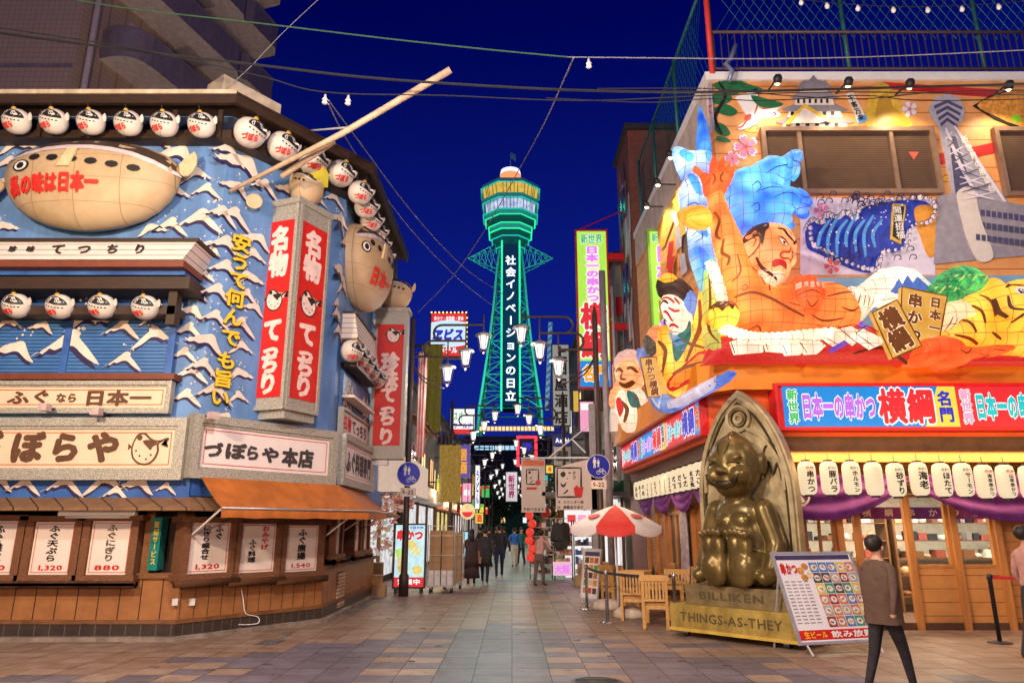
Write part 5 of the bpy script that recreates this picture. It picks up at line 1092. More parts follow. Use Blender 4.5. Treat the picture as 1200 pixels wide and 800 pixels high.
ink(t, 'finger_nails', RF, [], h3, None, .75, [([(934 + k * 7, 338 - (k % 2)), (939 + k * 7, 337 - (k % 2)), (939 + k * 7, 330), (934.5 + k * 7, 331)], PWHITE, False) for k in range(5)])
ink(t, 'hand_lines', RF, [([(934, 346), (950, 341), (964, 347)], 2), ([(944, 352), (950, 360), (958, 352)], 2)], h3, INKBR, .75)
hh = sub(t, 'head', RF, [(876, 274), (882, 264), (895, 257), (910, 256), (925, 261), (934, 270), (939, 285), (937, 294), (939, 302), (933, 308), (930, 318), (922, 327), (913, 331), (904, 329), (894, 320), (885, 306), (879, 292)], .50, .42, .40, FACE, .09)
de = .85
ink(t, 'hair', RF, [], hh, None, de, [([(876, 276), (881, 265), (893, 257), (903, 257), (900, 268), (896, 273), (893, 288), (889, 277), (880, 278)], M('lantern_hair_dark', (.03, .018, .015), .6), True)])
ink(t, 'ear', RF, [([(884, 271), (890, 274), (891, 284), (887, 292), (882, 296)], 2), ([(883, 276), (887, 279), (885, 286)], 1.6)], hh, INKBR, de)
ink(t, 'brow', RF, [([(910, 269), (917, 270), (922, 277), (931, 283)], 4), ([(930, 286), (935, 281), (938, 276)], 3.5), ([(924, 270), (929, 276)], 1.6)], hh, INKL, de)
ink(t, 'eye', RF, [([(909, 279), (916, 281), (924, 289)], 2), ([(910, 281), (915, 288), (922, 290)], 1.2)], hh, INKL, de, [([(911, 281), (916, 283), (922, 289), (915, 288)], WHITE, False), ([(929, 297), (934, 295), (935, 299), (930, 300)], WHITE, False), ([(915.5, 283.5), (919, 285.5), (918, 288), (915.5, 287)], BLACK, False)])
ink(t, 'nose', RF, [([(926, 290), (924, 296), (915, 297), (913, 302), (917, 304), (925, 303), (928, 306)], 2.6), ([(928, 292), (930, 300), (927, 305)], 2)], hh, M('nose_red_ink', (.55, .04, .01), .5), de)
ink(t, 'mouth', RF, [([(904, 308), (912, 306), (921, 309)], 2), ([(905, 312), (913, 310), (922, 315)], 1.6)], hh, INKL, de, [([(905, 306), (912, 305), (921, 308), (922, 315), (914, 312), (906, 313)], PRED, True)])
ink(t, 'chin_patch', RF, [], hh, None, de, [([(893, 313), (900, 314), (908, 317), (922, 319), (920, 326), (912, 329), (904, 327)], PWHITE, True)])
ink(t, 'cheek_line', RF, [([(889, 298), (895, 309), (904, 318), (914, 325)], 2.4)], hh, INKL, de)
# --- waves
t, hf = fig('wave_lantern', 'lit blue claw-shaped wave lantern rising behind the wrestler head', 'lantern figure', RF, [(849, 222), (856, 202), (868, 193), (885, 188), (903, 177), (916, 180), (930, 171), (944, 173), (946, 180), (938, 181), (930, 185), (938, 188), (943, 196), (938, 203), (931, 198), (922, 200), (930, 204), (931, 212), (924, 211), (913, 212), (926, 214), (942, 218), (956, 228), (958, 233), (950, 233), (942, 231), (951, 239), (954, 247), (946, 247), (937, 241), (930, 250), (938, 258), (925, 264), (905, 262), (885, 266), (876, 276), (866, 262), (856, 242)], .12, .36, .30, WAVE, .12, 2)
ink(t, 'swirl_lines', RF, [([(880, 220), (886, 215), (890, 222), (885, 226)], 1.2), ([(878, 245), (886, 240), (888, 248), (882, 250)], 1.2), ([(884, 228), (900, 222), (915, 222)], 1.2), ([(896, 206), (908, 198), (924, 192)], 1.2), ([(905, 234), (920, 228), (936, 232)], 1.2)], hf, M('wave_line_navy', (.01, .03, .25), .5), .4)
ink(t, 'foam', RF, [], hf, None, .4, [([(930, 173), (943, 175), (944, 180), (932, 181)], WAVEL, True), ([(930, 189), (938, 191), (941, 197), (935, 199)], WAVEL, True), ([(936, 219), (950, 226), (955, 232), (942, 228)], WAVEL, True), ([(938, 236), (948, 240), (951, 245), (941, 243)], WAVEL, True), ([(900, 256), (915, 250), (926, 252), (930, 258), (915, 261)], WAVEL, True)])
t, hf = fig('wave_lantern', 'lit pale blue wave lantern climbing behind the raised arm at the corner', 'lantern figure', RF, [(791, 172), (793, 166), (799, 166), (806, 173), (820, 172), (836, 173), (838, 196), (836, 220), (836, 250), (842, 290), (849, 316), (843, 330), (827, 338), (819, 322), (811, 296), (809, 270), (802, 246), (798, 218), (803, 206), (796, 192)], .05, .34, .26, WAVEL, .11, 2)
ink(t, 'foam', RF, [], hf, None, .3, [([(796, 178), (803, 176), (812, 186), (806, 192)], WAVE, True), ([(806, 204), (815, 210), (822, 232), (812, 226)], WAVE, True), ([(812, 250), (822, 256), (828, 280), (816, 272)], WAVE, True), ([(818, 290), (828, 300), (836, 322), (824, 316)], WAVE, True), ([(826, 180), (834, 178), (834, 192), (827, 190)], WAVE, True)])
ink(t, 'swirl_lines', RF, [([(804, 210), (810, 206), (814, 213), (809, 217)], 1.2), ([(812, 275), (820, 270), (822, 280), (815, 283)], 1.2), ([(806, 240), (814, 240), (820, 248)], 1.2)], hf, M('wave_line_navy', (1, 1, 1)), .3)
t, hf = fig('fish_tail_lantern', 'lit tall blue fin lantern standing at the top of the corner beside the mural', 'lantern figure', RF, [(821, 120), (826, 128), (832, 150), (836, 172), (828, 176), (818, 172), (819, 150)], .02, .2, .14, WAVE, .08, 2)
t, hf = fig('round_lantern', 'small lit yellow-orange knob lantern on the side wall below the spotlights', 'lantern figure', RL, [(795, 250), (800, 241), (809, 242), (816, 252), (814, 264), (806, 270), (798, 264)], .1, .3, .2, PYELY, .08)
# --- takoyaki ball, strips, rope, red cloth and folded papers
t, hf = fig('dumpling_lantern', 'lit golden ball lantern with brown sauce below the wrestler armpit', 'lantern figure', RF, [(834 + 18.5 + 18.5 * math.cos(k * .524), 366 + 18.5 * math.sin(k * .524)) for k in range(12)], .45, .40, .38, PYEL, .09, 2)
ink(t, 'sauce', RF, [], hf, None, .75, [([(836, 357), (842, 350), (852, 347), (864, 350), (870, 357), (866, 362), (861, 358), (857, 364), (852, 359), (846, 365), (842, 359)], M('sauce_brown', (.10, .035, .012), .4), True)])
ink(t, 'sauce_crumbs', RF, [([(845, 355), (850, 352)], 1.5), ([(855, 354), (861, 356)], 1.5), ([(849, 358), (853, 356)], 1.3)], hf, PWHITE, .76)
t, hf = fig('bamboo_lantern', 'tall lit yellow-green strip lantern left of the golden ball', 'lantern figure', RF, [(826, 305), (838, 302), (846, 325), (849, 350), (846, 390), (850, 412), (838, 410), (830, 385), (831, 345)], .30, .2, .14, PGRN, .08, 2)
ink(t, 'ink_lines', RF, [([(831, 320), (833, 350), (832, 385), (842, 402)], 2.2), ([(842, 310), (846, 340)], 1.6)], hf, INKBR, .45)
t = thing('straw_rope', 'thick white twisted rope lantern looping under the wrestler', 'lantern figure', RF.W(0, RF.P(900, 395)[1], .5))
m = MB(); rp = smooth([(833, 308), (838, 322), (844, 340), (846, 352)], 3, False); rp2 = smooth([(846, 384), (862, 390), (885, 396), (915, 396), (945, 393), (975, 390)], 4, False)
for pth in (rp, rp2):
    m = MB()
    for i in range(len(pth) - 1):
        a = RF.W(*RF.P(*pth[i], .62), .62); c = RF.W(*RF.P(*pth[i + 1], .62), .62); e = (c - a).normalized(); m.ball((a + c) / 2, ((c - a).length * .75, .10, .12), PWHITE, 10, 6, Matrix.Rotation(-math.atan2(e.z, e.x) + .5, 3, 'Y'))
    m.build('rope', t)
t, hf = fig('red_cloth_lantern', 'long lit red speckled cloth lantern spread along the front of the ledge', 'lantern figure', RF, [(840, 394), (870, 388), (900, 392), (960, 386), (1010, 378), (1050, 384), (1090, 402), (1130, 414), (1200, 412), (1215, 424), (1060, 423), (850, 422), (828, 424), (834, 405)], .18, .25, .2, PRED, .12, 2)
ink(t, 'trim_line', RF, [([(1000, 414), (1030, 408), (1050, 416), (1072, 424)], 3)], hf, INKL, .4)
ink(t, 'violet_tassel', RF, [([(972, 412), (985, 404), (996, 398)], 7), ([(1006, 390), (1013, 382), (1017, 372)], 7)], hf, PVIO, .42)
gq = [[(857, 399), (876, 393), (895, 400), (896, 411), (862, 414)], [(896, 396), (915, 390), (930, 402), (925, 412), (900, 410)], [(916, 402), (930, 390), (948, 402), (940, 414), (922, 415)], [(933, 396), (948, 388), (970, 404), (960, 413), (945, 414)], [(955, 390), (980, 382), (995, 395), (980, 404)], [(980, 385), (1000, 381), (1018, 392), (1002, 403)], [(1000, 392), (1012, 383), (1038, 396), (1036, 402), (1022, 408)]]
t = thing('paper_streamer', 'white folded zigzag paper streamers lying along the red cloth under the rope', 'lantern figure', RF.W(2, RF.P(930, 412)[1], .6))
for k, q in enumerate(gq):
    m = MB(); m.prism(RF, RF.Ps(q, .62 + .02 * k), .5 + .02 * k, .56 + .02 * k, PWHITE); m.prism(RF, stroke(RF.Ps([q[0], q[1]], .6), .02), .57 + .02 * k, .57 + .02 * k, INKL); m.prism(RF, stroke(RF.Ps([q[1], q[2]], .6), .02), .57 + .02 * k, .57 + .02 * k, INKL); m.prism(RF, stroke(RF.Ps([q[-1], q[0]], .6), .02), .57 + .02 * k, .57 + .02 * k, INKL); m.build('folded_paper', t)
# --- mountain, sky board, doves, pines, plaques
m = MB(); m.prism(RF, RF.Ps([(945, 326), (1215, 322), (1215, 400), (945, 400)], .05), .004, .05, PSKY); tag(m.build('sky_board'), 'pale blue backing board behind the mountain and doves', 'lantern figure')
t, hf = fig('mountain_lantern', 'lit cream and blue mountain lantern behind the doves and plaques', 'lantern figure', RF, [(985, 352), (1010, 332), (1036, 312), (1056, 309), (1074, 312), (1094, 330), (1116, 350)], .08, .25, .25, PWHITE, .1, 0)
ink(t, 'blue_slope', RF, [], hf, None, .25, [([(1040, 345), (1050, 328), (1054, 335), (1060, 324), (1066, 333), (1072, 326), (1086, 338), (1090, 345)], M('slope_blue', (.12, .25, .75), .5, emit=.6), False)])
for lab, pts in (('white dove lantern spreading its wings beside the wrestler elbow', [(1000, 332), (1014, 338), (1030, 344), (1046, 338), (1056, 347), (1050, 355), (1036, 351), (1024, 362), (1016, 372), (1005, 372), (1000, 352)]), ('white dove lantern between the wooden plaques and the tiger', [(1108, 358), (1128, 348), (1140, 355), (1152, 372), (1157, 388), (1146, 392), (1134, 378), (1120, 384), (1110, 382)])):
    t, hf = fig('dove_lantern', lab, 'lantern figure', RF, pts, .3, .25, .16, PWHITE, .08, 2); x, y = pts[0]
    ink(t, 'feather_lines', RF, [([(x + 6 + 5 * k, y + 14 + 2 * k), (x + 4 + 5 * k, y + 28)], 1.2) for k in range(4)], hf, INKBR, .45)
for lab, pts in (('large lit green pine cloud lantern above the tiger back', [(1108, 328), (1113, 314), (1130, 308), (1146, 311), (1158, 321), (1168, 330), (1160, 337), (1140, 337), (1122, 335)]), ('smaller lit green pine cloud lantern beside the mountain slope', [(1086, 341), (1094, 330), (1110, 328), (1128, 337), (1137, 345), (1128, 353), (1108, 349)])):
    t, hf = fig('pine_lantern', lab, 'lantern figure', RF, pts, .26, .28, .2, PPINE, .09, 2)
    ink(t, 'needle_dots', RF, [([(pts[0][0] + 8 + 7 * k, pts[0][1] + (2 if k % 2 else -3)), (pts[0][0] + 12 + 7 * k, pts[0][1] - 4)], 2) for k in range(6)], hf, M('pine_spark', (.7, .8, .2), .5, emit=.8), .45)
PLQ = M('lit_wood_plaque', (.80, .34, .03), .5, var=.15, scale=3, emit=.75, col2=(1, .58, .12))
def plaque(label, fr, q, d, cols, s=1.0):
    P = fr.Ps(q, d + .12); t = thing('wooden_plaque', label, 'plaque', fr.W(P[3][0], P[3][1], d)); m = MB(); m.prism(fr, P, d, d + .12, PLQ); m.build('board', t)
    m = MB()
    for k in range(4): m.prism(fr, stroke([P[k], P[(k + 1) % 4]], .03), d + .124, d + .124, INKBR)
    m.build('outline', t); m = MB()
    ax = Vector(P[1]) - Vector(P[0]); ay = Vector(P[3]) - Vector(P[0]); rot = math.atan2(ax.y, ax.x)
    for txt, fx, y0, y1, sz in cols:
        n = len(txt)
        for i, ch in enumerate(txt):
            c = Vector(P[0]) + ax * fx + ay * (y0 + (y1 - y0) * (i + .5) / n); h = sz * ax.length / 2; m.text(ch, fr, (c.x - h, c.y - h, c.x + h, c.y + h), PWHITE, d + .126, bold=.09, rot=rot); m.text(ch, fr, (c.x - h, c.y - h, c.x + h, c.y + h), INKBR, d + .132, bold=.05, rot=rot)
    m.build('lettering', t)
plaque('tilted lit wooden plaque with 日本一の and 串かつ in two columns', RF, [(1057, 336), (1110, 347), (1099, 407), (1054, 402)], .42, [('日本一の', .74, .05, .95, .26), ('串かつ', .30, .05, .95, .34)])
plaque('tilted lit wooden plaque with two big outlined characters overlapping the other plaque', RF, [(1022, 366), (1051, 351), (1080, 405), (1046, 420)], .62, [('横綱', .5, .06, .96, .78)])
# --- tiger and the reclining arm
t, hf = fig('tiger_lantern', 'lit yellow striped tiger lantern at the right end of the ledge', 'lantern figure', RF, [(1104, 394), (1122, 364), (1136, 346), (1150, 339), (1172, 336), (1230, 330), (1240, 412), (1150, 408), (1112, 400)], .2, .35, .3, PYEL, .12)
ink(t, 'stripes', RF, [([(1122, 372), (1134, 378), (1142, 390)], 4), ([(1134, 354), (1148, 366), (1152, 380)], 4), ([(1150, 344), (1160, 356), (1164, 372)], 4), ([(1120, 392), (1136, 396), (1150, 402)], 3), ([(1160, 390), (1172, 398)], 4)], hf, INKBR, .5)
hh = sub(t, 'head', RF, [(1167, 328), (1170, 320), (1178, 324), (1184, 329), (1200, 323), (1228, 324), (1234, 360), (1224, 386), (1198, 390), (1180, 378), (1169, 354)], .46, .4, .35, PYEL, .1)
ink(t, 'face_lines', RF, [([(1180, 336), (1188, 332), (1200, 335)], 3.5), ([(1174, 346), (1178, 360), (1186, 370)], 3.5), ([(1182, 346), (1186, 360), (1198, 364)], 3), ([(1190, 376), (1200, 368), (1212, 372)], 3), ([(1186, 330), (1192, 326)], 2.5)], hh, INKL, .8, [([(1187, 341), (1192, 336), (1200, 338), (1201, 345), (1194, 347)], WHITE, True), ([(1191, 340), (1196, 339), (1197, 344), (1193, 345)], BLACK, True), ([(1198, 366), (1206, 362), (1210, 372), (1202, 374)], PRED, True)])
t, hf = fig('arm_lantern', 'lit orange arm with open hand lying along the ledge under the tiger', 'lantern figure', RF, [(1080, 398), (1100, 392), (1124, 393), (1134, 402), (1150, 404), (1172, 402), (1196, 403), (1193, 408), (1180, 412), (1150, 416), (1138, 424), (1118, 426), (1112, 420), (1080, 422)], .5, .22, .16, SKIN, .08, 2)
ink(t, 'hand_lines', RF, [([(1122, 410), (1130, 415), (1136, 408)], 2), ([(1168, 405), (1190, 406)], 1.3), ([(1164, 409), (1182, 410)], 1.3)], hf, INKBR, .65)
SKINS = paper('lit_orange_skin_side', (.85, .30, .12), (1, .62, .36)); PBLX = paper('lit_paper_blue_front', (.05, .16, .60), (.30, .50, .95), .8)
# --- actors on the street side
RA = Frame((3.02, 13.88), (4.0, 13.3)); RG = Frame((2.7, 18.7), (3.6, 18.2)); RK = Frame((2.85, 15.9), (3.75, 15.4))
t, hf = fig('actor_lantern', 'lit actor lantern with white face, red make-up lines and yellow robe on the side street', 'lantern figure', RA, [(768, 386), (777, 378), (795, 390), (810, 372), (816, 338), (826, 346), (831, 375), (827, 400), (840, 412), (852, 424), (818, 442), (786, 462), (774, 444), (766, 415)], .2, .3, .25, PYEL, .13)
ink(t, 'robe_lines', RA, [([(820, 352), (822, 380), (816, 400), (806, 425)], 5), ([(772, 400), (782, 412), (778, 436)], 5), ([(800, 398), (810, 404), (826, 408)], 4), ([(790, 440), (804, 432), (826, 425)], 4)], hf, INKBR, .4)
ink(t, 'robe_patches', RA, [], hf, None, .4, [([(796, 372), (808, 376), (812, 395), (800, 420), (793, 424), (790, 402)], M('kimono_teal', (.02, .24, .20), .5, emit=.5, var=.5, scale=9), True), ([(800, 432), (830, 408), (848, 420), (815, 442), (788, 458), (782, 450)], PRED, True), ([(786, 380), (796, 392), (806, 408), (800, 412), (786, 396)], PBLX, True)])
hh = sub(t, 'head', RA, [(771, 348), (778, 342), (790, 344), (798, 354), (801, 368), (795, 384), (785, 389), (779, 380), (775, 372), (772, 362)], .4, .35, .3, PWHITE, .1)
ink(t, 'face_paint', RA, [([(775, 352), (784, 350), (792, 356)], 3), ([(786, 362), (792, 366), (797, 364)], 3), ([(778, 366), (784, 368), (790, 378)], 3), ([(784, 383), (790, 381), (794, 383)], 3), ([(790, 348), (796, 356)], 2.5)], hh, PRED, .6)
ink(t, 'face_ink', RA, [([(774, 357), (780, 354), (786, 358)], 3), ([(777, 373), (781, 376)], 2)], hh, INKL, .6)
sub(t, 'hair', RA, [(768, 344), (766, 330), (772, 322), (782, 326), (792, 322), (802, 330), (804, 346), (798, 350), (790, 344), (778, 343)], .38, .3, .25, M('lantern_hair_dark', (1, 1, 1)), .1)
sub(t, 'hair_ornament', RA, [(770, 325), (780, 319), (790, 322), (786, 328), (776, 329)], .68, .08, .06, PYEL, .06)
sub(t, 'collar', RA, [(800, 345), (808, 338), (814, 350), (808, 362), (800, 360)], .3, .2, .12, PBLX, .08)
t, hf = fig('lucky_god_lantern', 'lit laughing old man lantern with a headcloth at the far end of the ledge', 'lantern figure', RG, [(716, 466), (721, 456), (745, 452), (757, 474), (762, 492), (748, 500), (730, 505), (722, 490)], .15, .3, .3, PWHITE, .14)
ink(t, 'robe_patches', RG, [([(728, 470), (736, 480), (732, 495)], 5), ([(744, 465), (750, 480), (752, 492)], 5)], hf, INKBR, .4, [([(735, 458), (746, 462), (750, 476), (740, 476)], M('kimono_teal', (1, 1, 1)), True), ([(722, 470), (728, 466), (732, 480), (726, 488)], PRED, True)])
hh = sub(t, 'head', RG, [(717, 436), (721, 424), (733, 417), (746, 424), (749, 438), (742, 452), (730, 459), (721, 450)], .32, .4, .4, SKINS, .13)
ink(t, 'face_lines', RG, [([(722, 436), (727, 433), (732, 437)], 4), ([(736, 433), (741, 431), (746, 436)], 4), ([(725, 448), (733, 452), (742, 446)], 5), ([(731, 438), (729, 444), (735, 445)], 3)], hh, INKBR, .6)
sub(t, 'headcloth', RG, [(716, 428), (719, 415), (732, 407), (747, 411), (752, 426), (744, 421), (732, 419), (722, 424)], .36, .36, .3, PINK_, .12)
sub(t, 'long_nose_arm', RG, [(712, 462), (718, 450), (722, 440), (725, 446), (721, 460), (713, 476)], .4, .2, .15, SKINS, .1)
t, hf = fig('kerchief_lantern', 'small lit woman lantern in a grey spotted kerchief between the old man and the actor', 'lantern figure', RK, [(751, 402), (756, 388), (766, 378), (775, 384), (776, 400), (770, 412), (758, 416)], .2, .3, .3, SKINS, .12)
ink(t, 'kerchief', RK, [], hf, None, .4, [([(751, 402), (756, 392), (764, 396), (770, 404), (768, 412), (758, 416)], M('kerchief_grey', (.24, .20, .15), .5, emit=.3, var=.8, scale=16), True)])
plaque('lit wooden plaque with a column of black characters between the old man and the actor', RK, [(750, 419), (769, 418), (785, 464), (759, 465)], .55, [('串かつ横綱', .5, .04, .97, .5)])
t, hf = fig('wave_lantern', 'lit blue and white striped wave lantern along the lower edge of the side ledge', 'lantern figure', RL, [(744, 408), (757, 412), (764, 436), (772, 460), (786, 468), (812, 454), (848, 434), (846, 446), (806, 470), (778, 484), (764, 478), (757, 455), (750, 430)], .08, .12, .14, PBLU, .12, 2)
ink(t, 'foam', RL, [([(756, 430), (766, 455), (776, 474)], 4), ([(784, 474), (806, 464), (838, 445)], 4)], hf, PWY, .15)
for x, y, d, p in ((842, 240, .3, 4), (841, 265, .3, 4), (849, 295, .32, 5), (866, 330, .35, 6), (880, 362, .35, 6), (905, 350, .35, 6), (930, 350, .35, 6), (960, 350, .35, 6), (990, 355, .32, 5), (905, 280, .5, 4), (915, 305, .5, 4), (875, 215, .2, 7), (900, 200, .2, 6), (925, 220, .2, 6), (905, 245, .2, 6), (804, 185, .15, 5), (815, 225, .15, 4), (825, 270, .15, 5), (835, 320, .15, 4), (853, 366, .5, 5), (1140, 375, .3, 6), (1170, 385, .3, 6), (1205, 360, .5, 6), (1185, 350, .5, 5), (1050, 330, .15, 5), (1025, 350, .35, 4), (1138, 365, .35, 4), (1138, 322, .3, 4)):
    lamp('POINT', RF.W(*RF.P(x, y, d), d), p * .7, (1, .80, .62), .05)
for fr, x, y in ((RA, 800, 420), (RA, 820, 375), (RA, 786, 365), (RG, 735, 438), (RG, 738, 480)): lamp('POINT', fr.W(*fr.P(x, y, .22), .22), 3, (1, .84, .70), .05)
lamp('POINT', (3.0, 11.0, 7.0), 60, (1, .6, .3), .3)
# side street sign boards hung from the building, seen end on
def vsign(name, label, fr, px, d, d0, cols, casing, name_face='lit_face'):
    u0, v0, u1, v1 = px; t = thing(name, label, 'sign', fr.W((u0 + u1) / 2, v0, d)); m = MB(); m.frame(fr, u0 - .06, u1 + .06, v0 - .06, v1 + .06, .058, d0, d + .03, casing); m.fbox(fr, u0 - .05, u1 + .05, v0 - .05, v1 + .05, d0, d - .03, casing); m.build('casing', t)
    return t
F9 = Frame((2, 24), (4, 24)); u0, v0, u1, v1 = F9.box(678, 271, 713, 453)
t = vsign('lit_signboard', 'tall lit lime green vertical sign with red and violet characters against the sky', F9, (u0, v0, u1, v1), 0, -.25, None, M('red_sign_casing', (1, 1, 1)))
h = v1 - v0; w_ = u1 - u0
m = MB(); m.fbox(F9, u0, u1, v0 + h * .16, v1, -.03, .0, SLIME); m.fbox(F9, u0, u1, v0, v0 + h * .158, -.03, .0, SKYB); m.prism(F9, [(u0 + w_ * .3, v0 + h * .36), (u0 + w_ * .75, v0 + h * .36), (u0 + w_ * .75, v1 - h * .1), (u0 + w_ * .3, v1 - h * .1)], .003, .003, M('sign_lit_cream', (1, .90, .62), .5, emit=.95)); m.build('lit_face', t)
m = MB(); outlined(m, '新世界', F9, (u0 + w_ * .12, v1 - h * .09, u1 - w_ * .12, v1 - h * .015), SGRN, .01, bold=.03, out=.08, ocol=SWH)
outlined(m, '日本一の串かつ', F9, (u0 + w_ * .27, v0 + h * .53, u1 - w_ * .27, v1 - h * .10), SMAG, .01, True, .06, .13); outlined(m, '横綱', F9, (u0 + w_ * .04, v0 + h * .17, u1 - w_ * .04, v0 + h * .53), SRED, .012, True, .045, .09); outlined(m, '名門', F9, (u0 + w_ * .06, v0 + h * .03, u1 - w_ * .06, v0 + h * .135), E('sign_lit_orange', (.95, .40, .03), .95), .012, False, .05, .1); m.build('lettering', t)
for z in (at(700, 300, 24).z, at(700, 382, 24).z):
    m = MB(); m.box(F9.W(u1, 0).x + .06, 4.3, 24.02, 24.2, z - .12, z + .12, REDM); m.build('bracket', t)
m = MB(); m.tube([F9.W(u0, v1 + .06, -.1), at(738, 243, 24.4)], .025, REDM, 6); m.build('stay_wire', t)
F10 = Frame((3.3, 18.2), (4.2, 18.2)); u0, v0, u1, v1 = F10.box(764, 271, 792, 398)
t = vsign('lit_signboard', 'second lime green vertical sign half hidden behind the side wall spotlights', F10, (u0, v0, u1, v1), 0, -.2, None, M('green_casing', (.2, .45, .05), .5)); h = v1 - v0; w_ = u1 - u0
m = MB(); m.fbox(F10, u0, u1, v0, v1, -.03, 0, SLIME); m.build('lit_face', t); m = MB(); outlined(m, '新世界', F10, (u0 + w_ * .08, v1 - h * .11, u1 - w_ * .08, v1 - h * .015), SGRN, .01, False, .03, .08); outlined(m, '日本一の串', F10, (u0 + w_ * .22, v0 + h * .02, u1 - w_ * .22, v1 - h * .13), SMAG, .01, True, .06, .12); m.build('lettering', t)
# ================================================================ bronze seated statue on its wheeled pedestal
BRZ = M('old_bronze', (.150, .110, .034), .31, .5, var=.4, scale=3, dirt=.3, bump=.06, col2=(.26, .19, .066)); BRZL = M('worn_bright_bronze', (.46, .38, .21), .42, .2, var=.3, scale=5, dirt=.25); BRZD = M('dark_bronze_recess', (.06, .042, .015), .5, .6)
PA, PB = gnd(787, 744), gnd(936, 763); fu = Vector((PB.x - PA.x, PB.y - PA.y, 0)).normalized(); mid = (PA + PB) / 2
SB = Frame((mid.x, mid.y), (mid.x + fu.x, mid.y + fu.y)); WB = (PB - PA).length
st = thing('seated_statue', 'big bronze seated smiling figure before an arched back, on a wheeled stone-coloured pedestal', 'statue', (mid.x, mid.y, 0))
CART = M('pedestal_gold_paint', (.42, .30, .07), .5, .2, var=.3, scale=5, dirt=.3, bump=.15); CART2 = M('pedestal_grey_bronze', (.26, .20, .09), .5, .4, var=.3, scale=6, dirt=.25, bump=.15)
h2_ = WB / 2
m = MB(); m.fbox(SB, -h2_, h2_, .13, .50, -1.05, 0, CART); m.fbox(SB, -h2_ - .02, h2_ + .02, .09, .14, -1.06, .015, M('pedestal_yellow_rim', (.62, .42, .07), .5, dirt=.2)); m.build('lower_pedestal', st)
m = MB(); m.fbox(SB, -h2_ * .78, h2_ * .86, .503, .80, -1.0, -.12, CART2); m.build('upper_pedestal', st)
m = MB(); ENG = M('engraved_shade', (.10, .075, .03), .6); m.text('BILLIKEN', SB, (-h2_ * .55, .57, h2_ * .52, .74), ENG, -.115, bold=.03); m.build('lettering', st); m = MB(); m.text('THINGS-AS-THEY', SB, (-h2_ * .82, .22, h2_ * .82, .42), ENG, .004, bold=.02); m.build('lettering', st)
for sx in (-1, 1):
    for dd_ in (-.12, -.9):
        m = MB(); c = SB.W(sx * (h2_ - .22), .05, dd_); m.lathe([(.0, -.025), (.05, -.025), (.05, .025), (0, .025)], c, BLACK, 14, False, SB.n); m.fbox(SB, sx * (h2_ - .22) - .04, sx * (h2_ - .22) + .04, .05, .09, dd_ - .05, dd_ + .04, STEEL); m.build('castor', st)
# arched back with tracery
aw = h2_ * .80; prof = [(-aw, .80), (-aw * 1.02, 2.0), (-aw * .98, 2.6), (-aw * .78, 3.2), (-aw * .42, 3.72), (0, 4.02)]; prof = smooth(prof, 4, False); arch = prof + [(-x, z) for x, z in prof[::-1][1:]]
m = MB(); m.prism(SB, arch, -.98, -.80, BRZL); bk = m.build('arched_back', st)
m = MB()
def band_(pts, wd, d0, d1, mat):
    n = len(pts)
    for i in range(n - 1):
        a, b_ = Vector(pts[i]), Vector(pts[i + 1]); dv = (b_ - a); 
        if dv.length < 1e-4: continue
        nv = Vector((-dv.y, dv.x)).normalized() * wd / 2; e = dv.normalized() * wd * .3
        m.prism(SB, [tuple(a - e + nv), tuple(a - e - nv), tuple(b_ + e - nv), tuple(b_ + e + nv)], d0, d1 + .0003 * i, mat)
inner = [(x * .93, .80 + (z - .80) * .97) for x, z in arch]
band_(inner, .07, -.80, -.74, BRZL); band_([(x * .85, .80 + (z - .80) * .93) for x, z in arch], .03, -.80, -.765, BRZD)
circ = lambda cx, cz, r, n=20, a0=0, a1=2 * math.pi: [(cx + r * math.cos(a0 + (a1 - a0) * k / n), cz + r * math.sin(a0 + (a1 - a0) * k / n)) for k in range(n + 1)]
band_(circ(0, 3.52, .21), .05, -.80, -.74, BRZL); band_(circ(0, 3.52, .14), .02, -.80, -.76, BRZD); band_(circ(0, 3.52, .07), .04, -.80, -.75, BRZL)
for sx in (-1, 1):
    band_(smooth([(0, 3.26), (sx * aw * .28, 2.95), (sx * aw * .42, 2.5)], 5, False), .05, -.80, -.74, BRZL); band_(smooth([(sx * .12, 3.34), (sx * aw * .5, 3.15), (sx * aw * .8, 2.7), (sx * aw * .84, 2.3)], 5, False), .05, -.80, -.745, BRZL)
    band_(circ(sx * aw * .62, 2.92, .12, 10, .3, 3.2), .02, -.80, -.765, BRZD); band_(smooth([(sx * aw * .44, 2.5), (sx * aw * .56, 2.75), (sx * aw * .62, 2.55), (sx * aw * .74, 2.72), (sx * aw * .80, 2.45)], 4, False), .03, -.80, -.76, BRZD)
m.build('tracery', bk)
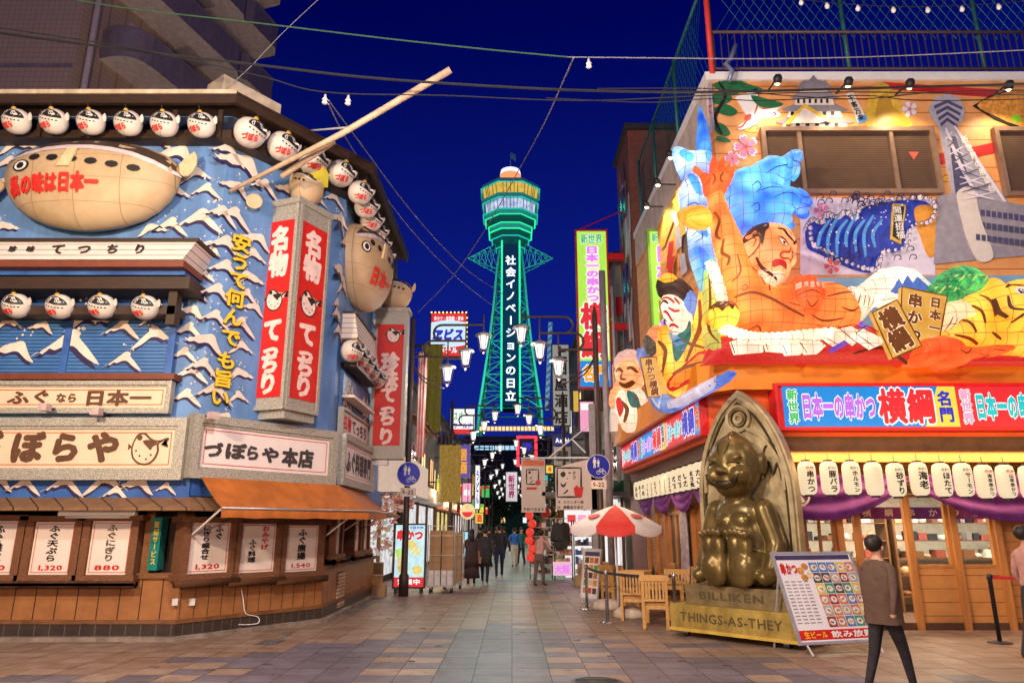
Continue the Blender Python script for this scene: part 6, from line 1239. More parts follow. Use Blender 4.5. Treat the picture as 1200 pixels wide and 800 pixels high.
# the seated figure: one continuous body grown from rounded masses
def blob_mesh(name, parts, voxel, mat, parent, fr, smooth_it=6):
    bm = bmesh.new()
    for (c, r, rot) in parts:
        mt = Matrix.Translation(Vector(c)) @ (rot or Matrix.Identity(4)) @ Matrix.Diagonal((*r, 1)); bmesh.ops.create_uvsphere(bm, u_segments=20, v_segments=14, radius=1, matrix=mt)
    me = bpy.data.meshes.new(name); bm.to_mesh(me); bm.free(); o = bpy.data.objects.new(name, me); COL.objects.link(o)
    rm = o.modifiers.new('r', 'REMESH'); rm.mode = 'VOXEL'; rm.voxel_size = voxel; sm = o.modifiers.new('s', 'SMOOTH'); sm.iterations = smooth_it; sm.factor = .5
    ev = bpy.data.meshes.new_from_object(o.evaluated_get(bpy.context.evaluated_depsgraph_get())); bpy.data.objects.remove(o)
    vs = [fr.W(v.co.x, v.co.z, v.co.y) for v in ev.vertices]; fs = [tuple(p.vertices) for p in ev.polygons]
    bpy.data.meshes.remove(ev); q = MB(); q.add(vs, fs, mat, True); return q.build(name, parent, fixn=True)
class Slim(Frame):      # the figure is narrower than its pedestal
    def W(s, u, v, d=0.0): return SB.W(u * .85 + .03, v, d)
SQ = Slim((0, 0), (1, 0))
def caps(a, b_, ra, rb, n=10):
    a, b_ = Vector(a), Vector(b_); return [(a.lerp(b_, i / (n - 1)), (ra + (rb - ra) * i / (n - 1),) * 3, None) for i in range(n)]
P_ = [((0, -.52, 1.42), (.60, .30, .66), None), ((0, -.42, 1.10), (.66, .36, .36), None), ((0, -.50, 1.90), (.52, .26, .30), None), ((0, -.42, 1.55), (.46, .28, .40), None), ((0, -.5, 2.15), (.24, .22, .25), None)]
P_ += [((sx * .16, -.29, 1.80), (.20, .12, .14), None) for sx in (-1, 1)]
for sx in (-1, 1):
    P_ += caps((sx * .50, -.54, 1.96), (sx * .72, -.50, 1.45), .20, .165) + caps((sx * .72, -.50, 1.45), (sx * .70, -.24, 1.02), .16, .13) + [((sx * .66, -.14, .97), (.15, .17, .12), None)] + [((sx * .27 + ox, -.04, oz), (.15, .10, .22), None) for ox in (-.1, .1) for oz in (1.04, 1.42)]
    P_ += caps((sx * .33, -.55, 1.05), (sx * .34, -.12, 1.12), .29, .24) + [((sx * .27, -.05, 1.22), (.25, .11, .42), None), ((sx * .27, -.02, 1.05), (.24, .11, .25), None)]
    P_ += [((sx * .27 + (k - 2) * .095, .02, 1.64 - .012 * abs(k - (1.4 if sx > 0 else 2.6)) ** 1.4), (.053, .085, .065), None) for k in range(5)]
    P_ += [((sx * .52, -.60, 2.72), (.07, .10, .19), None)]
    P_ += [((sx * .26, -.24, 2.52), (.20, .20, .17), None)]
P_ += [((0, -.48, 2.70), (.50, .42, .52), None), ((0, -.40, 2.42), (.36, .34, .26), None), ((0, -.50, 3.18), (.12, .12, .10), None), ((0, -.04, 2.60), (.07, .08, .055), None), ((-.07, -.06, 2.58), (.045, .05, .04), None), ((.07, -.06, 2.58), (.045, .05, .04), None)]
P_ += [((sx * .22, -.13, 2.79), (.15, .07, .05), Matrix.Rotation(sx * -.15, 4, 'Y')) for sx in (-1, 1)]
body = blob_mesh('figure', P_, .026, BRZ, st, SQ, 5)
ro = ROOT[st.name]
# smile, closed eyes and brow creases as thin raised cast lines
m = MB()
def face_line(pts, r):
    out = []
    for x, z in pts:
        y = -.48 + .42 * math.sqrt(max(.02, 1 - (x / .5) ** 2 - ((z - 2.7) / .52) ** 2)); y = max(y, -.24 + .20 * math.sqrt(max(0.0, 1 - ((abs(x) - .26) / .20) ** 2 - ((z - 2.52) / .17) ** 2)) if ((abs(x) - .26) / .20) ** 2 + ((z - 2.52) / .17) ** 2 < 1 else -9, -.40 + .34 * math.sqrt(max(0, 1 - (x / .36) ** 2 - ((z - 2.42) / .26) ** 2)) if (x / .36) ** 2 + ((z - 2.42) / .26) ** 2 < 1 else -9)
        out.append(SQ.W(x, z, y + .004))
    m.tube(out, [r * (.35 + .65 * math.sin(math.pi * i / (len(out) - 1))) for i in range(len(out))], BRZD, 6)
for sx in (-1, 1):
    face_line(smooth([(sx * .10, 2.70), (sx * .2, 2.745), (sx * .33, 2.70)], 4, False), .022); face_line(smooth([(sx * .05, 2.86), (sx * .10, 2.94), (sx * .12, 3.04)], 3, False), .012)
face_line(smooth([(-.34, 2.54), (-.22, 2.41), (0, 2.35), (.22, 2.41), (.34, 2.54)], 5, False), .05); face_line(smooth([(-.24, 2.43), (0, 2.385), (.24, 2.43)], 5, False), .04); face_line(smooth([(-.26, 2.47), (-.15, 2.44), (0, 2.43), (.15, 2.44), (.26, 2.47)], 5, False), .012)
m.build('face_lines', st)
m = MB()
for sx in (-1, 1):
    for k in range(5): m.ball(SQ.W(sx * .27 + (k - 2) * .095, 1.665 - .012 * abs(k - (1.4 if sx > 0 else 2.6)) ** 1.4, .085), (.026, .022, .02), BRZL, 8, 5)
m.build('toe_nails', st)
# ---- menu easel
Q = [gnd(937, 756, .14), gnd(1035, 751, .14)]; b0, b1 = Q; uu = (b1 - b0); L_ = uu.length; uu.normalize(); back = Vector((-uu.y, uu.x, 0)); hgt = 1.12
tv = (Vector((0, 0, 1)) * .93 + back * .37).normalized(); ez = TFrame(b0, uu, tv); EH = 1.30
t = thing('menu_easel', 'tilted silver-framed menu stand covered with food pictures in front of the pedestal', 'menu stand', (b0 + b1) / 2 - Vector((0, 0, .14)))
m = MB(); ALU = M('aluminium_frame', (.62, .62, .64), .35, .6); m.frame(ez, 0, L_, 0, EH, .035, -.02, .02, ALU); m.build('metal_frame', t)
m = MB(); m.fbox(ez, .03, L_ - .03, .03, EH - .03, -.015, .006, M('menu_paper', (.78, .76, .78), .35, var=.04)); pn = m.build('menu_sheet', t)
m = MB(); r5 = random.Random(9); D = .008
FOOD = [M('food_%s' % n, c, .5, var=.4, scale=30) for n, c in (('fried', (.50, .22, .05)), ('green', (.12, .32, .06)), ('red', (.5, .07, .04)), ('cream', (.7, .58, .38)), ('dark', (.10, .05, .03)), ('orange', (.65, .28, .05)))]; PLT = M('food_plate', (.72, .70, .68), .4); PCOL = [M('photo_back_%d' % k, c, .5) for k, c in enumerate(((.05, .28, .16), (.10, .20, .45), (.65, .50, .10), (.30, .04, .04), (.08, .06, .06), (.40, .36, .32), (.55, .20, .10)))]
m.fbox(ez, .05, L_ - .05, EH - .12, EH - .05, D, D + .001, M('menu_dark_band', (.05, .04, .12), .5)); m.fbox(ez, .05, L_ - .05, .06, .19, D, D + .001, REDP)
for i in range(5):
    for j in range(6):
        x0_, z0_ = L_ * .42 + i * L_ * .112, .22 + j * .155; m.fbox(ez, x0_, x0_ + L_ * .105, z0_, z0_ + .145, D, D + .001, r5.choice(PCOL)); cx_, cz_ = x0_ + L_ * .052, z0_ + .07
        m.prism(ez, [(cx_ + .055 * math.cos(k * .6283), cz_ + .045 * math.sin(k * .6283)) for k in range(10)], D + .002, D + .002, PLT)
        for q in range(4):
            a, r = r5.uniform(0, 6.28), r5.uniform(.008, .03); px_, pz_ = cx_ + r * math.cos(a), cz_ + r * .7 * math.sin(a); m.prism(ez, [(px_ + .017 * math.cos(k * 1.047), pz_ + .014 * math.sin(k * 1.047)) for k in range(6)], D + .003 + .0005 * q, D + .003 + .0005 * q, r5.choice(FOOD))
m.build('dish_photos', pn)
m = MB(); m.text('串かつ', ez, (.07, EH - .34, .36, EH - .16), REDP, .012, bold=.05)
for i in range(4):
    for j in range(13): m.fbox(ez, .08 + i * L_ * .078, .08 + i * L_ * .078 + L_ * .055, .28 + j * .048, .296 + j * .048, D, D + .0012, M('menu_grey_text', (.30, .28, .30), .6))
m.text('生ビール', ez, (.12, .075, .50, .175), YEL, .012, bold=.03); m.text('飲み放題', ez, (.56, .075, L_ - .1, .175), WHITE, .012, bold=.03)
for (x, z, c) in ((.40, EH - .28, 5), (.50, EH - .22, 0), (.44, EH - .38, 0), (.55, EH - .34, 3)): m.prism(ez, [(x + .06 * math.cos(k * .785), z + .05 * math.sin(k * .785)) for k in range(8)], D + .004 + .001 * c, D + .004 + .001 * c, FOOD[c])
m.build('lettering', pn)
for x in (.12, L_ - .12):
    m = MB(); m.tube([ez.W(x, .0, 0), ez.W(x, -.16, .06)], .016, ALU, 6); m.build('leg', t); m = MB(); m.tube([ez.W(x, EH * .9, -.02), ez.W(x, EH * .9, -.02) * 1 + back * .30 - Vector((0, 0, ez.W(x, EH * .9, 0).z - .01))], .016, ALU, 6); m.build('leg', t)
# ---- parasol
pc = gnd(725, 715); t = thing('parasol', 'red and white parasol standing over the outdoor tables', 'parasol', (pc.x, pc.y, 0)); zt = at(722, 592, pc.y).z; rx = 1.04
PR = M('parasol_red', (.62, .03, .02), .6, var=.1); PW = M('parasol_white', (.78, .72, .68), .6, var=.05)
zc = zt - .44
for k in range(8):
    m = MB(); a0, a1 = k * math.pi / 4 + .25, (k + 1) * math.pi / 4 + .25; vs = []
    for i in range(6):
        f = i / 5; r = rx * f; z = zt - .44 * f ** 1.35
        for j in range(5):
            g = j / 4; a = a0 + (a1 - a0) * g; sag = .035 * f * math.sin(math.pi * g); vs.append(Vector((pc.x + r * (1 - .04 * math.sin(math.pi * g)) * math.cos(a), pc.y + r * (1 - .04 * math.sin(math.pi * g)) * math.sin(a), z - sag)))
    for j in range(5):
        g = j / 4; v = vs[25 + j]; vs.append(v + Vector((0, 0, -.19 + .05 * abs(math.cos(math.pi * g)) ** 4)))
    m.add(vs, [(i * 5 + j, (i + 1) * 5 + j, (i + 1) * 5 + j + 1, i * 5 + j + 1) for i in range(6) for j in range(4)], PR if k % 2 else PW, True)
    if k % 2 == 0:
        a = (a0 + a1) / 2; ctr = Vector((pc.x + rx * .62 * math.cos(a), pc.y + rx * .62 * math.sin(a), zt - .44 * .62 ** 1.35 - .01)); e1 = Vector((-math.sin(a), math.cos(a), 0)); e2 = Vector((math.cos(a), math.sin(a), -.48)).normalized(); m.add([ctr + e1 * .17 * math.cos(q * .6283) + e2 * .11 * math.sin(q * .6283) + Vector((0, 0, .012)) for q in range(10)], [tuple(range(10))], PR)
    m.build('canopy_panel', t)
m = MB(); m.tube([(pc.x, pc.y, .1), (pc.x, pc.y, zt)], .022, WHITE, 8); m.ball((pc.x, pc.y, zt + .02), .035, WHITE, 8, 5); m.build('pole', t)
m = MB()
for k in range(8): a = k * math.pi / 4 + .25; m.tube([(pc.x, pc.y, zt - .38), (pc.x + rx * .55 * math.cos(a), pc.y + rx * .55 * math.sin(a), zt - .24)], .006, STEEL, 4)
m.build('rib', t)
BAG = M('concrete_weight', (.62, .52, .42), .8, dirt=.2, bump=.2)
for k, (x, y) in enumerate(((712, 714), (714.5 + 23, 724))):
    p = gnd(x, y); m = MB(); m.lathe([(.0, 0), (.24, 0), (.27, .05), (.25, .14), (.15, .21), (.04, .23), (0, .23)], p, BAG, 14, sx=1.2, sy=.8); tag(m.build('parasol_weight'), ['pale round weight at the foot of the parasol pole, left one', 'pale round weight at the foot of the parasol pole, right one nearer the chairs'][k], 'weight', 'weights around the parasol pole')
# ---- outdoor chairs and tables
CW = M('pale_chair_wood', (.58, .32, .10), .5, var=.2, scale=6, stretch=(6, 6, 1)); CUSH = M('dark_cushion', (.12, .06, .035), .7)
def chair(label, loc, rz):
    global CH0
    if CH0 is None:
        t = thing('wooden_chair', label, 'chair', (0, 0, 0), 'wooden chairs at the outdoor tables')
        m = MB(); m.box(-.22, .22, -.22, .22, .40, .44, CW); m.build('seat', t); m = MB(); m.box(-.20, .20, -.2, .2, .441, .47, CUSH); m.build('cushion', t)
        for sx in (-1, 1):
            m = MB(); m.box(sx * .2 - .025, sx * .2 + .025, .16, .21, 0, .399, CW); m.build('leg', t)
            m = MB(); m.hexa([(sx * .2 - .025, -.26, 0), (sx * .2 + .025, -.26, 0), (sx * .2 + .025, -.21, 0), (sx * .2 - .025, -.21, 0), (sx * .2 - .025, -.30, .88), (sx * .2 + .025, -.30, .88), (sx * .2 + .025, -.26, .88), (sx * .2 - .025, -.26, .88)], CW); m.build('leg', t)
        m = MB(); m.box(-.25, .25, -.31, -.255, .80, .90, CW); m.box(-.174, .174, -.285, -.245, .46, .50, CW)
        for k in range(6): m.box(-.16 + k * .059, -.13 + k * .059, -.283, -.262, .50, .80, CW)
        m.build('backrest', t); m = MB(); m.box(-.174, .174, .17, .2, .33, .395, CW); m.box(-.174, .174, -.24, -.22, .33, .395, CW); m.build('stretcher', t)
        CH0 = t; t.location = loc; t.rotation_euler = (0, 0, rz); return t
    return dup(CH0, loc, label, rz)
CH0 = None
g1, g2, g3 = gnd(772, 737), gnd(747, 727), gnd(725, 712)
chair('slatted wooden chair nearest the statue, its back to the square', (g1.x, g1.y + .2, 0), R(-12)); chair('slatted wooden chair just left of the nearest one', (g2.x, g2.y + .25, 0), R(-18)); chair('slatted wooden chair beside the parasol pole', (g3.x, g3.y + .2, 0), R(-60))
chair('slatted wooden chair partly hidden behind the lower pedestal', (3.25, 14.6, 0), R(170)); chair('slatted wooden chair in the second row behind the parasol weights', (2.62, 16.4, 0), R(-80)); chair('slatted wooden chair farthest back by the leaning menu board', (2.55, 18.0, 0), R(-85)); chair('slatted wooden chair against the restaurant side wall, near the post', (3.55, 15.7, 0), R(85)); chair('slatted wooden chair against the side wall, farther down the street', (3.5, 17.4, 0), R(92))
def table(label, loc):
    global TB0
    if TB0 is None:
        t = thing('wooden_table', label, 'table', (0, 0, 0), 'outdoor tables beside the side wall'); m = MB(); m.box(-.38, .38, -.38, .38, .68, .72, CW); m.build('tabletop', t)
        for sx in (-1, 1):
            for sy in (-1, 1): m = MB(); m.box(sx * .33 - .03, sx * .33 + .03, sy * .33 - .03, sy * .33 + .03, 0, .679, CW); m.build('leg', t)
        m = MB(); m.box(-.30, .30, -.345, -.315, .58, .678, CW); m.box(-.30, .30, .315, .345, .58, .678, CW); m.build('apron', t); TB0 = t; t.location = loc; return t
    return dup(TB0, loc, label)
TB0 = None
table('square wooden outdoor table between the nearest chairs', (2.85, 14.35, 0)); table('square wooden outdoor table in the middle by the wall', (3.05, 15.85, 0)); table('square wooden outdoor table farthest down the side wall', (3.0, 17.6, 0))
m = MB(); m.lathe([(.035, .721), (.04, .80), (.02, .86), (.015, .9), (0, .9)], (3.0, 15.8, 0), BLACK, 10); m.lathe([(.03, .721), (.03, .78), (0, .79)], (3.1, 15.9, 0), M('sauce_red', (.4, .03, .02), .4), 10); tag(m.build('condiment_set'), 'small dark sauce bottle and pot on the middle outdoor table', 'condiments')
m = MB(); vs = []
for i in range(15):
    for k in range(10): vs.append((4.0 - .05 + .03 * math.sin(i * 1.9 + k * .3), 16.1 + i * .045, 2.2 - k * .18))
m.add([Vector(v) + Vector((-.12, 0, 0)) for v in vs], [(i * 10 + k, (i + 1) * 10 + k, (i + 1) * 10 + k + 1, i * 10 + k + 1) for i in range(14) for k in range(9)], M('grey_purple_print_cloth', (.22, .14, .22), .7, var=.8, scale=6, col2=(.55, .48, .45)), True); tag(m.build('hanging_cloth'), 'grey and purple patterned cloth hanging on the side wall behind the chairs', 'cloth')
# ---- barrier posts
BLT = M('black_belt', (.02, .02, .022), .6); CHR = M('chrome_post', (.55, .55, .57), .18, .9)
def barrier(label, p, mat, hgt=.92, belts=(), bm_=None):
    t = thing('barrier_post', label, 'barrier post', (p.x, p.y, 0), 'barrier posts with belts'); m = MB(); m.lathe([(.0, 0), (.17, 0), (.17, .012), (.05, .03), (0, .03)], p, mat, 18); m.build('base', t); m = MB(); m.lathe([(.032, .02), (.032, hgt - .08), (.04, hgt - .075), (.04, hgt), (0, hgt + .005)], p, mat, 12); m.build('post', t)
    for q in belts:
        m = MB(); pts = [Vector((p.x, p.y, hgt - .045)).lerp(Vector((q.x, q.y, hgt - .045)), i / 8) - Vector((0, 0, .03 * math.sin(math.pi * i / 8))) for i in range(9)]
        vs = [v + Vector((0, 0, dz)) for v in pts for dz in (-.025, .025)]; m.add(vs, [(2 * i, 2 * i + 2, 2 * i + 3, 2 * i + 1) for i in range(8)], bm_ or BLT); m.build('belt', t)
b1_, b2_, b3_ = gnd(688, 714), gnd(712, 729), Vector((2.86, 13.2, 0))
barrier('steel barrier post beside the leaning menu board, farthest of the three', b1_, CHR); barrier('steel barrier post in front of the parasol weights', b2_, CHR, belts=(b1_, b3_)); barrier('steel barrier post half hidden by the pedestal', b3_, CHR)
b4_ = gnd(1172, 753); barrier('black barrier post with a red belt at the right edge of the photo', b4_, DARKM, 1.0, (Vector((b4_.x + 2.2, b4_.y - .3, 0)),), M('red_belt', (.55, .03, .03), .6))
# ---- leaning menu board on the pavement
pb_ = gnd(680, 705); t = thing('sidewalk_board', 'white leaning menu board with food photo at the near end of the outdoor seating', 'menu stand', pb_); fb = TFrame(pb_ + Vector((0, 0, .08)), (.45, -.89, 0), (.12, .06, 1))
m = MB(); m.frame(fb, 0, .75, 0, 1.15, .04, -.02, .02, ALU); m.build('metal_frame', t); m = MB(); m.fbox(fb, .035, .715, .035, 1.115, -.01, .005, M('menu_paper', (1, 1, 1)))
for i in range(3):
    for j in range(5): m.fbox(fb, .09 + i * .2, .26 + i * .2, .14 + j * .17, .27 + j * .17, .0052, .006, FOOD[(i * 2 + j) % 6])
m.fbox(fb, .06, .69, .98, 1.08, .0052, .006, M('menu_dark_band', (1, 1, 1))); m.build('menu_sheet', t)
m = MB(); m.tube([fb.W(.1, .0, 0), fb.W(.1, -.08, 0)], .014, ALU, 6); m.build('leg', t); m = MB(); m.tube([fb.W(.65, .0, 0), fb.W(.65, -.08, 0)], .014, ALU, 6); m.build('leg', t); m = MB(); m.tube([fb.W(.4, 1.0, -.02), Vector((pb_.x + .55, pb_.y + .1, .01))], .014, DARKM, 6); m.build('leg', t)
# ================================================================ street lamps
IRON = M('lamp_iron', (.055, .040, .035), .5, .4); LGLASS = E('lamp_glass', (1, .95, .90), 1.15); LCAP = M('lamp_cap_grey', (.22, .21, .21), .4)
def arc(cx, cz, r, a0, a1, n=8): return [(cx + r * math.cos(a0 + (a1 - a0) * k / n), 0, cz + r * math.sin(a0 + (a1 - a0) * k / n)) for k in range(n + 1)]
def lamp_post():
    t = thing('street_lamp', 'x', 'street lamp', (0, 0, 0), 'street lamps along both sides of the street')
    m = MB(); m.lathe([(.13, 0), (.13, .5), (.09, .56), (.075, 3), (.07, 7.3), (.03, 7.5), (0, 7.6)], (0, 0, 0), IRON, 10); m.build('pole', t)
    m = MB(); m.tube([(0, 0, 6.33), (1.0, 0, 6.33)], .035, IRON, 6); m.tube([(.62, 0, 6.33)] + arc(.55, 6.56, .23, -math.pi / 2, -3 * math.pi / 2) + [(1.5, 0, 6.79)], .035, IRON, 6); m.tube([(.9, 0, 6.79)] + arc(.82, 7.02, .23, -math.pi / 2, -3 * math.pi / 2) + [(2.0, 0, 7.25)], .035, IRON, 6)
    m.tube(arc(.72, 5.75 + .58, .70, math.pi, math.pi * 1.5), .02, IRON, 5); m.tube(arc(.92, 6.33, .9, math.pi, math.pi * 1.5), .02, IRON, 5); m.tube([(1.0, 0, 6.33), (1.0, 0, 6.79)], .02, IRON, 5); m.tube([(1.5, 0, 6.79), (1.5, 0, 7.25)], .02, IRON, 5); m.build('bracket', t)
    for x, z in ((1.0, 6.33), (1.5, 6.79), (2.0, 7.25)):
        m = MB(); m.tube([(x, 0, z + .3), (x, 0, z - .2)], .022, IRON, 6); m.lathe([(.25, -.32), (.23, -.28), (.09, -.22), (.03, -.18)], (x, 0, z), LCAP, 12); m.lathe([(.08, -.76), (.03, -.82), (0, -.86)], (x, 0, z), IRON, 8); 
        for k in range(6): a = k * math.pi / 3; m.tube([(x + .175 * math.cos(a), .175 * math.sin(a), z - .33), (x + .095 * math.cos(a), .095 * math.sin(a), z - .76)], .012, IRON, 4, False)
        h_ = m.build('lantern', t); m = MB(); m.lathe([(.0, -.33), (.135, -.33), (.08, -.68), (0, -.68)], (x, 0, z), LGLASS, 12); m.build('glass', h_)
    return t
lp = lamp_post()
for side, X_, ys, rz, sn in (('left', -2.8, (19.3, 33, 47, 61, 75, 89, 103), 0, 1), ('right', 2.25, (18.5, 31, 44, 57, 70, 83, 97), math.pi, -1)):
    for k, y in enumerate(ys):
        lab = '%s three-lantern street lamp counting from the front on the %s side of the street' % (ORD[k], side)
        if side == 'left' and k == 0: o = lp; o.location = (X_, y, 0); o['label'] = lab
        else: o = dup(lp, (X_, y, 0), lab, rz)
        if k < 3:
            for dx, dz in ((1.0, 5.75), (1.5, 6.2), (2.0, 6.7)): lamp('POINT', (X_ + sn * dx, y - .02, dz - .28), 50, (1, .90, .84), .1)
        else: lamp('POINT', (X_ + sn * 1.5, y, 5.9), 110, (1, .92, .9), .2)
# blue round pedestrian and cycle signs
BLUS = M('traffic_blue', (.01, .03, .62), .4, emit=.25)
for k, (X_, y, px, py, r) in enumerate(((-2.8, 19.3, 479, 555, .315), (2.25, 18.5, 701, 546, .30))):
    z = at(px, py, y - .12).z; xx = at(px, py, y - .12).x; f = Frame((xx, y - .12), (xx + 1, y - .12)); t = thing('traffic_sign', ['round blue pedestrian and bicycle sign on the lamp pole beside the lit poster', 'round blue pedestrian and bicycle sign on the lamp pole above the parasol'][k], 'traffic sign', (xx, y - .12, z - r))
    m = MB(); m.prism(f, [(r * math.cos(i * .1963), z + r * math.sin(i * .1963)) for i in range(32)], -.02, .0, WHITE); m.prism(f, [(r * .955 * math.cos(i * .1963), z + r * .955 * math.sin(i * .1963)) for i in range(32)], .003, .003, BLUS); m.build('disc', t)
    m = MB(); o_ = (-.28 * r, z + .42 * r); D = .006
    for sx, sc in ((-.3, 1.0), (.02, .72)):
        cx_, cz_ = sx * r, z + .28 * r - (1 - sc) * .22 * r; q = lambda l: [(cx_ + a * r * sc, cz_ + b_ * r * sc) for a, b_ in l]
        m.prism(f, q([(.085 * math.cos(i * .785), .42 + .085 * math.sin(i * .785)) for i in range(8)]), D, D, WHITE); m.prism(f, q([(-.13, .31), (.13, .31), (.14, -.02), (.09, -.02), (.08, -.42), (.01, -.42), (0, -.08), (-.04, -.42), (-.11, -.42), (-.09, -.02), (-.15, -.02)]), D, D, WHITE)
    for cx_ in (.0, .48):
        n = 14; ring_ = [(cx_ * r + .17 * r * math.cos(i * 2 * math.pi / n), z - .52 * r + .17 * r * math.sin(i * 2 * math.pi / n)) for i in range(n)]; ri = [(cx_ * r + .13 * r * math.cos(i * 2 * math.pi / n), z - .52 * r + .13 * r * math.sin(i * 2 * math.pi / n)) for i in range(n)]
        for i in range(n): m.prism(f, [ring_[i], ring_[(i + 1) % n], ri[(i + 1) % n], ri[i]], D, D, WHITE)
    for a, b_ in (((0, -.52), (.12, -.22)), ((.12, -.22), (.4, -.25)), ((.12, -.26), (.24, -.5)), ((.24, -.5), (.4, -.25)), ((.38, -.15), (.48, -.52))): m.prism(f, stroke([(a[0] * r, z + a[1] * r), (b_[0] * r, z + b_[1] * r)], .05 * r), D + .001, D + .001, WHITE)
    m.build('pictogram', t)
    m = MB(); m.fbox(f, -.20, .20, z - r - .27, z - r - .05, -.02, 0, M('plate_cream', (.7, .6, .52), .5)); m.text('9-22', f, (-.15, z - r - .235, .15, z - r - .085), BLACK, .004, bold=.02); m.build('hours_plate', t)
# ================================================================ the street behind: buildings, signs, tower, wires, people
GREYW = [M('render_grey_%d' % k, c, .7, var=.15, scale=2, dirt=.25) for k, c in enumerate(((.075, .06, .055), (.11, .085, .075), (.16, .13, .11), (.045, .04, .045), (.21, .19, .17)))]
WLIT = [E('window_lit_warm', (1, .66, .28), 1.3), E('window_lit_white', (.85, .92, 1), 1.2), E('window_lit_amber', (1, .50, .12), 1.0)]; WDK = M('window_night_glass', (.015, .018, .03), .12)
rf = random.Random(21)
def street_building(label, x0, x1, y0, y1, h, mat, side, lit=.35, shop=True):
    """side = +1: its street face looks towards +x"""
    t = thing('street_building', label, 'building', ((x0 + x1) / 2, (y0 + y1) / 2, 0)); m = MB(); m.box(x0, x1, y0, y1, 0, h, mat); m.build('wall', t)
    m = MB(); m.box(x0 - .12, x1 + .12, y0 - .12, y1 + .12, h, h + .22, GREYW[3]); m.build('roof', t)
    fr = Frame((x1, y0), (x1, y1)) if side > 0 else Frame((x0, y1), (x0, y0)); L = fr.len; n = max(1, int(L / 2.6)); z = 3.6
    while z + 1.6 < h:
        for i in range(n):
            u = (i + .5) * L / n; m = MB(); m.fbox(fr, u - .65, u + .65, z, z + 1.3, .003, .05, WOOD); m.fbox(fr, u - .58, u + .58, z + .07, z + 1.23, .05, .055, rf.choice(WLIT) if rf.random() < lit else WDK); m.fbox(fr, u - .02, u + .02, z + .07, z + 1.23, .055, .075, WOOD); m.build('window', t)
        z += 2.9
    ff = Frame((x0, y0), (x1, y0)); 
    if shop:
        m = MB(); m.fbox(fr, .1, L - .1, .2, 2.6, .003, .02, M('shop_lit_front_%d' % rf.randrange(3), rf.choice(((1, .62, .25), (1, .82, .6), (.9, .9, 1))), .5, emit=.95, var=.6, scale=3)); m.build('shopfront', t)
        for i in range(n + 1): m = MB(); u = .1 + (L - .2) * i / n; m.fbox(fr, u - .07, u + .07, 0, 2.7, .02, .12, WOOD); m.build('post', t)
        m = MB(); m.fbox(fr, 0, L, 2.7, 3.3, .0, .5, rf.choice((REDM, CREAM, DBLUE, M('sign_dark_green', (.02, .12, .06), .5), YEL))); m.build('fascia', t)
    return t
street_building('dark narrow building behind the hanging red sign', -9, -4.2, 19.6, 26, 8.4, GREYW[0], 1)
street_building('low dim timber building on the left under the bamboo canopy', -9, -3.9, 26.2, 36, 7.0, GREYW[1], 1, .5)
street_building('left street building with warm shopfront beyond the purple sign', -10, -4.4, 36.2, 52, 8.2, GREYW[0], 1, .5); street_building('left street building near the middle distance, brightest windows', -10, -4.2, 52.2, 74, 8.0, GREYW[2], 1, .7); street_building('farthest left street building before the tower foot', -11, -4.6, 74.2, 108, 9.0, GREYW[1], 1, .7)
t = street_building('tall brown brick building with a painted corner strip behind the orange restaurant', 4.05, 9, 22.2, 24.8, 15.2, M('brown_brick_wall', (.22, .08, .045), .7, var=.25, scale=7, bump=.2), -1, .0, False)
m = MB(); fbk = Frame((4.05, 24.8), (4.05, 22.2))
for k in range(46):
    u, z = rf.uniform(.1, 2.4), rf.uniform(3.5, 13.2); c = rf.choice((M('mural_grey_lilac', (1, 1, 1)), M('mural_mint', (.25, .45, .38), .5), NAVY, WHITE, RED if k % 5 == 0 else WHITE)); a = rf.uniform(-.5, .5)
    m.prism(fbk, stroke([(u, z), (u + a * .4, z + .7), (u + a, z + 1.5)], .28), .004 + k * .0006, .004 + k * .0006, c)
m.build('painted_strip', t)
t = street_building('pale grey-green building with a red band beside the tall lime sign', 3.9, 9, 25.2, 31, 11.6, M('pale_green_render', (.30, .33, .25), .7, var=.1, dirt=.15), -1, .2)
m = MB(); m.box(3.86, 9, 25.1, 25.16, 9.3, 10.0, RED); m.build('red_band', t)
street_building('dark pitched building behind the vertical liquor shop sign', 3.2, 9, 31.2, 42, 10.6, GREYW[0], -1, .2); street_building('right street building with lit shop windows behind the red neon frame', 4.0, 10, 42.2, 62, 8.4, GREYW[1], -1, .6); street_building('farthest right street building before the tower foot', 4.2, 11, 62.2, 106, 8.6, GREYW[2], -1, .7)
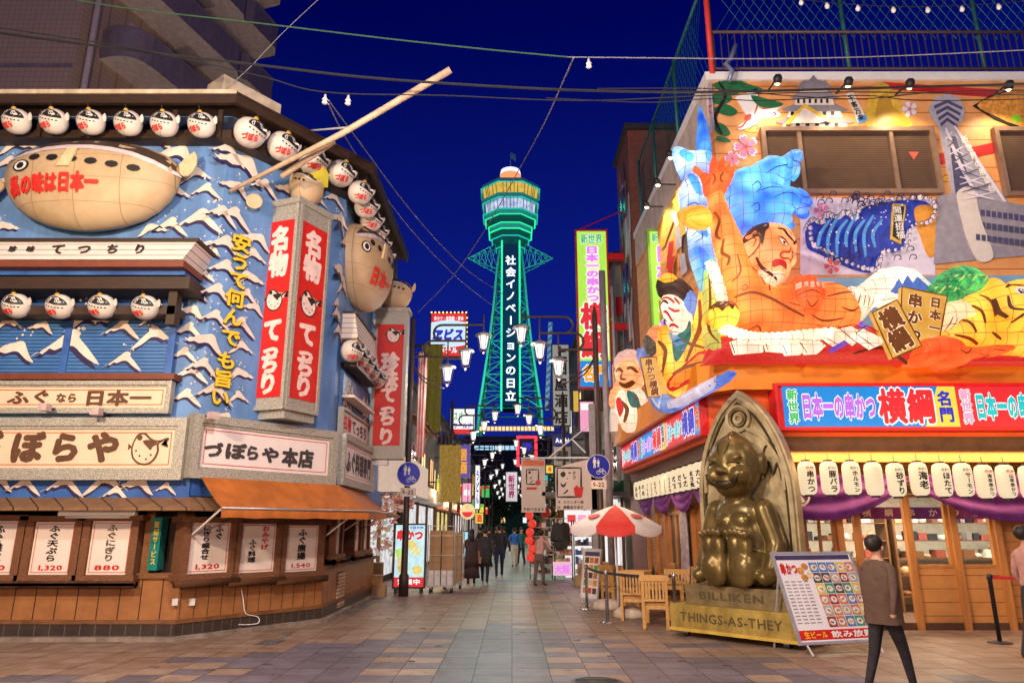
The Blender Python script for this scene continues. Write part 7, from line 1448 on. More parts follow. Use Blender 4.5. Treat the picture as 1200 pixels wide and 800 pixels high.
# shops and clutter on the left, past the restaurant
m = MB(); m.box(-4.19, -2.86, 20.0, 24.5, 2.62, 3.62, M('cream_fascia_box', (.78, .56, .44), .5, emit=.75, var=.08)); m.box(-4.19, -2.84, 19.98, 24.5, 2.56, 2.615, STEEL); tag(m.build('shop_canopy'), 'pale cream boxed canopy under the narrower red hanging sign', 'canopy')  # canopy is given its own glow in place of lamplight falling on it
t = thing('paper_decoration', 'dense cluster of white and pink paper flowers hanging under the cream canopy', 'decoration', (-3.4, 20, 1.3)); m = MB(); PCOLS = [M('paper_petal_%d' % k, c, .6, emit=.35) for k, c in enumerate(((.9, .6, .5), (.9, .35, .25), (.95, .8, .72), (.7, .12, .1), (.85, .55, .2)))]
for k in range(300):
    c = Vector((rf.uniform(-3.95, -2.75), rf.uniform(19.75, 20.3), rf.choice((rf.uniform(2.2, 2.62), rf.uniform(1.0, 2.3))))); 
    if c.z < 2.15 and c.x > -3.15: continue
    r = rf.uniform(.05, .13); a, b_ = rf.uniform(0, 6.28), rf.uniform(-.8, .8); e1 = Vector((math.cos(a), math.sin(a) * .5, b_)).normalized(); e2 = e1.cross(Vector((.2, -1, .1))).normalized(); m.add([c - e1 * r, c + e2 * r * .5, c + e1 * r, c - e2 * r * .5 + Vector((0, -.03, 0))], [(0, 1, 2, 3)], rf.choice(PCOLS))
m.build('petals', t); m = MB(); m.tube([(-4.0, 20, 2.64), (-2.8, 20, 2.64)], .02, DARKM, 5); m.build('hanging_rod', t)
# lit poster stand
F5 = Frame((-3.2, 19.62), (-2.2, 19.62)); u0, v0, u1, v1 = F5.box(461, 613, 499, 690); v0 = .16
t = thing('lit_poster', 'upright backlit poster board with skewers picture behind the left lamp pole', 'sign', F5.W((u0 + u1) / 2, 0, 0)); m = MB(); m.frame(F5, u0, u1, v0, v1, .04, -.12, .02, DARKM); m.fbox(F5, u0 + .01, u1 - .01, v0 + .01, v1 - .01, -.12, -.01, DARKM); m.build('casing', t)
m = MB(); m.fbox(F5, u0 + .04, u1 - .04, v0 + .28, v1 - .04, -.01, .0, M('poster_sky', (.55, .85, .95), .5, emit=1.0, var=.3, scale=4)); m.fbox(F5, u0 + .04, u1 - .04, v0 + .04, v0 + .278, -.01, .0, SRED)
for k, (a, z, c) in enumerate(((.55, 1.25, (1, .72, .2)), (.7, 1.1, (.95, .85, .4)), (.25, .85, (1, .6, .3)), (.3, .65, (.9, .45, .1)), (.75, .62, (1, .7, .2)), (.2, 1.05, (.5, .8, .2)))):
    x = u0 + (u1 - u0) * a; m.prism(F5, [(x + .14 * math.cos(q * .6283) * (1 + .2 * math.sin(q * 2)), z + .12 * math.sin(q * .6283)) for q in range(10)], .002 + k * .001, .002 + k * .001, E('poster_food_%d' % k, c, .9, .3, 14))
m.build('lit_face', t); m = MB(); outlined(m, '串かつ', F5, (u0 + .06, v1 - .44, u1 - .08, v1 - .16), SRED, .012, False, .07, .1); m.text('大阪名物', F5, (u0 + .40, v1 - .14, u1 - .08, v1 - .07), SDB, .012, bold=.02); m.text('営業中', F5, (u0 + .12, v0 + .09, u1 - .12, v0 + .24), SWH, .006, bold=.04); m.build('lettering', t)
for x in (u0 + .1, u1 - .1):
    m = MB(); m.fbox(F5, x - .02, x + .02, .03, v0 + .02, -.3, .2, DARKM); m.build('foot', t)
KR = M('cardboard', (.42, .26, .13), .75, var=.12, scale=3, dirt=.1)
def carton(label, c, sx, sy, sz, rz=0, grp='cardboard boxes by the left shop'):
    t = thing('cardboard_box', label, 'box', c, grp); m = MB(); e1 = Vector((math.cos(rz), math.sin(rz), 0)); e2 = Vector((-e1.y, e1.x, 0)); P = lambda a, b_, z: Vector(c) + e1 * a * sx / 2 + e2 * b_ * sy / 2 + Vector((0, 0, z)); m.hexa([P(-1, -1, 0), P(1, -1, 0), P(1, 1, 0), P(-1, 1, 0), P(-1, -1, sz), P(1, -1, sz), P(1, 1, sz), P(-1, 1, sz)], KR); m.build('carton', t)
    m = MB(); m.hexa([P(-1.01, -.1, sz * .7), P(1.01, -.1, sz * .7), P(1.01, .1, sz * .7), P(-1.01, .1, sz * .7), P(-1.01, -.1, sz + .003), P(1.01, -.1, sz + .003), P(1.01, .1, sz + .003), P(-1.01, .1, sz + .003)], M('packing_tape', (.55, .42, .25), .3)); m.build('tape', t); return t
carton('lower of two stacked cardboard boxes beside the lit poster', (-3.55, 19.2, 0), .62, .4, .30); carton('upper of two stacked cardboard boxes beside the lit poster', (-3.60, 19.2, .303), .5, .36, .22, .1); carton('cardboard box standing behind the stacked pair, under the paper flowers', (-3.75, 19.9, 0), .55, .4, .8, 0)
m = MB(); x, y = -4.0, 19.0; m.frame(Frame((x - .2, y), (x + .2, y)), 0, .42, .35, .72, .03, -.35, .0, M('green_crate', (.02, .38, .10), .4)); m.box(x - .19, x + .21, y + .02, y + .34, .352, .40, M('green_crate', (1, 1, 1))); m.box(x - .2, x + .22, y - .02, y + .36, 0, .348, M('blue_black_bin', (.03, .03, .06), .4)); tag(m.build('green_crate'), 'bright green plastic crate on a dark bin by the traffic cone', 'crate')
# wheeled wire cages filled with cartons
WIRE = M('cage_wire', (.60, .55, .48), .4, .6)
def cage(label, x, y, w_, d_, seed):
    t = thing('roll_cage', label, 'trolley', (x, y, 0), 'wheeled wire cages'); q = random.Random(seed); m = MB(); m.box(x - w_ / 2, x + w_ / 2, y - d_ / 2, y + d_ / 2, .16, .20, STEEL); m.build('deck', t); m = MB()
    for sx in (-1, 1):
        for sy in (-1, 1): m.tube([(x + sx * w_ / 2, y + sy * d_ / 2, .18), (x + sx * w_ / 2, y + sy * d_ / 2, 1.78)], .015, WIRE, 5)
    for k in range(6):
        z = .45 + k * .26
        for sx in (-1, 1): m.tube([(x + sx * w_ / 2, y - d_ / 2, z), (x + sx * w_ / 2, y + d_ / 2, z)], .008, WIRE, 4)
        if k in (0, 2, 4): m.tube([(x - w_ / 2, y - d_ / 2, z), (x + w_ / 2, y - d_ / 2, z)], .008, WIRE, 4)
        m.tube([(x - w_ / 2, y + d_ / 2, z), (x + w_ / 2, y + d_ / 2, z)], .008, WIRE, 4)
    m.build('wire_sides', t)
    for sx in (-1, 1):
        for sy in (-1, 1): m = MB(); m.lathe([(0, -.02), (.065, -.02), (.065, .02), (0, .02)], (x + sx * (w_ / 2 - .08), y + sy * (d_ / 2 - .08), .066), BLACK, 12, False, (1, 0, 0)); m.box(x + sx * (w_ / 2 - .08) - .03, x + sx * (w_ / 2 - .08) + .03, y + sy * (d_ / 2 - .08) - .03, y + sy * (d_ / 2 - .08) + .03, .08, .158, STEEL); m.build('castor', t)
    return t
cage('wire cage trolley stacked with cartons and white cases, right of the lit poster', -1.93, 20.4, .72, .6, 1); cage('second wire cage trolley standing behind the first', -1.72, 21.6, .6, .6, 2)
for col_ in range(2):
    z = .205; k = 0
    while z < 1.62:
        hh_ = (.38, .2, .16, .22, .2, .24)[k % 6]; lab = ['white case at the bottom of the cage, left column', 'white case at the bottom of the cage, right column'][col_] if k == 0 else '%s carton up in the %s column of the front cage' % (ORD[k], ('left', 'right')[col_])
        if k == 0: m = MB(); m.box(-2.26 + col_ * .34, -1.95 + col_ * .34, 20.15, 20.6, z, z + hh_, M('white_case', (.72, .70, .68), .5)); m.box(-2.13 + col_ * .34, -2.09 + col_ * .34, 20.146, 20.15, z, z + hh_, M('grey_band', (.4, .4, .42), .5)); tag(m.build('white_case'), lab, 'case', 'cartons in the front cage')
        else: carton(lab, (-2.10 + col_ * .34, 20.38, z), .31, .44, hh_, 0, 'cartons in the front cage')
        z += hh_ + .004; k += 1
for k in range(4): carton('%s carton up in the single stack of the rear cage' % ORD[k], (-1.72, 21.6, .205 + k * .34), .5, .5, .336, 0, 'cartons in the rear cage')
# bamboo canopy, golden cloth, hanging signs on the left
BAM = lines_mat('bamboo_matting', (.24, .12, .045), (.05, .025, .01), 8, 'Y', .2, col2=(.34, .19, .08), nscale=3)
t = thing('bamboo_canopy', 'old sloping bamboo canopy with props above the left side of the street', 'canopy', (-3.3, 23.5, 4.4)); m = MB(); m.hexa([(-4.15, 22.4, 5.75), (-2.75, 22.4, 4.75), (-2.75, 25.6, 4.75), (-4.15, 25.6, 5.75), (-4.15, 22.4, 5.85), (-2.75, 22.4, 4.85), (-2.75, 25.6, 4.85), (-4.15, 25.6, 5.85)], BAM)
for k in range(9): m.tube([(-4.15, 22.4 + k * .4, 5.9), (-2.65, 22.4 + k * .4, 4.86)], .045, BAM, 6)
m.build('matting', t)
for x, y in ((-3.3, 22.3), (-2.8, 24.2)): m = MB(); m.tube([(x - .75, y, 2.6), (x, y, 5.1)], .045, POLE, 6); m.build('prop', t)
def drape(label, x0, x1, y, z0, z1, mat):
    m = MB(); vs = []
    for i in range(13):
        for k in range(9): vs.append((x0 + (x1 - x0) * i / 12, y + .07 * math.sin(i * 1.7 + k * .25), z1 + (z0 - z1) * k / 8))
    m.add(vs, [(i * 9 + k, (i + 1) * 9 + k, (i + 1) * 9 + k + 1, i * 9 + k + 1) for i in range(12) for k in range(8)], mat, True); m.tube([(x0 - .1, y, z1), (x1 + .1, y, z1)], .02, DARKM, 5); tag(m.build('hanging_banner'), label, 'banner')
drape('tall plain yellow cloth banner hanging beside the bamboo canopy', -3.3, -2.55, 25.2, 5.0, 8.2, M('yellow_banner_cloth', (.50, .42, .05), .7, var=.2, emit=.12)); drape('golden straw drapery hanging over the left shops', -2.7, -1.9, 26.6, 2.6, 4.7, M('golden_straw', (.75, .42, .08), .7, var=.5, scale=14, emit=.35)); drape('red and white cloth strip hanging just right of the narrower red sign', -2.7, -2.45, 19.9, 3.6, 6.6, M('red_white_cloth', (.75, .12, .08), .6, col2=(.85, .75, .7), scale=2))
t = thing('lit_signboard', 'square lit red, white and blue signboard edged with bulbs, above the left lamps', 'sign', (-2.5, 27, 8.1)); F6 = Frame((-3.4, 27), (-1.5, 27)); u0, v0, u1, v1 = F6.box(505, 367, 546, 417); m = MB(); m.fbox(F6, u0 - .06, u1 + .06, v0 - .06, v1 + .06, -.4, -.012, DARKM); m.box(-4.3, F6.W(u0, 0).x, 27.1, 27.2, v0 + .4, v0 + .5, DARKM); m.build('casing', t)
m = MB(); m.fbox(F6, u0, u1, v0, v1, -.01, 0, SRED); q = [(u0 + (u1 - u0) * i / 10, v1 - (v1 - v0) * (.22 + .0 * i) + .10 * math.sin(math.pi * i / 10)) for i in range(11)]; q2 = [(u1 - (u1 - u0) * i / 10, v0 + (v1 - v0) * .26 - .10 * math.sin(math.pi * i / 10)) for i in range(11)]; m.prism(F6, q + q2, .004, .004, E('sign_pale_blue', (.62, .82, 1), 1.0)); m.build('lit_face', t)
m = MB(); m.text('ヱビス', F6, (u0 + .08, v0 + .62, u1 - .08, v0 + 1.12), SDB, .01, bold=.07, shear=.15); m.text('ホテル', F6, (u0 + .3, v0 + .1, u1 - .3, v0 + .36), SWH, .01, bold=.05); m.text('串カツ・居酒屋・宴会', F6, (u0 + .1, v1 - .3, u1 - .1, v1 - .12), SWH, .006, bold=.03); m.build('lettering', t)
for k in range(18): 
    m = MB(); x, z = (u0 + (u1 - u0) * k / 9, v1 + .03) if k < 10 else (u1 + .03, v1 - (v1 - v0) * (k - 9) / 9); m.ball(F6.W(x, z, .02), .035, E('bulb_amber', (1, .6, .2), 3), 6, 4); m.build('bulb', t)
def simple_sign(label, px, Y, face, rows, casing=DARKM, group=None, wall=None):
    f = Frame((0, Y), (1, Y)); u0, v0, u1, v1 = f.box(*px); t = thing('lit_signboard', label, 'sign', f.W((u0 + u1) / 2, v0, 0), group); m = MB(); m.fbox(f, u0 - .05, u1 + .05, v0 - .05, v1 + .05, -.25, -.012, casing)
    if wall is not None: m.box(min(wall, u0), max(wall, u1) if wall > 0 else u0, Y + .1, Y + .18, (v0 + v1) / 2, (v0 + v1) / 2 + .1, casing)
    m.build('casing', t); m = MB(); m.fbox(f, u0, u1, v0, v1, -.01, 0, face); m.build('lit_face', t); m = MB()
    for txt, a, b_, c, d_, mat, vert in rows: m.text(txt, f, (u0 + (u1 - u0) * a, v0 + (v1 - v0) * b_, u0 + (u1 - u0) * c, v0 + (v1 - v0) * d_), mat, .006, vert, .04)
    if rows: m.build('lettering', t)
    return t, f, (u0, v0, u1, v1)
t, f, q = simple_sign('square white and red lit sign low in the sky left of the tower foot', (528, 479, 556, 508), 38, SWH, [('スパ', .12, .5, .5, .9, SGRN, False), ('ワールド', .1, .2, .9, .45, SDB, False)], wall=-4.4); m = MB(); m.fbox(f, q[0], q[2], q[1], q[1] + .25, .002, .004, SRED); m.build('red_band', t)
simple_sign('small purple lit sign with orange characters below the white sign', (535, 521, 550, 559), 42, E('sign_violet_dark', (.12, .08, .40), .9), [('居酒', .15, .1, .85, .9, E('sign_lit_orange', (1, 1, 1)), True)], M('pale_violet_casing', (.35, .33, .6), .5), wall=-4.4)
simple_sign('narrow pale lit strip sign beside the round paper lantern', (557, 545, 562, 596), 44, SWH, [('うどん', .1, .1, .9, .9, SDB, True)]); simple_sign('small red and white lit box sign above the walking crowd, left side', (557, 601, 566, 613), 50, SYEL, [('酒', .1, .1, .9, .9, SRED, False)])
simple_sign('pale blue lit shop sign low beside the roll cages', (541, 623, 548, 652), 26, E('sign_aqua', (.35, .75, .85), 1.0), [('薬', .1, .4, .9, .7, SWH, False)]); simple_sign('bright pink lit box sign on the left shops above the round lantern', (542, 566, 552, 588), 33, SPINK, [('串', .1, .3, .9, .7, SWH, False)])
t, f, q = simple_sign('dark neon sign framed with red bulbs at the far right of the street', (607, 512, 628, 545), 58, M('neon_black', (.02, .02, .05), .3), [('寿', .2, .5, .8, .85, SDB, False)]); m = MB(); m.frame(f, q[0] - .12, q[2] + .12, q[1] - .1, q[3] + .12, .22, .0, .04, E('red_neon', (1, .03, .06), 2.2)); m.build('neon_frame', t)
SGC = (('pink', SPINK), ('yellow', SYEL), ('white', SWH), ('green', SGRN), ('cyan', SCY), ('red', SRED))
for k in range(18):
    sd = -1 if k % 2 else 1; Y = 30 + 3.4 * k; X_ = sd * (2.9 + .5 * rf.random()); z = rf.uniform(2.9, 6.0); w2 = rf.uniform(.25, .5); h2 = rf.uniform(.5, 1.3); nm, mt = SGC[k % 6]; f = Frame((X_ - w2, Y), (X_ + w2, Y)); t = thing('lit_signboard', 'small %s lit box sign, %s along the %s shop row' % (nm, ORD[k // 2], 'left' if sd < 0 else 'right'), 'sign', (X_, Y, z)); m = MB(); m.fbox(f, -.04, 2 * w2 + .04, z - .04, z + h2 + .04, -.2, -.012, DARKM); m.box(min(X_, sd * 4.5), max(X_, sd * 4.5), Y + .05, Y + .1, z + h2 * .7, z + h2 * .7 + .06, DARKM); m.build('casing', t); m = MB(); m.fbox(f, 0, 2 * w2, z, z + h2, -.01, 0, mt); m.fbox(f, .04, 2 * w2 - .04, z + h2 * .72, z + h2 * .95, .001, .004, SGC[(k + 2) % 6][1]); m.build('lit_face', t)
# round paper lantern with a face, flags
t = thing('round_lantern', 'round lit orange and cream lantern disc hanging over the left shops', 'lantern', at(548, 608, 28)); p = at(548, 599, 28); m = MB(); m.ball(p, (.30, .12, .30), E('lantern_peach', (1, .62, .30), 1.0, .3, 6), 16, 10); m.build('paper', t); m = MB(); f = Frame((p.x, 27.87), (p.x + 1, 27.87)); m.prism(f, [(.2 * math.cos(math.pi + math.pi * i / 8), p.z - .02 + .2 * math.sin(math.pi + math.pi * i / 8)) for i in range(9)], .0, .0, SRED); m.build('red_patch', t); m = MB(); m.tube([p + Vector((0, 0, .3)), p + Vector((0, 0, 1.0))], .015, DARKM, 5); m.build('cord', t)
# right side: white hanging boards and the liquor sign
BRD = M('cream_hanging_board', (.66, .54, .46), .5, var=.06, scale=1, dirt=.06)
t = thing('hanging_board', 'large cream board with picture box and カウンター席 lettering beside the right lamp pole', 'sign', (2.1, 22, 2.1)); F7 = Frame((1.2, 21.6), (3.2, 21.6)); Pq = F7.Ps([(651, 548), (672, 542), (719, 531), (719, 570), (712, 597), (652, 597)]); m = MB(); m.prism(F7, Pq, -.25, 0, BRD); m.build('board', t)
m = MB()
for a, b_ in (((653, 548), (681, 548)), ((681, 548), (681, 582)), ((681, 582), (653, 582)), ((653, 582), (653, 548))): m.prism(F7, stroke(F7.Ps([a, b_]), .06), .003, .003, BLACK)
for px, sm in (([(657, 554), (661, 552), (663, 556), (660, 559), (657, 557)], True), ([(657, 565), (660, 568), (664, 564), (662, 570), (658, 570)], True), ([(660, 578), (665, 573), (666, 575), (661, 579)], False), ([(666, 553), (669, 553), (669, 554.5), (666, 554.5)], False), ([(664, 560), (666, 560), (666, 561), (664, 561)], False)): m.prism(F7, smooth(F7.Ps(px), 2) if sm else F7.Ps(px), .004, .004, BLACK)
m.prism(F7, F7.Ps([(672, 572), (676, 568), (679, 571), (684, 570), (682, 582), (674, 582)]), .006, .006, REDP); m.build('emblem', t); m = MB()
for txt, b_ in (('1F', (653, 586, 657, 590)), ('カウンター席', (660, 586, 684, 590)), ('2F', (653, 592, 657, 596)), ('座敷あります', (660, 592, 684, 596))): m.text(txt, F7, F7.box(*b_), BLACK, .004, bold=.03)
for txt, b_ in (('かけ', (671, 551, 675, 562)),): m.text(txt, F7, F7.box(*b_), BLACK, .004, True, .03)
m.build('lettering', t)
t = thing('hanging_board', 'narrow cream hanging banner with red top band and a small picture box', 'sign', (.7, 24, 2.2)); F8 = Frame((.2, 24), (1.4, 24)); u0, v0, u1, v1 = F8.box(611, 538, 639, 600); m = MB(); m.fbox(F8, u0, u1, v0, v1, -.05, 0, BRD); m.build('board', t); m = MB(); m.fbox(F8, u0 + .03, u1 - .03, v1 - .22, v1 - .04, .002, .004, M('orange_red_band', (.75, .16, .06), .5)); m.build('red_band', t)
m = MB()
for a, b_ in (((617, 550), (631, 550)), ((631, 550), (631, 567)), ((631, 567), (617, 567)), ((617, 567), (617, 550))): m.prism(F8, stroke(F8.Ps([a, b_]), .05), .003, .003, BLACK)
for px in ([(619, 552), (622, 551.5), (622, 554.5), (619.5, 555)], [(619, 558), (621, 560), (624, 557), (622, 561.5)], [(621, 565), (624, 562), (624.6, 563), (621.6, 566)]): m.prism(F8, F8.Ps(px), .004, .004, BLACK)
m.prism(F8, F8.Ps([(627, 564), (632, 561), (634, 567), (629, 569)]), .006, .006, REDP); m.prism(F8, F8.Ps([(617, 570.5), (629, 570.5), (629, 573.5), (617, 573.5)]), .004, .004, REDP); m.build('emblem', t)
m = MB(); m.text('予約できます', F8, F8.box(613, 594.5, 638, 598.5), BLACK, .004, bold=.02); m.build('lettering', t)
m = MB(); m.tube([at(611, 536.5, 24), at(690, 536, 21.7)], .03, WHITE, 6); m.tube([at(643, 536, 23), at(695, 494, 21.7)], .02, WHITE, 5); m.tube([at(671, 515, 22.2), at(686, 530, 21.7)], .02, WHITE, 5); m.box(2.38, 2.62, 21.6, 21.9, 0, 5.4, M('plain_grey_post', (.30, .27, .27), .6)); tag(m.build('sign_bracket'), 'white stayed bracket arm on a grey post carrying the cream boards', 'bracket')
t, f, q = simple_sign('tall grey-white vertical liquor shop sign with large black characters', (648, 404, 667, 498), 33, M('dull_white_sign', (.52, .50, .46), .5, emit=.5, var=.1), [], DARKM, wall=3.3)
m = MB(); hh_ = (q[3] - q[1]) / 5
for i, ch in enumerate('上田屋酒店'): m.text(ch, f, (q[0] + .06, q[3] - (i + 1) * hh_ + .05, q[2] - .06, q[3] - i * hh_ - .05), BLACK, .006, bold=.035)
m.build('lettering', t)
t = thing('spiral_pole', 'blue and pale striped leaning pole beside the vertical liquor sign', 'pole', at(642, 480, 34)); m = MB(); p0, p1 = at(641, 480, 34), at(645, 378, 34); ax = (p1 - p0); m.tube([p0, p1], .1, M('stripe_pale', (.35, .60, .75), .5, emit=.4), 10)
for k in range(13): a = p0 + ax * (k + .2) / 13; b_ = p0 + ax * (k + .75) / 13; m.tube([a + Vector((-.09, -.07, 0)), b_ + Vector((.09, -.07, 0))], .06, M('stripe_blue', (.02, .22, .50), .5, emit=.5), 6)
m.build('pole', t)
t, f, q = simple_sign('dark blue panel sign with pale brand lettering under the liquor sign', (649, 509, 669, 522), 32, M('navy_panel', (.015, .02, .22), .4, emit=.5), [('Asahi', .1, .2, .9, .8, SWH, False)], wall=3.3)
simple_sign('weathered pale shop board with dark characters below the blue panel', (649, 523, 669, 545), 32, M('weathered_board', (.35, .30, .26), .6), [('酒処', .1, .2, .9, .8, BLACK, False)], wall=3.3)
simple_sign('yellow lit vertical strip right of the liquor sign', (672, 458, 678, 482), 31, E('sign_lit_amber', (.9, .55, .08), .7), [], wall=3.4); simple_sign('small yellow and orange lit box sign behind the narrow cream banner', (640, 545, 648, 554), 27, SYEL, [('酒', .2, .2, .8, .8, SRED, False)]); simple_sign('white and pink lit vertical sign left of the narrow cream banner', (593, 553, 606, 587), 45, M('sign_white_pink', (.85, .75, .8), .5, emit=.7), [('新世界', .2, .1, .8, .9, M('sign_magenta_ink', (.5, .02, .2), .5), True)])
m = MB(); p = at(711, 486, 21); m.tube([(p.x, 21, 0), (p.x, 21, 9.5)], .10, M('grey_drain_pipe', (.34, .30, .32), .5), 10); m.tube([(p.x + .3, 21.05, 3), (p.x + .3, 21.05, 9.0)], .05, M('grey_drain_pipe', (1, 1, 1)), 8); tag(m.build('utility_pole'), 'plain grey pole with a side pipe between the lime sign and the orange restaurant', 'pole')
m = MB(); m.box(p.x + .05, p.x + .5, 20.6, 20.9, 4.4, 4.9, WHITE); m.lathe([(.24, 0), (.2, .18), (.1, .3), (0, .34)], (p.x + .28, 20.75, 4.905), WHITE, 12); tag(m.build('meter_cabinet'), 'white domed meter cabinet fixed on the plain grey pole', 'cabinet')
# souvenir shop on the right
t = thing('souvenir_shop', 'brightly lit open souvenir shop front on the right behind the parasol', 'shop', (2.6, 25, 0)); m = MB(); m.box(1.9, 3.85, 26.4, 26.5, 0, 2.7, E('shop_back_white', (1, .93, .92), .9)); m.box(1.0, 3.85, 24.0, 26.5, 2.72, 2.85, GREYW[4]); m.build('stall_frame', t)
m = MB(); f = Frame((1.9, 26.38), (3.85, 26.38))
for k in range(5): m.fbox(f, .1 + k * .38, .4 + k * .38, 1.9, 2.15, 0, .012, SPINK if k % 2 else SRED)
for k in range(3): m.fbox(f, .1, 1.0, 1.45 + k * .14, 1.52 + k * .14, 0, .012, SPINK)
m.build('price_cards', t)
def rack(label, x, y, w_, seed, cols):
    t = thing('goods_rack', label, 'shelf', (x, y, 0), 'racks of the souvenir shop'); q = random.Random(seed); m = MB()
    for k in range(6): m.box(x - w_ / 2, x + w_ / 2, y - .2, y + .2, .2 + k * .3, .22 + k * .3, STEEL)
    for sx in (-1, 1): m.box(x + sx * w_ / 2 - .02, x + sx * w_ / 2 + .02, y + .16, y + .2, 0, 1.95, DARKM)
    m.build('frame', t)
    for k in range(6):
        m = MB(); xx = x - w_ / 2 + .03
        while xx < x + w_ / 2 - .12:
            ww = q.uniform(.06, .14); h_ = q.uniform(.1, .25); m.box(xx, xx + ww, y - .18, y + .1, .222 + k * .3, .222 + k * .3 + h_, q.choice(cols)); xx += ww + .015
        m.build('souvenirs', t)
rack('tall rack of red and brown souvenirs at the street edge, behind the seated vendor', 1.0, 25.2, .75, 3, [ITEM[0], ITEM[4], ITEM[1], ITEM[6], ITEM[7]]); rack('rack of pale folded goods and shoes at the right of the souvenir shop', 2.55, 25.4, .8, 4, [ITEM[1], ITEM[6], ITEM[5], ITEM[1], ITEM[8]]); rack('low rack of pink and yellow packets in the middle of the souvenir shop', 1.75, 25.0, .6, 8, [ITEM[7], ITEM[3], ITEM[1]])
t = thing('lantern_string', 'vertical string of round red lanterns at the corner of the souvenir shop', 'decoration', (.62, 24.6, .6)); RL_ = E('red_round_lantern', (.9, .05, .03), .9, .3, 12)
for k in range(6): m = MB(); m.ball((.62 + .06 * math.sin(k * 2), 24.6, .75 + k * .27), .14, RL_, 10, 7); m.build('red_lantern', t)
for k, (x, z) in enumerate(((1.15, 2.2), (1.75, 2.45), (2.45, 2.42))): m = MB(); m.ball((x, 24.5, z), .16, M('red_round_drum', (.6, .04, .03), .5, var=.3), 12, 8); m.tube([(x, 24.5, z + .15), (x, 24.5, 2.72)], .008, DARKM, 4); tag(m.build('paper_ball'), '%s red paper ball from left under the souvenir shop roof' % ORD[k], 'decoration', 'red paper balls under the shop roof')
t = thing('hanging_hoodie', 'black hooded top hanging on a rail in the souvenir shop', 'clothing', (1.62, 24.45, 1.1)); m = MB(); f = Frame((1.62, 24.45), (2.6, 24.45)); m.prism(f, smooth([(-.10, 1.88), (-.28, 1.78), (-.34, 1.3), (-.24, 1.28), (-.21, 1.5), (-.22, 1.05), (.22, 1.05), (.21, 1.5), (.24, 1.28), (.34, 1.3), (.28, 1.78), (.10, 1.88), (0, 1.82)], 2), -.08, .08, BLACK); m.build('fabric', t); m = MB(); m.tube([(1.62, 24.45, 1.84), (1.62, 24.45, 2.0)], .01, STEEL, 5); m.tube([(1.1, 24.45, 2.0), (2.2, 24.45, 2.0)], .012, STEEL, 6); m.build('hanger', t)
m = MB(); m.box(1.35, 1.95, 24.4, 24.45, .18, .62, E('pink_price_board', (.95, .55, .75), .8)); m.text('大阪', Frame((1.35, 24.39), (1.95, 24.39)), (.05, .25, .55, .52), SMAG, .004, bold=.06); tag(m.build('price_board'), 'pink souvenir board reading 大阪 standing below the black top', 'sign')
carton('open cardboard box on the pavement in front of the white goods rack', (2.25, 22.7, 0), .7, .5, .3, 0, 'boxes by the souvenir shop'); carton('smaller cardboard box on the open one by the souvenir shop', (2.3, 22.75, .303), .5, .4, .35, .2, 'boxes by the souvenir shop')
lamp('AREA', (2.6, 25.2, 2.65), 60, (1, .92, .9), aim=(2.4, 24.5, 0), size=(2, 1))
for _y in (22.5, 27, 32, 39, 46, 54): lamp('POINT', (-3.3, _y, 3.2), 70, (1, .70, .38), .2); lamp('POINT', (3.3, _y + 6, 3.2), 50, (1, .8, .6), .2)
lamp('AREA', (-3.4, 21.5, 2.5), 60, (1, .8, .6), aim=(-3.2, 21, 0), size=(1, 3))
# ---- far end: tower base block, dark round mass built as a tree
t = thing('tower_base_building', 'dark building at the foot of the tower with rows of lit windows', 'building', (0, 172, 0)); m = MB(); m.box(-22, -4.8, 150, 160, 0, 20, GREYW[3]); m.box(4.8, 22, 150, 160, 0, 20, GREYW[3]); m.box(-4.8, 4.8, 150, 160, 7.0, 20, GREYW[3]); m.build('wall', t); fT = Frame((-22, 150), (22, 150))
for k in range(20):
    m = MB(); u0, v0, u1, v1 = fT.box(562 + k * 4.4, 499.5, 565.4 + k * 4.4, 504.5); m.fbox(fT, u0, u1, v0, v1, .01, .05, E('window_amber_far', (1, .62, .22), 1.4)); m.build('window', t)
for k in range(12):
    m = MB(); u0, v0, u1, v1 = fT.box(556 + k * 6, 522, 561 + k * 6, 527); m.fbox(fT, u0, u1, v0, v1, .01, .05, E('window_blue_far', (.45, .75, 1), 1.0)); m.build('window', t)
m = MB(); u0, v0, u1, v1 = fT.box(545, 511, 660, 517); m.fbox(fT, u0, u1, v0, v1, .01, .2, GREYW[2]); m.build('cornice', t)
LEAF = M('night_foliage', (.02, .045, .02), .7, var=.5, scale=8)
def tree(label, x, y, r, zc, seed, mat=LEAF):
    t = thing('street_tree', label, 'tree', (x, y, 0)); q = random.Random(seed); m = MB(); m.tube([(x, y, 0), (x + .1, y, zc * .5), (x, y, zc)], [.25, .18, .06], WOOD, 7)
    for k in range(5): a = k * 1.26; m.tube([(x, y, zc * .55), (x + r * .6 * math.cos(a), y + r * .6 * math.sin(a), zc + .3 * r)], [.1, .03], WOOD, 5)
    m.build('trunk', t); m = MB()
    cl = [(q.gauss(0, .5) * r, q.gauss(0, .5) * r, q.gauss(0, .45) * r) for _ in range(26)]
    for k in range(4200 if r > 3 else 1900):
        c = q.choice(cl); p = Vector((x + c[0] + q.gauss(0, .16) * r, y + c[1] + q.gauss(0, .16) * r, zc + c[2] + q.gauss(0, .16) * r)); s = q.uniform(.12, .26) * (1.5 if r > 3 else 1); a, b_ = q.uniform(0, 6.28), q.uniform(-1, 1); e1 = Vector((math.cos(a), math.sin(a), b_)).normalized() * s; e2 = e1.cross(Vector((q.uniform(-1, 1), q.uniform(-1, 1), 1))).normalized() * s * .5; m.add([p - e1, p + e2, p + e1, p - e2], [(0, 1, 2, 3)], mat)
    m.build('crown', t)
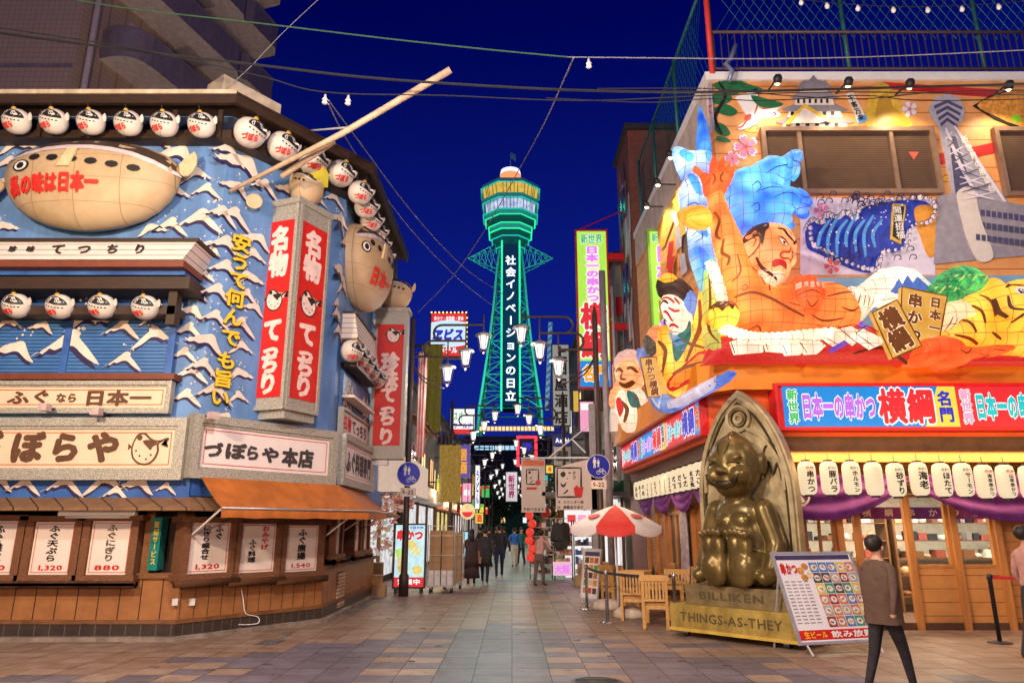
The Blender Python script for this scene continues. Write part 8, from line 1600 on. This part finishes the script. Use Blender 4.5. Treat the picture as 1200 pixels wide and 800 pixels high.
t = thing('distant_building', 'distant dim building closing the street behind the dark round mass', 'building', (0, 205, 0)); m = MB(); m.box(-40, 40, 200, 210, 0, 14, GREYW[0]); m.build('wall', t); fD = Frame((-40, 199.9), (40, 199.9)); m = MB()
for k in range(40): m.fbox(fD, 1 + k * 2, 2.1 + k * 2, 3 + 3.5 * (k % 3), 4.4 + 3.5 * (k % 3), 0, .05, rf.choice(WLIT))
m.build('window', t)
tree('dark round mass, built as a tree, closing the far street end under the tower', -2.0, 112, 4.6, 5.2, 3); tree('green street tree on the right among the far lamps', 3.2, 50, 1.5, 3.6, 5, M('lit_foliage', (.04, .11, .03), .6, var=.4, scale=8))
# ---- the tower
TY = 185.0
def tp_(px, py, dy=0): return at(px, py, TY + dy)
t = thing('observation_tower', 'tall lattice tower lit green with octagonal glowing observation decks', 'tower', (tp_(598, 500).x, TY + 4, 0))
TS = M('tower_steel', (.30, .42, .42), .5, .2, var=.1); NG = E('neon_green', (.03, .85, .34), 1.3); NT = E('neon_teal', (.02, .50, .42), 1.0); TSD = M('tower_dark_steel', (.05, .09, .10), .5); AMB = E('deck_amber_windows', (1, .52, .08), .85, .35, .7); BWN = E('deck_blue_windows', (.50, .55, 1), 1.1, .5, .6)
cx = tp_(598, 400).x; cy = TY + 5
zz = lambda y: tp_(598, y).z
legs = [(562, 480, 633), (568, 440, 627), (574, 400, 622), (579, 360, 618), (583, 320, 615), (586, 290, 611)]
m = MB()
def leg_at(i, sx, sy):
    a, y, b_ = legs[i]; hw = (tp_(b_, y).x - tp_(a, y).x) / 2; return Vector((cx + sx * hw, cy + sy * hw, zz(y)))
for sx in (-1, 1):
    for sy in (-1, 1): m.tube([Vector((cx + sx * 9.5, cy + sy * 9.5, 0))] + [leg_at(i, sx, sy) for i in range(6)], .42, TS, 6)
m.build('main_legs', t); m = MB()
for i in range(5):
    for k in range(4):
        s0, s1 = ((-1, -1), (1, -1), (1, 1), (-1, 1))[k], ((1, -1), (1, 1), (-1, 1), (-1, -1))[k]; a0_, a1_, b0_, b1_ = leg_at(i, *s0), leg_at(i + 1, *s0), leg_at(i, *s1), leg_at(i + 1, *s1)
        for (p, q) in ((a0_, b1_), (b0_, a1_), (a0_, b0_)): m.tube([p, q], .18, TS, 5)
        mm0, mm1 = (a0_ + a1_) / 2, (b0_ + b1_) / 2; m.tube([mm0, mm1], .14, TS, 5)
        for f_ in (.25, .75): m.tube([a0_.lerp(a1_, f_), mm0.lerp(mm1, .5)], .10, TS, 4); m.tube([b0_.lerp(b1_, f_), mm0.lerp(mm1, .5)], .10, TS, 4)
m.build('lattice', t)
xl, xr = tp_(588, 400).x, tp_(609, 400).x; yf = cy - 8.3 * .62
fS = Frame((xl, yf - 3.6), (xr, yf - 3.6))
m = MB(); m.box(xl + .35, xr - .35, fS.o.y, cy + 2, zz(478), zz(292), M('tower_sign_navy', (.012, .03, .11), .4)); m.build('sign_column', t); m = MB()
for x in (xl, xr): m.tube([(x, fS.o.y - .1, zz(484)), (x, fS.o.y - .1, zz(288))], .24, NG, 6)
m.build('neon_tube', t); m = MB(); txt = '社会イノベーションの日立'; hh_ = (zz(302) - zz(472)) / len(txt); L_ = xr - xl
for i, ch in enumerate(txt): m.text(ch, fS, (L_ * .19, zz(304) - (i + 1) * hh_ + .25, L_ * .81, zz(304) - i * hh_ - .25), E('tower_letter_glow', (.72, .86, 1), 2.2), .12, True, .02)
m.build('lettering', t)
def oct_ring(y0, r0, y1, r1, mat, name, n=8): m = MB(); m.lathe([(r0, zz(y0)), (r1, zz(y1))], (cx, cy, 0), mat, n, False, ph=math.pi / 8); return m.build(name, t)
px2m = tp_(609, 240).x - tp_(608, 240).x; R_ = lambda px: px * px2m * 1.06
for (y0, r0, y1, r1, mat, nm) in ((290, 15, 280, 20, TSD, 'neck'), (280, 20, 269, 23, TSD, 'neck'), (269, 25, 262, 25, TS, 'deck_ring'), (262, 27, 254, 29, TSD, 'deck_ring'), (254, 31, 249, 32, TS, 'deck_ring'), (249, 28, 236, 30, BWN, 'lower_deck_windows'), (236, 33, 231, 34, TS, 'deck_ring'), (231, 31, 219, 33.5, AMB, 'upper_deck_windows'), (219, 35, 214, 34, TS, 'deck_ring'), (214, 34, 211, 14, TSD, 'roof'), (211, 12, 204, 12, TSD, 'roof_drum')): oct_ring(y0, R_(r0), y1, R_(r1), mat, nm)
m = MB()
for y, r in ((269, 25.5), (262, 26), (254, 30), (249, 32.6), (236, 33.5), (219, 35.4), (276, 22), (286, 17)):
    m.tube([(cx + R_(r) * math.cos(math.pi / 8 + k * math.pi / 4), cy + R_(r) * math.sin(math.pi / 8 + k * math.pi / 4), zz(y)) for k in range(9)], .22, NG if y in (262, 254, 269) else NT, 5, False)
m.build('neon_tube', t); m = MB()
for k in range(48):
    a = k * math.pi / 24; ap = math.cos(math.pi / 8) / math.cos((a - 0) % (math.pi / 4) - math.pi / 8); m.tube([(cx + R_(30) * ap * math.cos(a), cy + R_(30) * ap * math.sin(a), zz(249)), (cx + R_(31.4) * ap * math.cos(a), cy + R_(31.4) * ap * math.sin(a), zz(236))], .12, TSD, 4); m.tube([(cx + R_(32) * ap * math.cos(a), cy + R_(32) * ap * math.sin(a), zz(231)), (cx + R_(34.4) * ap * math.cos(a), cy + R_(34.4) * ap * math.sin(a), zz(219))], .12, TSD, 4)
m.build('mullions', t)
m = MB(); m.lathe([(R_(11), zz(204)), (R_(12), zz(196))], (cx, cy, 0), E('beacon_orange', (1, .30, .12), 1.3), 16); m.build('beacon_band', t); m = MB(); m.lathe([(R_(12), zz(196)), (R_(11), zz(191)), (0, zz(190))], (cx, cy, 0), E('beacon_white', (.75, .88, 1), 1.6), 16); m.build('beacon_dome', t); m = MB(); m.lathe([(R_(12.6), zz(211)), (R_(12.6), zz(208.5))], (cx, cy, 0), E('neon_magenta', (.5, .02, .25), 1.0), 16); m.build('beacon_ring', t)
m = MB(); m.tube([(cx, cy, zz(191)), (cx, cy, zz(168))], .08, TS, 5); m.build('mast', t); m = MB(); m.add([(cx + .1, cy, zz(168)), (cx + 1.6, cy + .2, zz(171)), (cx + 1.6, cy, zz(179)), (cx + .1, cy - .1, zz(175)), (cx + .1, cy + .04, zz(168)), (cx + 1.6, cy + .24, zz(171)), (cx + 1.6, cy + .04, zz(179)), (cx + .1, cy - .06, zz(175))], [(0, 1, 2, 3), (7, 6, 5, 4), (0, 4, 5, 1), (1, 5, 6, 2), (2, 6, 7, 3), (3, 7, 4, 0)], M('flag_grey', (.3, .3, .4), .7)); m.build('flag', t)
for sx in (-1, 1):
    m = MB(); tip = Vector((cx + sx * R_(47), cy, zz(295))); rts = [Vector((cx + sx * R_(16), cy - 2, zz(281))), Vector((cx + sx * R_(16), cy + 2, zz(281))), Vector((cx + sx * R_(14), cy - 2, zz(311))), Vector((cx + sx * R_(14), cy + 2, zz(311)))]
    for p in rts: m.tube([p, tip], .16, TS, 5)
    for f_ in (.2, .4, .6, .8):
        q = [p.lerp(tip, f_) for p in rts]; m.tube([q[0], q[2]], .1, TS, 4); m.tube([q[1], q[3]], .1, TS, 4); m.tube([q[0], rts[2].lerp(tip, f_ - .2)], .1, TS, 4); m.tube([q[2], rts[0].lerp(tip, f_ - .2)], .1, TS, 4)
    m.build('side_truss', t)
for (y, off_, pw, c) in ((470, 16, 26000, (.05, 1, .55)), (430, 14, 24000, (.05, 1, .55)), (390, 14, 22000, (.05, 1, .55)), (350, 14, 20000, (.05, 1, .6)), (310, 14, 16000, (.05, .9, .7)), (265, 17, 14000, (.05, 1, .6)), (235, 18, 9000, (.1, .9, .7))):
    for sx in (-1, 1): lamp('POINT', (cx + sx * off_ * .8, cy - off_, zz(y)), pw * .14, c, 1.0)
    lamp('POINT', (cx, cy, zz(y)), pw * .14, c, 1.0)
# ---- overhead wires
CAB = M('cable_black', (.02, .02, .022), .6); CABP = M('cable_pale', (.30, .28, .30), .5)
def wire(label, pts, Y, r=.012, mat=None, cat='cable'):
    p = smooth([(x, y, Y if not isinstance(Y, (list, tuple)) else Y[i]) for i, (x, y) in enumerate(pts)], 6, False); m = MB(); m.tube([at(*q) for q in p], r, mat or CAB, 5); tag(m.build('overhead_cable'), label, cat, 'overhead cables')
wire('thick black cable sagging from the top left across the street to the right roof', [(-20, 36), (60, 47), (180, 62), (300, 76), (420, 90), (540, 99), (680, 106), (830, 108), (1000, 104), (1220, 98)], 10.5, .022); wire('second black cable just above the thick one, over the right mural', [(-20, 30), (150, 56), (300, 88), (380, 108), (520, 112), (680, 118), (830, 112), (1000, 108), (1220, 112)], 10.4, .010); wire('greenish cable crossing the top left to the middle of the sky', [(60, -5), (150, 10), (300, 27), (450, 45), (560, 57), (665, 67)], 11, .013, M('cable_green', (.05, .12, .06), .5)); wire('thin pale cable from mid sky to the right edge', [(665, 67), (760, 68), (900, 69), (1040, 66), (1220, 58)], 11, .009, CABP)
wire('pale wire slanting steeply in front of the apartment balconies', [(378, -5), (330, 40), (292, 80), (255, 112)], 12, .007, CABP); wire('long pale wire falling from the street top past the tower to the left roofs', [(672, 68), (660, 95), (640, 140), (612, 192), (575, 258), (535, 318), (490, 366)], [11, 13, 16, 20, 24, 26, 27], .016, CABP); wire('pale wire falling from the insulators towards the tower, upper one', [(385, 118), (420, 165), (480, 245), (540, 310), (590, 345)], [11, 14, 19, 24, 28], .014, CABP); wire('pale wire falling from the insulators towards the tower, lower one', [(385, 122), (410, 170), (470, 255), (530, 320), (576, 357)], [11, 14, 19, 24, 28], .014, CABP)
wire('thin cable bundle over the castle and crane pictures', [(700, 104), (830, 104), (920, 112), (1010, 116), (1100, 108), (1220, 106)], 10.6, .009); wire('lower thin cable crossing the top of the mural', [(640, 115), (760, 120), (830, 116), (900, 118), (1010, 112), (1080, 118), (1220, 116)], 10.7, .009)
for k, (x, y) in enumerate(((381, 116), (690, 74), (408, 117))):
    p = at(x, y, 10.8); m = MB(); m.lathe([(.03, -.10), (.055, -.08), (.035, -.04), (.055, -.02), (.03, .02), (.02, .08), (0, .1)], p, M('porcelain', (.7, .66, .64), .3), 10); tag(m.build('insulator'), ['pale insulator left end of the cable joint over the timber pole', 'small insulator under the cable right of the sky centre', 'pale insulator just right of the cable joint over the timber pole'][k], 'insulator')
t = thing('string_lights', 'string of unlit pale bulbs drooping above the roof fence at the top right', 'string lights', at(940, 5, 11.5)); m = MB(); sp2 = smooth([(925, -3, 11.5), (980, 4, 11.5), (1060, 8, 11.5), (1140, 6, 11.5), (1220, 0, 11.5)], 6, False); m.tube([at(*q) for q in sp2], .008, CAB, 4); m.build('cord', t)
for k in range(2, len(sp2) - 2, 3): p = at(*sp2[k]); m = MB(); m.lathe([(0, -.15), (.04, -.12), (.045, -.08), (.02, -.02), (0, 0)], p, M('bulb_frosted', (.8, .78, .74), .4), 8); m.build('bulb', t)
t = thing('roof_antenna', 'blue-grey bent metal bracket standing on the roof corner by the red pole', 'bracket', UF.W(*UF.P(852, 95), .2)); m = MB(); m.tube([UF.W(*UF.P(x, y), .25) for x, y in ((858, 62), (852, 78), (846, 84), (854, 92), (850, 104))], .05, M('blue_grey_steel', (.20, .24, .38), .4, .4), 7); m.build('bent_pipe', t)
# ================================================================ people
SKN = M('person_skin', (.50, .28, .19), .5, var=.08); HAIR = M('dark_hair', (.018, .012, .010), .5); HAIRB = M('light_brown_hair', (.30, .15, .06), .5)
def person(label, loc, rz, H=1.68, top=BLACK, legs_=BLACK, shoes=BLACK, hair=HAIR, stride=.25, arms=((.06, .1), (.06, -.1)), skirt=None, coat=None, lean=0.0, long_hair=False, sit=None, bag=None):
    """one continuous skinned body; local +y is the facing direction"""
    s = H / 1.70; t = thing('person', label, 'person', loc)
    J = {}; V = []; Rr = []; Ed = []
    def j(n, p, r, par=None):
        J[n] = len(V); V.append((p[0] * s, p[1] * s, p[2] * s)); Rr.append(r * s)
        if par: Ed.append((J[par], J[n]))
    zh = .90 if sit is None else sit
    j('pelvis', (0, 0, zh), .135); j('waist', (0, lean * .3, zh + .17), .125, 'pelvis'); j('chest', (0, lean * .7, zh + .38), .145, 'waist'); j('collar', (0, lean, zh + .52), .085, 'chest'); j('neck', (0, lean + .01, zh + .60), .052, 'collar'); j('chin', (0, lean + .03, zh + .665), .070, 'neck'); j('skull', (0, lean + .02, zh + .745), .088, 'chin'); j('crown', (0, lean + .0, zh + .80), .06, 'skull')
    for sx, k in ((-1, 0), (1, 1)):
        st_ = stride * (1 if k else -1)
        if sit is None:
            j('hip%d' % k, (sx * .095, 0, zh - .06), .10, 'pelvis'); j('knee%d' % k, (sx * .10, st_ * .45 + .03, .48), .065, 'hip%d' % k); j('ankle%d' % k, (sx * .10, st_ - .02, .09), .042, 'knee%d' % k); j('toe%d' % k, (sx * .11, st_ + .15, .035), .034, 'ankle%d' % k)
        else:
            j('hip%d' % k, (sx * .10, .03, zh), .105, 'pelvis'); j('knee%d' % k, (sx * .13, .45, zh + .02), .072, 'hip%d' % k); j('ankle%d' % k, (sx * .13, .42, max(.08, zh - .42)), .045, 'knee%d' % k); j('toe%d' % k, (sx * .13, .60, max(.04, zh - .47)), .035, 'ankle%d' % k)
        out, fw = arms[k]; j('sh%d' % k, (sx * .18, lean, zh + .49), .065, 'collar'); j('elb%d' % k, (sx * (.22 + out), lean + fw * .6 - .03, zh + .22), .046, 'sh%d' % k); j('wr%d' % k, (sx * (.22 + out * 1.3), lean + fw * 1.6 + .03, zh - .01 + abs(fw) * .5), .033, 'elb%d' % k); j('hand%d' % k, (sx * (.215 + out * 1.3), lean + fw * 1.8 + .05, zh - .10 + abs(fw) * .5), .036, 'wr%d' % k)
    me = bpy.data.meshes.new('body'); me.from_pydata(V, Ed, []); o = bpy.data.objects.new('body_tmp', me); COL.objects.link(o); sk = o.modifiers.new('s', 'SKIN'); sk.use_smooth_shade = True
    for i, q in enumerate(me.skin_vertices[0].data): q.radius = (Rr[i] * (1.0 if i not in (J['chest'], J['waist'], J['pelvis']) else 1.15), Rr[i] * (1.0 if i not in (J['chest'], J['waist'], J['pelvis']) else .82)); q.use_root = (i == 0)
    o.modifiers.new('u', 'SUBSURF').levels = 2; ev = bpy.data.meshes.new_from_object(o.evaluated_get(bpy.context.evaluated_depsgraph_get())); bpy.data.objects.remove(o)
    mats = [SKN, top, legs_, shoes]; 
    for m_ in mats: ev.materials.append(m_)
    Vv = [Vector(v) for v in V]
    for p in ev.polygons:
        c = p.center; best = min(range(len(Vv)), key=lambda i: (Vv[i] - c).length - Rr[i] * .5); nm = [k_ for k_, q in J.items() if q == best][0]
        p.material_index = 0 if nm in ('neck', 'chin', 'skull', 'crown') or nm.startswith(('hand',)) else (3 if nm.startswith('toe') or (nm.startswith('ankle') and c.z < .09 * s) else (2 if nm.startswith(('hip', 'knee', 'ankle')) or nm == 'pelvis' else 1)); p.use_smooth = True
    b_ = bpy.data.objects.new('body', ev); COL.objects.link(b_); b_.parent = t; ROOT[b_.name] = Vector(loc)
    L = Vector(loc); m = MB(); hc = L + Vector((0, (lean + .0) * s, (zh + .765) * s)); m.ball(hc + Vector((0, -.018 * s, .012 * s)), (.098 * s, .112 * s, .105 * s), hair, 14, 9)
    if long_hair: m.ball(hc + Vector((0, -.06 * s, -.13 * s)), (.10 * s, .07 * s, .19 * s), hair, 12, 8)
    m.build('hair', t)
    m = MB(); fc = L + Vector((0, (lean + .115) * s, (zh + .72) * s)); m.ball(fc + Vector((0, .0, 0)), (.014 * s, .022 * s, .022 * s), SKN, 8, 5); m.build('nose', t)
    for sx in (-1, 1): m = MB(); m.ball(fc + Vector((sx * .034 * s, -.016 * s, .028 * s)), (.012 * s, .008 * s, .007 * s), BLACK, 8, 5); m.build('eye', t); m = MB(); m.ball(fc + Vector((sx * .088 * s, -.10 * s, .0)), (.014 * s, .022 * s, .03 * s), SKN, 8, 5); m.build('ear', t)
    m = MB(); m.ball(fc + Vector((0, -.014 * s, -.045 * s)), (.024 * s, .008 * s, .006 * s), M('lip_red', (.35, .10, .08), .5), 8, 5); m.build('mouth', t)
    if skirt: m = MB(); m.lathe([(.17 * s, (zh + .1) * s), (.19 * s, (zh - .1) * s), (.25 * s, .5 * s), (.28 * s, .26 * s), (.26 * s, .26 * s), (.15 * s, (zh) * s)], L, skirt, 16, True, sy=.8); m.build('skirt', t)
    if coat: m = MB(); m.lathe([(.20 * s, (zh + .45) * s), (.20 * s, (zh + .2) * s), (.22 * s, (zh - .1) * s), (.25 * s, .55 * s), (.22 * s, .56 * s)], L + Vector((0, lean * .5 * s, 0)), coat, 16, True, sy=.75); m.build('coat', t)
    t.rotation_euler = (0, 0, rz); return t
def bagm(label, c, w_, d_, h_, mat, cat='bag'):
    m = MB(); m.box(c[0] - w_ / 2, c[0] + w_ / 2, c[1] - d_ / 2, c[1] + d_ / 2, c[2], c[2] + h_, mat); m.tube(smooth([(c[0] - w_ * .3, c[1], c[2] + h_), (c[0] - w_ * .2, c[1], c[2] + h_ * 1.4), (c[0] + w_ * .2, c[1], c[2] + h_ * 1.4), (c[0] + w_ * .3, c[1], c[2] + h_)], 3, False), .012, mat, 5); tag(m.build('shoulder_bag'), label, cat)
DKB = M('cloth_dark_brown', (.045, .025, .028), .8, var=.2); DNV = M('cloth_dark_navy', (.02, .025, .06), .8); CHAR = M('cloth_charcoal', (.03, .028, .032), .8, var=.2); TAN = M('tan_bag', (.40, .21, .11), .6); GRN_ = M('cloth_green', (.02, .14, .08), .8); BLUC = M('cloth_blue', (.04, .16, .55), .8); PNK = M('cloth_dusty_pink', (.48, .26, .22), .8, var=.2); IVO = M('cloth_ivory', (.62, .52, .38), .8)
p = gnd(552, 687); person('person walking away in a long dark brown dress with long hair, left of the pair', p, 0.1, 1.60, DKB, DKB, M('shoe_pale', (.5, .38, .3), .6), stride=.12, skirt=DKB, long_hair=True, coat=DKB)
p2 = gnd(568, 684); person('person walking beside the one in a brown dress, carrying a tan shoulder bag', p2, -.1, 1.64, CHAR, DNV, M('shoe_pale', (1, 1, 1)), stride=-.2, coat=CHAR); bagm('tan shoulder bag carried between the two walkers in dark clothes', (p2.x - .28, p2.y - .12, .62), .34, .14, .34, TAN)
p = gnd(585, 677); person('person in black jacket with a pale chest strap and dark jeans walking up the street', p, .05, 1.74, CHAR, DNV, M('shoe_pale', (1, 1, 1)), stride=.22, arms=((.12, .12), (.12, .1)))
p = gnd(603, 664); person('person with a blue jacket walking farther up the street', p, .1, 1.66, BLUC, IVO, BLACK, stride=.2, arms=((.05, .1), (.05, -.1))); p = gnd(611, 662); person('person in green top and black trousers near the souvenir shop', p, 2.6, 1.66, GRN_, CHAR, BLACK, stride=.15)
for k, (x, y, tc) in enumerate(((573, 660, CHAR), (581, 656, DNV), (591, 655, CHAR), (562, 655, DKB))): p = gnd(x, y); person(['distant person in dark clothes between the walking pair and the tall walker', 'distant person in navy behind the tall walker', 'distant person in black just left of the blue jacket', 'distant person in brown near the left shops'][k], p, .3 * k, 1.66, tc, CHAR, BLACK, stride=.15)
p = gnd(632, 687); person('person in dusty pink bending over beside the souvenir rack', p, -.6, 1.58, PNK, M('cloth_grey_brown', (.12, .08, .07), .8), BLACK, stride=.12, lean=.16, arms=((.05, .22), (.05, .25)))
# by the entrance
m = MB()
ps = Vector((5.95, 13.55, 0))
t = thing('stool', 'small wooden stool under the seated customer at the entrance', 'stool', ps); m = MB(); m.lathe([(0, .43), (.19, .43), (.19, .47), (0, .47)], ps, CW, 14, False); m.build('seat', t)
for a in range(4): m = MB(); q = Vector((math.cos(a * 1.57 + .78), math.sin(a * 1.57 + .78), 0)); m.tube([ps + q * .18, ps + q * .12 + Vector((0, 0, .43))], .02, CW, 6); m.build('leg', t)
person('seated customer in a dark jacket with light brown hair in the entrance', ps, R(200), 1.66, CHAR, DNV, BLACK, HAIRB, sit=.55, arms=((.04, .18), (.04, .2)), lean=.05); ps2 = Vector((5.35, 14.0, 0)); person('seated customer in a pale ivory top just inside the window', ps2, R(-100), 1.6, IVO, CHAR, BLACK, HAIR, sit=.55, arms=((.04, .18), (.04, .2)))
t = thing('stool', 'wooden stool under the customer in ivory inside the window', 'stool', ps2); m = MB(); m.lathe([(0, .43), (.19, .43), (.19, .47), (0, .47)], ps2, CW, 14, False); m.build('seat', t); m = MB(); m.tube([ps2, ps2 + Vector((0, 0, .43))], .04, CW, 8); m.build('leg', t)
t = thing('wooden_chair', 'pale bentwood chair with a white bag on it before the entrance', 'chair', (6.35, 13.0, 0)); m = MB(); m.box(6.13, 6.57, 12.78, 13.22, .43, .47, CW); m.build('seat', t)
for sx in (-1, 1):
    for sy in (-1, 1): m = MB(); m.tube([(6.35 + sx * .2, 13.0 + sy * .2, 0), (6.35 + sx * .17, 13.0 + sy * .17, .43)], .02, CW, 6); m.build('leg', t)
bagm('white shopping bag standing on the pale chair at the entrance', (6.3, 13.0, .472), .2, .14, .26, WHITE)
p = gnd(1047, 816); BRC = M('coat_brown_wool', (.10, .06, .042), .95, var=.18, scale=9, bump=.6); w1 = person('person in brown jacket and black trousers walking close by before the menu stand', p, R(-62), 1.56, BRC, M('cloth_black_trousers', (.022, .02, .024), .9, bump=.6, scale=14, var=.4), BLACK, HAIR, stride=.27, arms=((.02, .12), (.02, -.12)))
m = MB(); vs = []
for z, r in ((1.44, .09), (1.39, .15), (1.28, .195), (1.12, .20), (.98, .195), (.84, .205), (.78, .21)):
    for k in range(28): a = 2 * math.pi * k / 28; q = 1 + (.05 * math.sin(5 * a + z * 7) + .03 * math.sin(11 * a)) * min(1, (1.5 - z) * 1.6); vs.append(Vector(p) + Vector((r * q * math.cos(a), r * q * .72 * math.sin(a), z)) * 1.0 - Vector((0, 0, .08 * z)))
m.add(vs, [(i * 28 + k, i * 28 + (k + 1) % 28, (i + 1) * 28 + (k + 1) % 28, (i + 1) * 28 + k) for i in range(6) for k in range(28)], BRC, True); m.build('jacket', w1)
p = gnd(1226, 778); person('person in dusty pink half cut off by the right edge of the photo', p, R(-80), 1.66, PNK, CHAR, BLACK, HAIR, stride=.2)
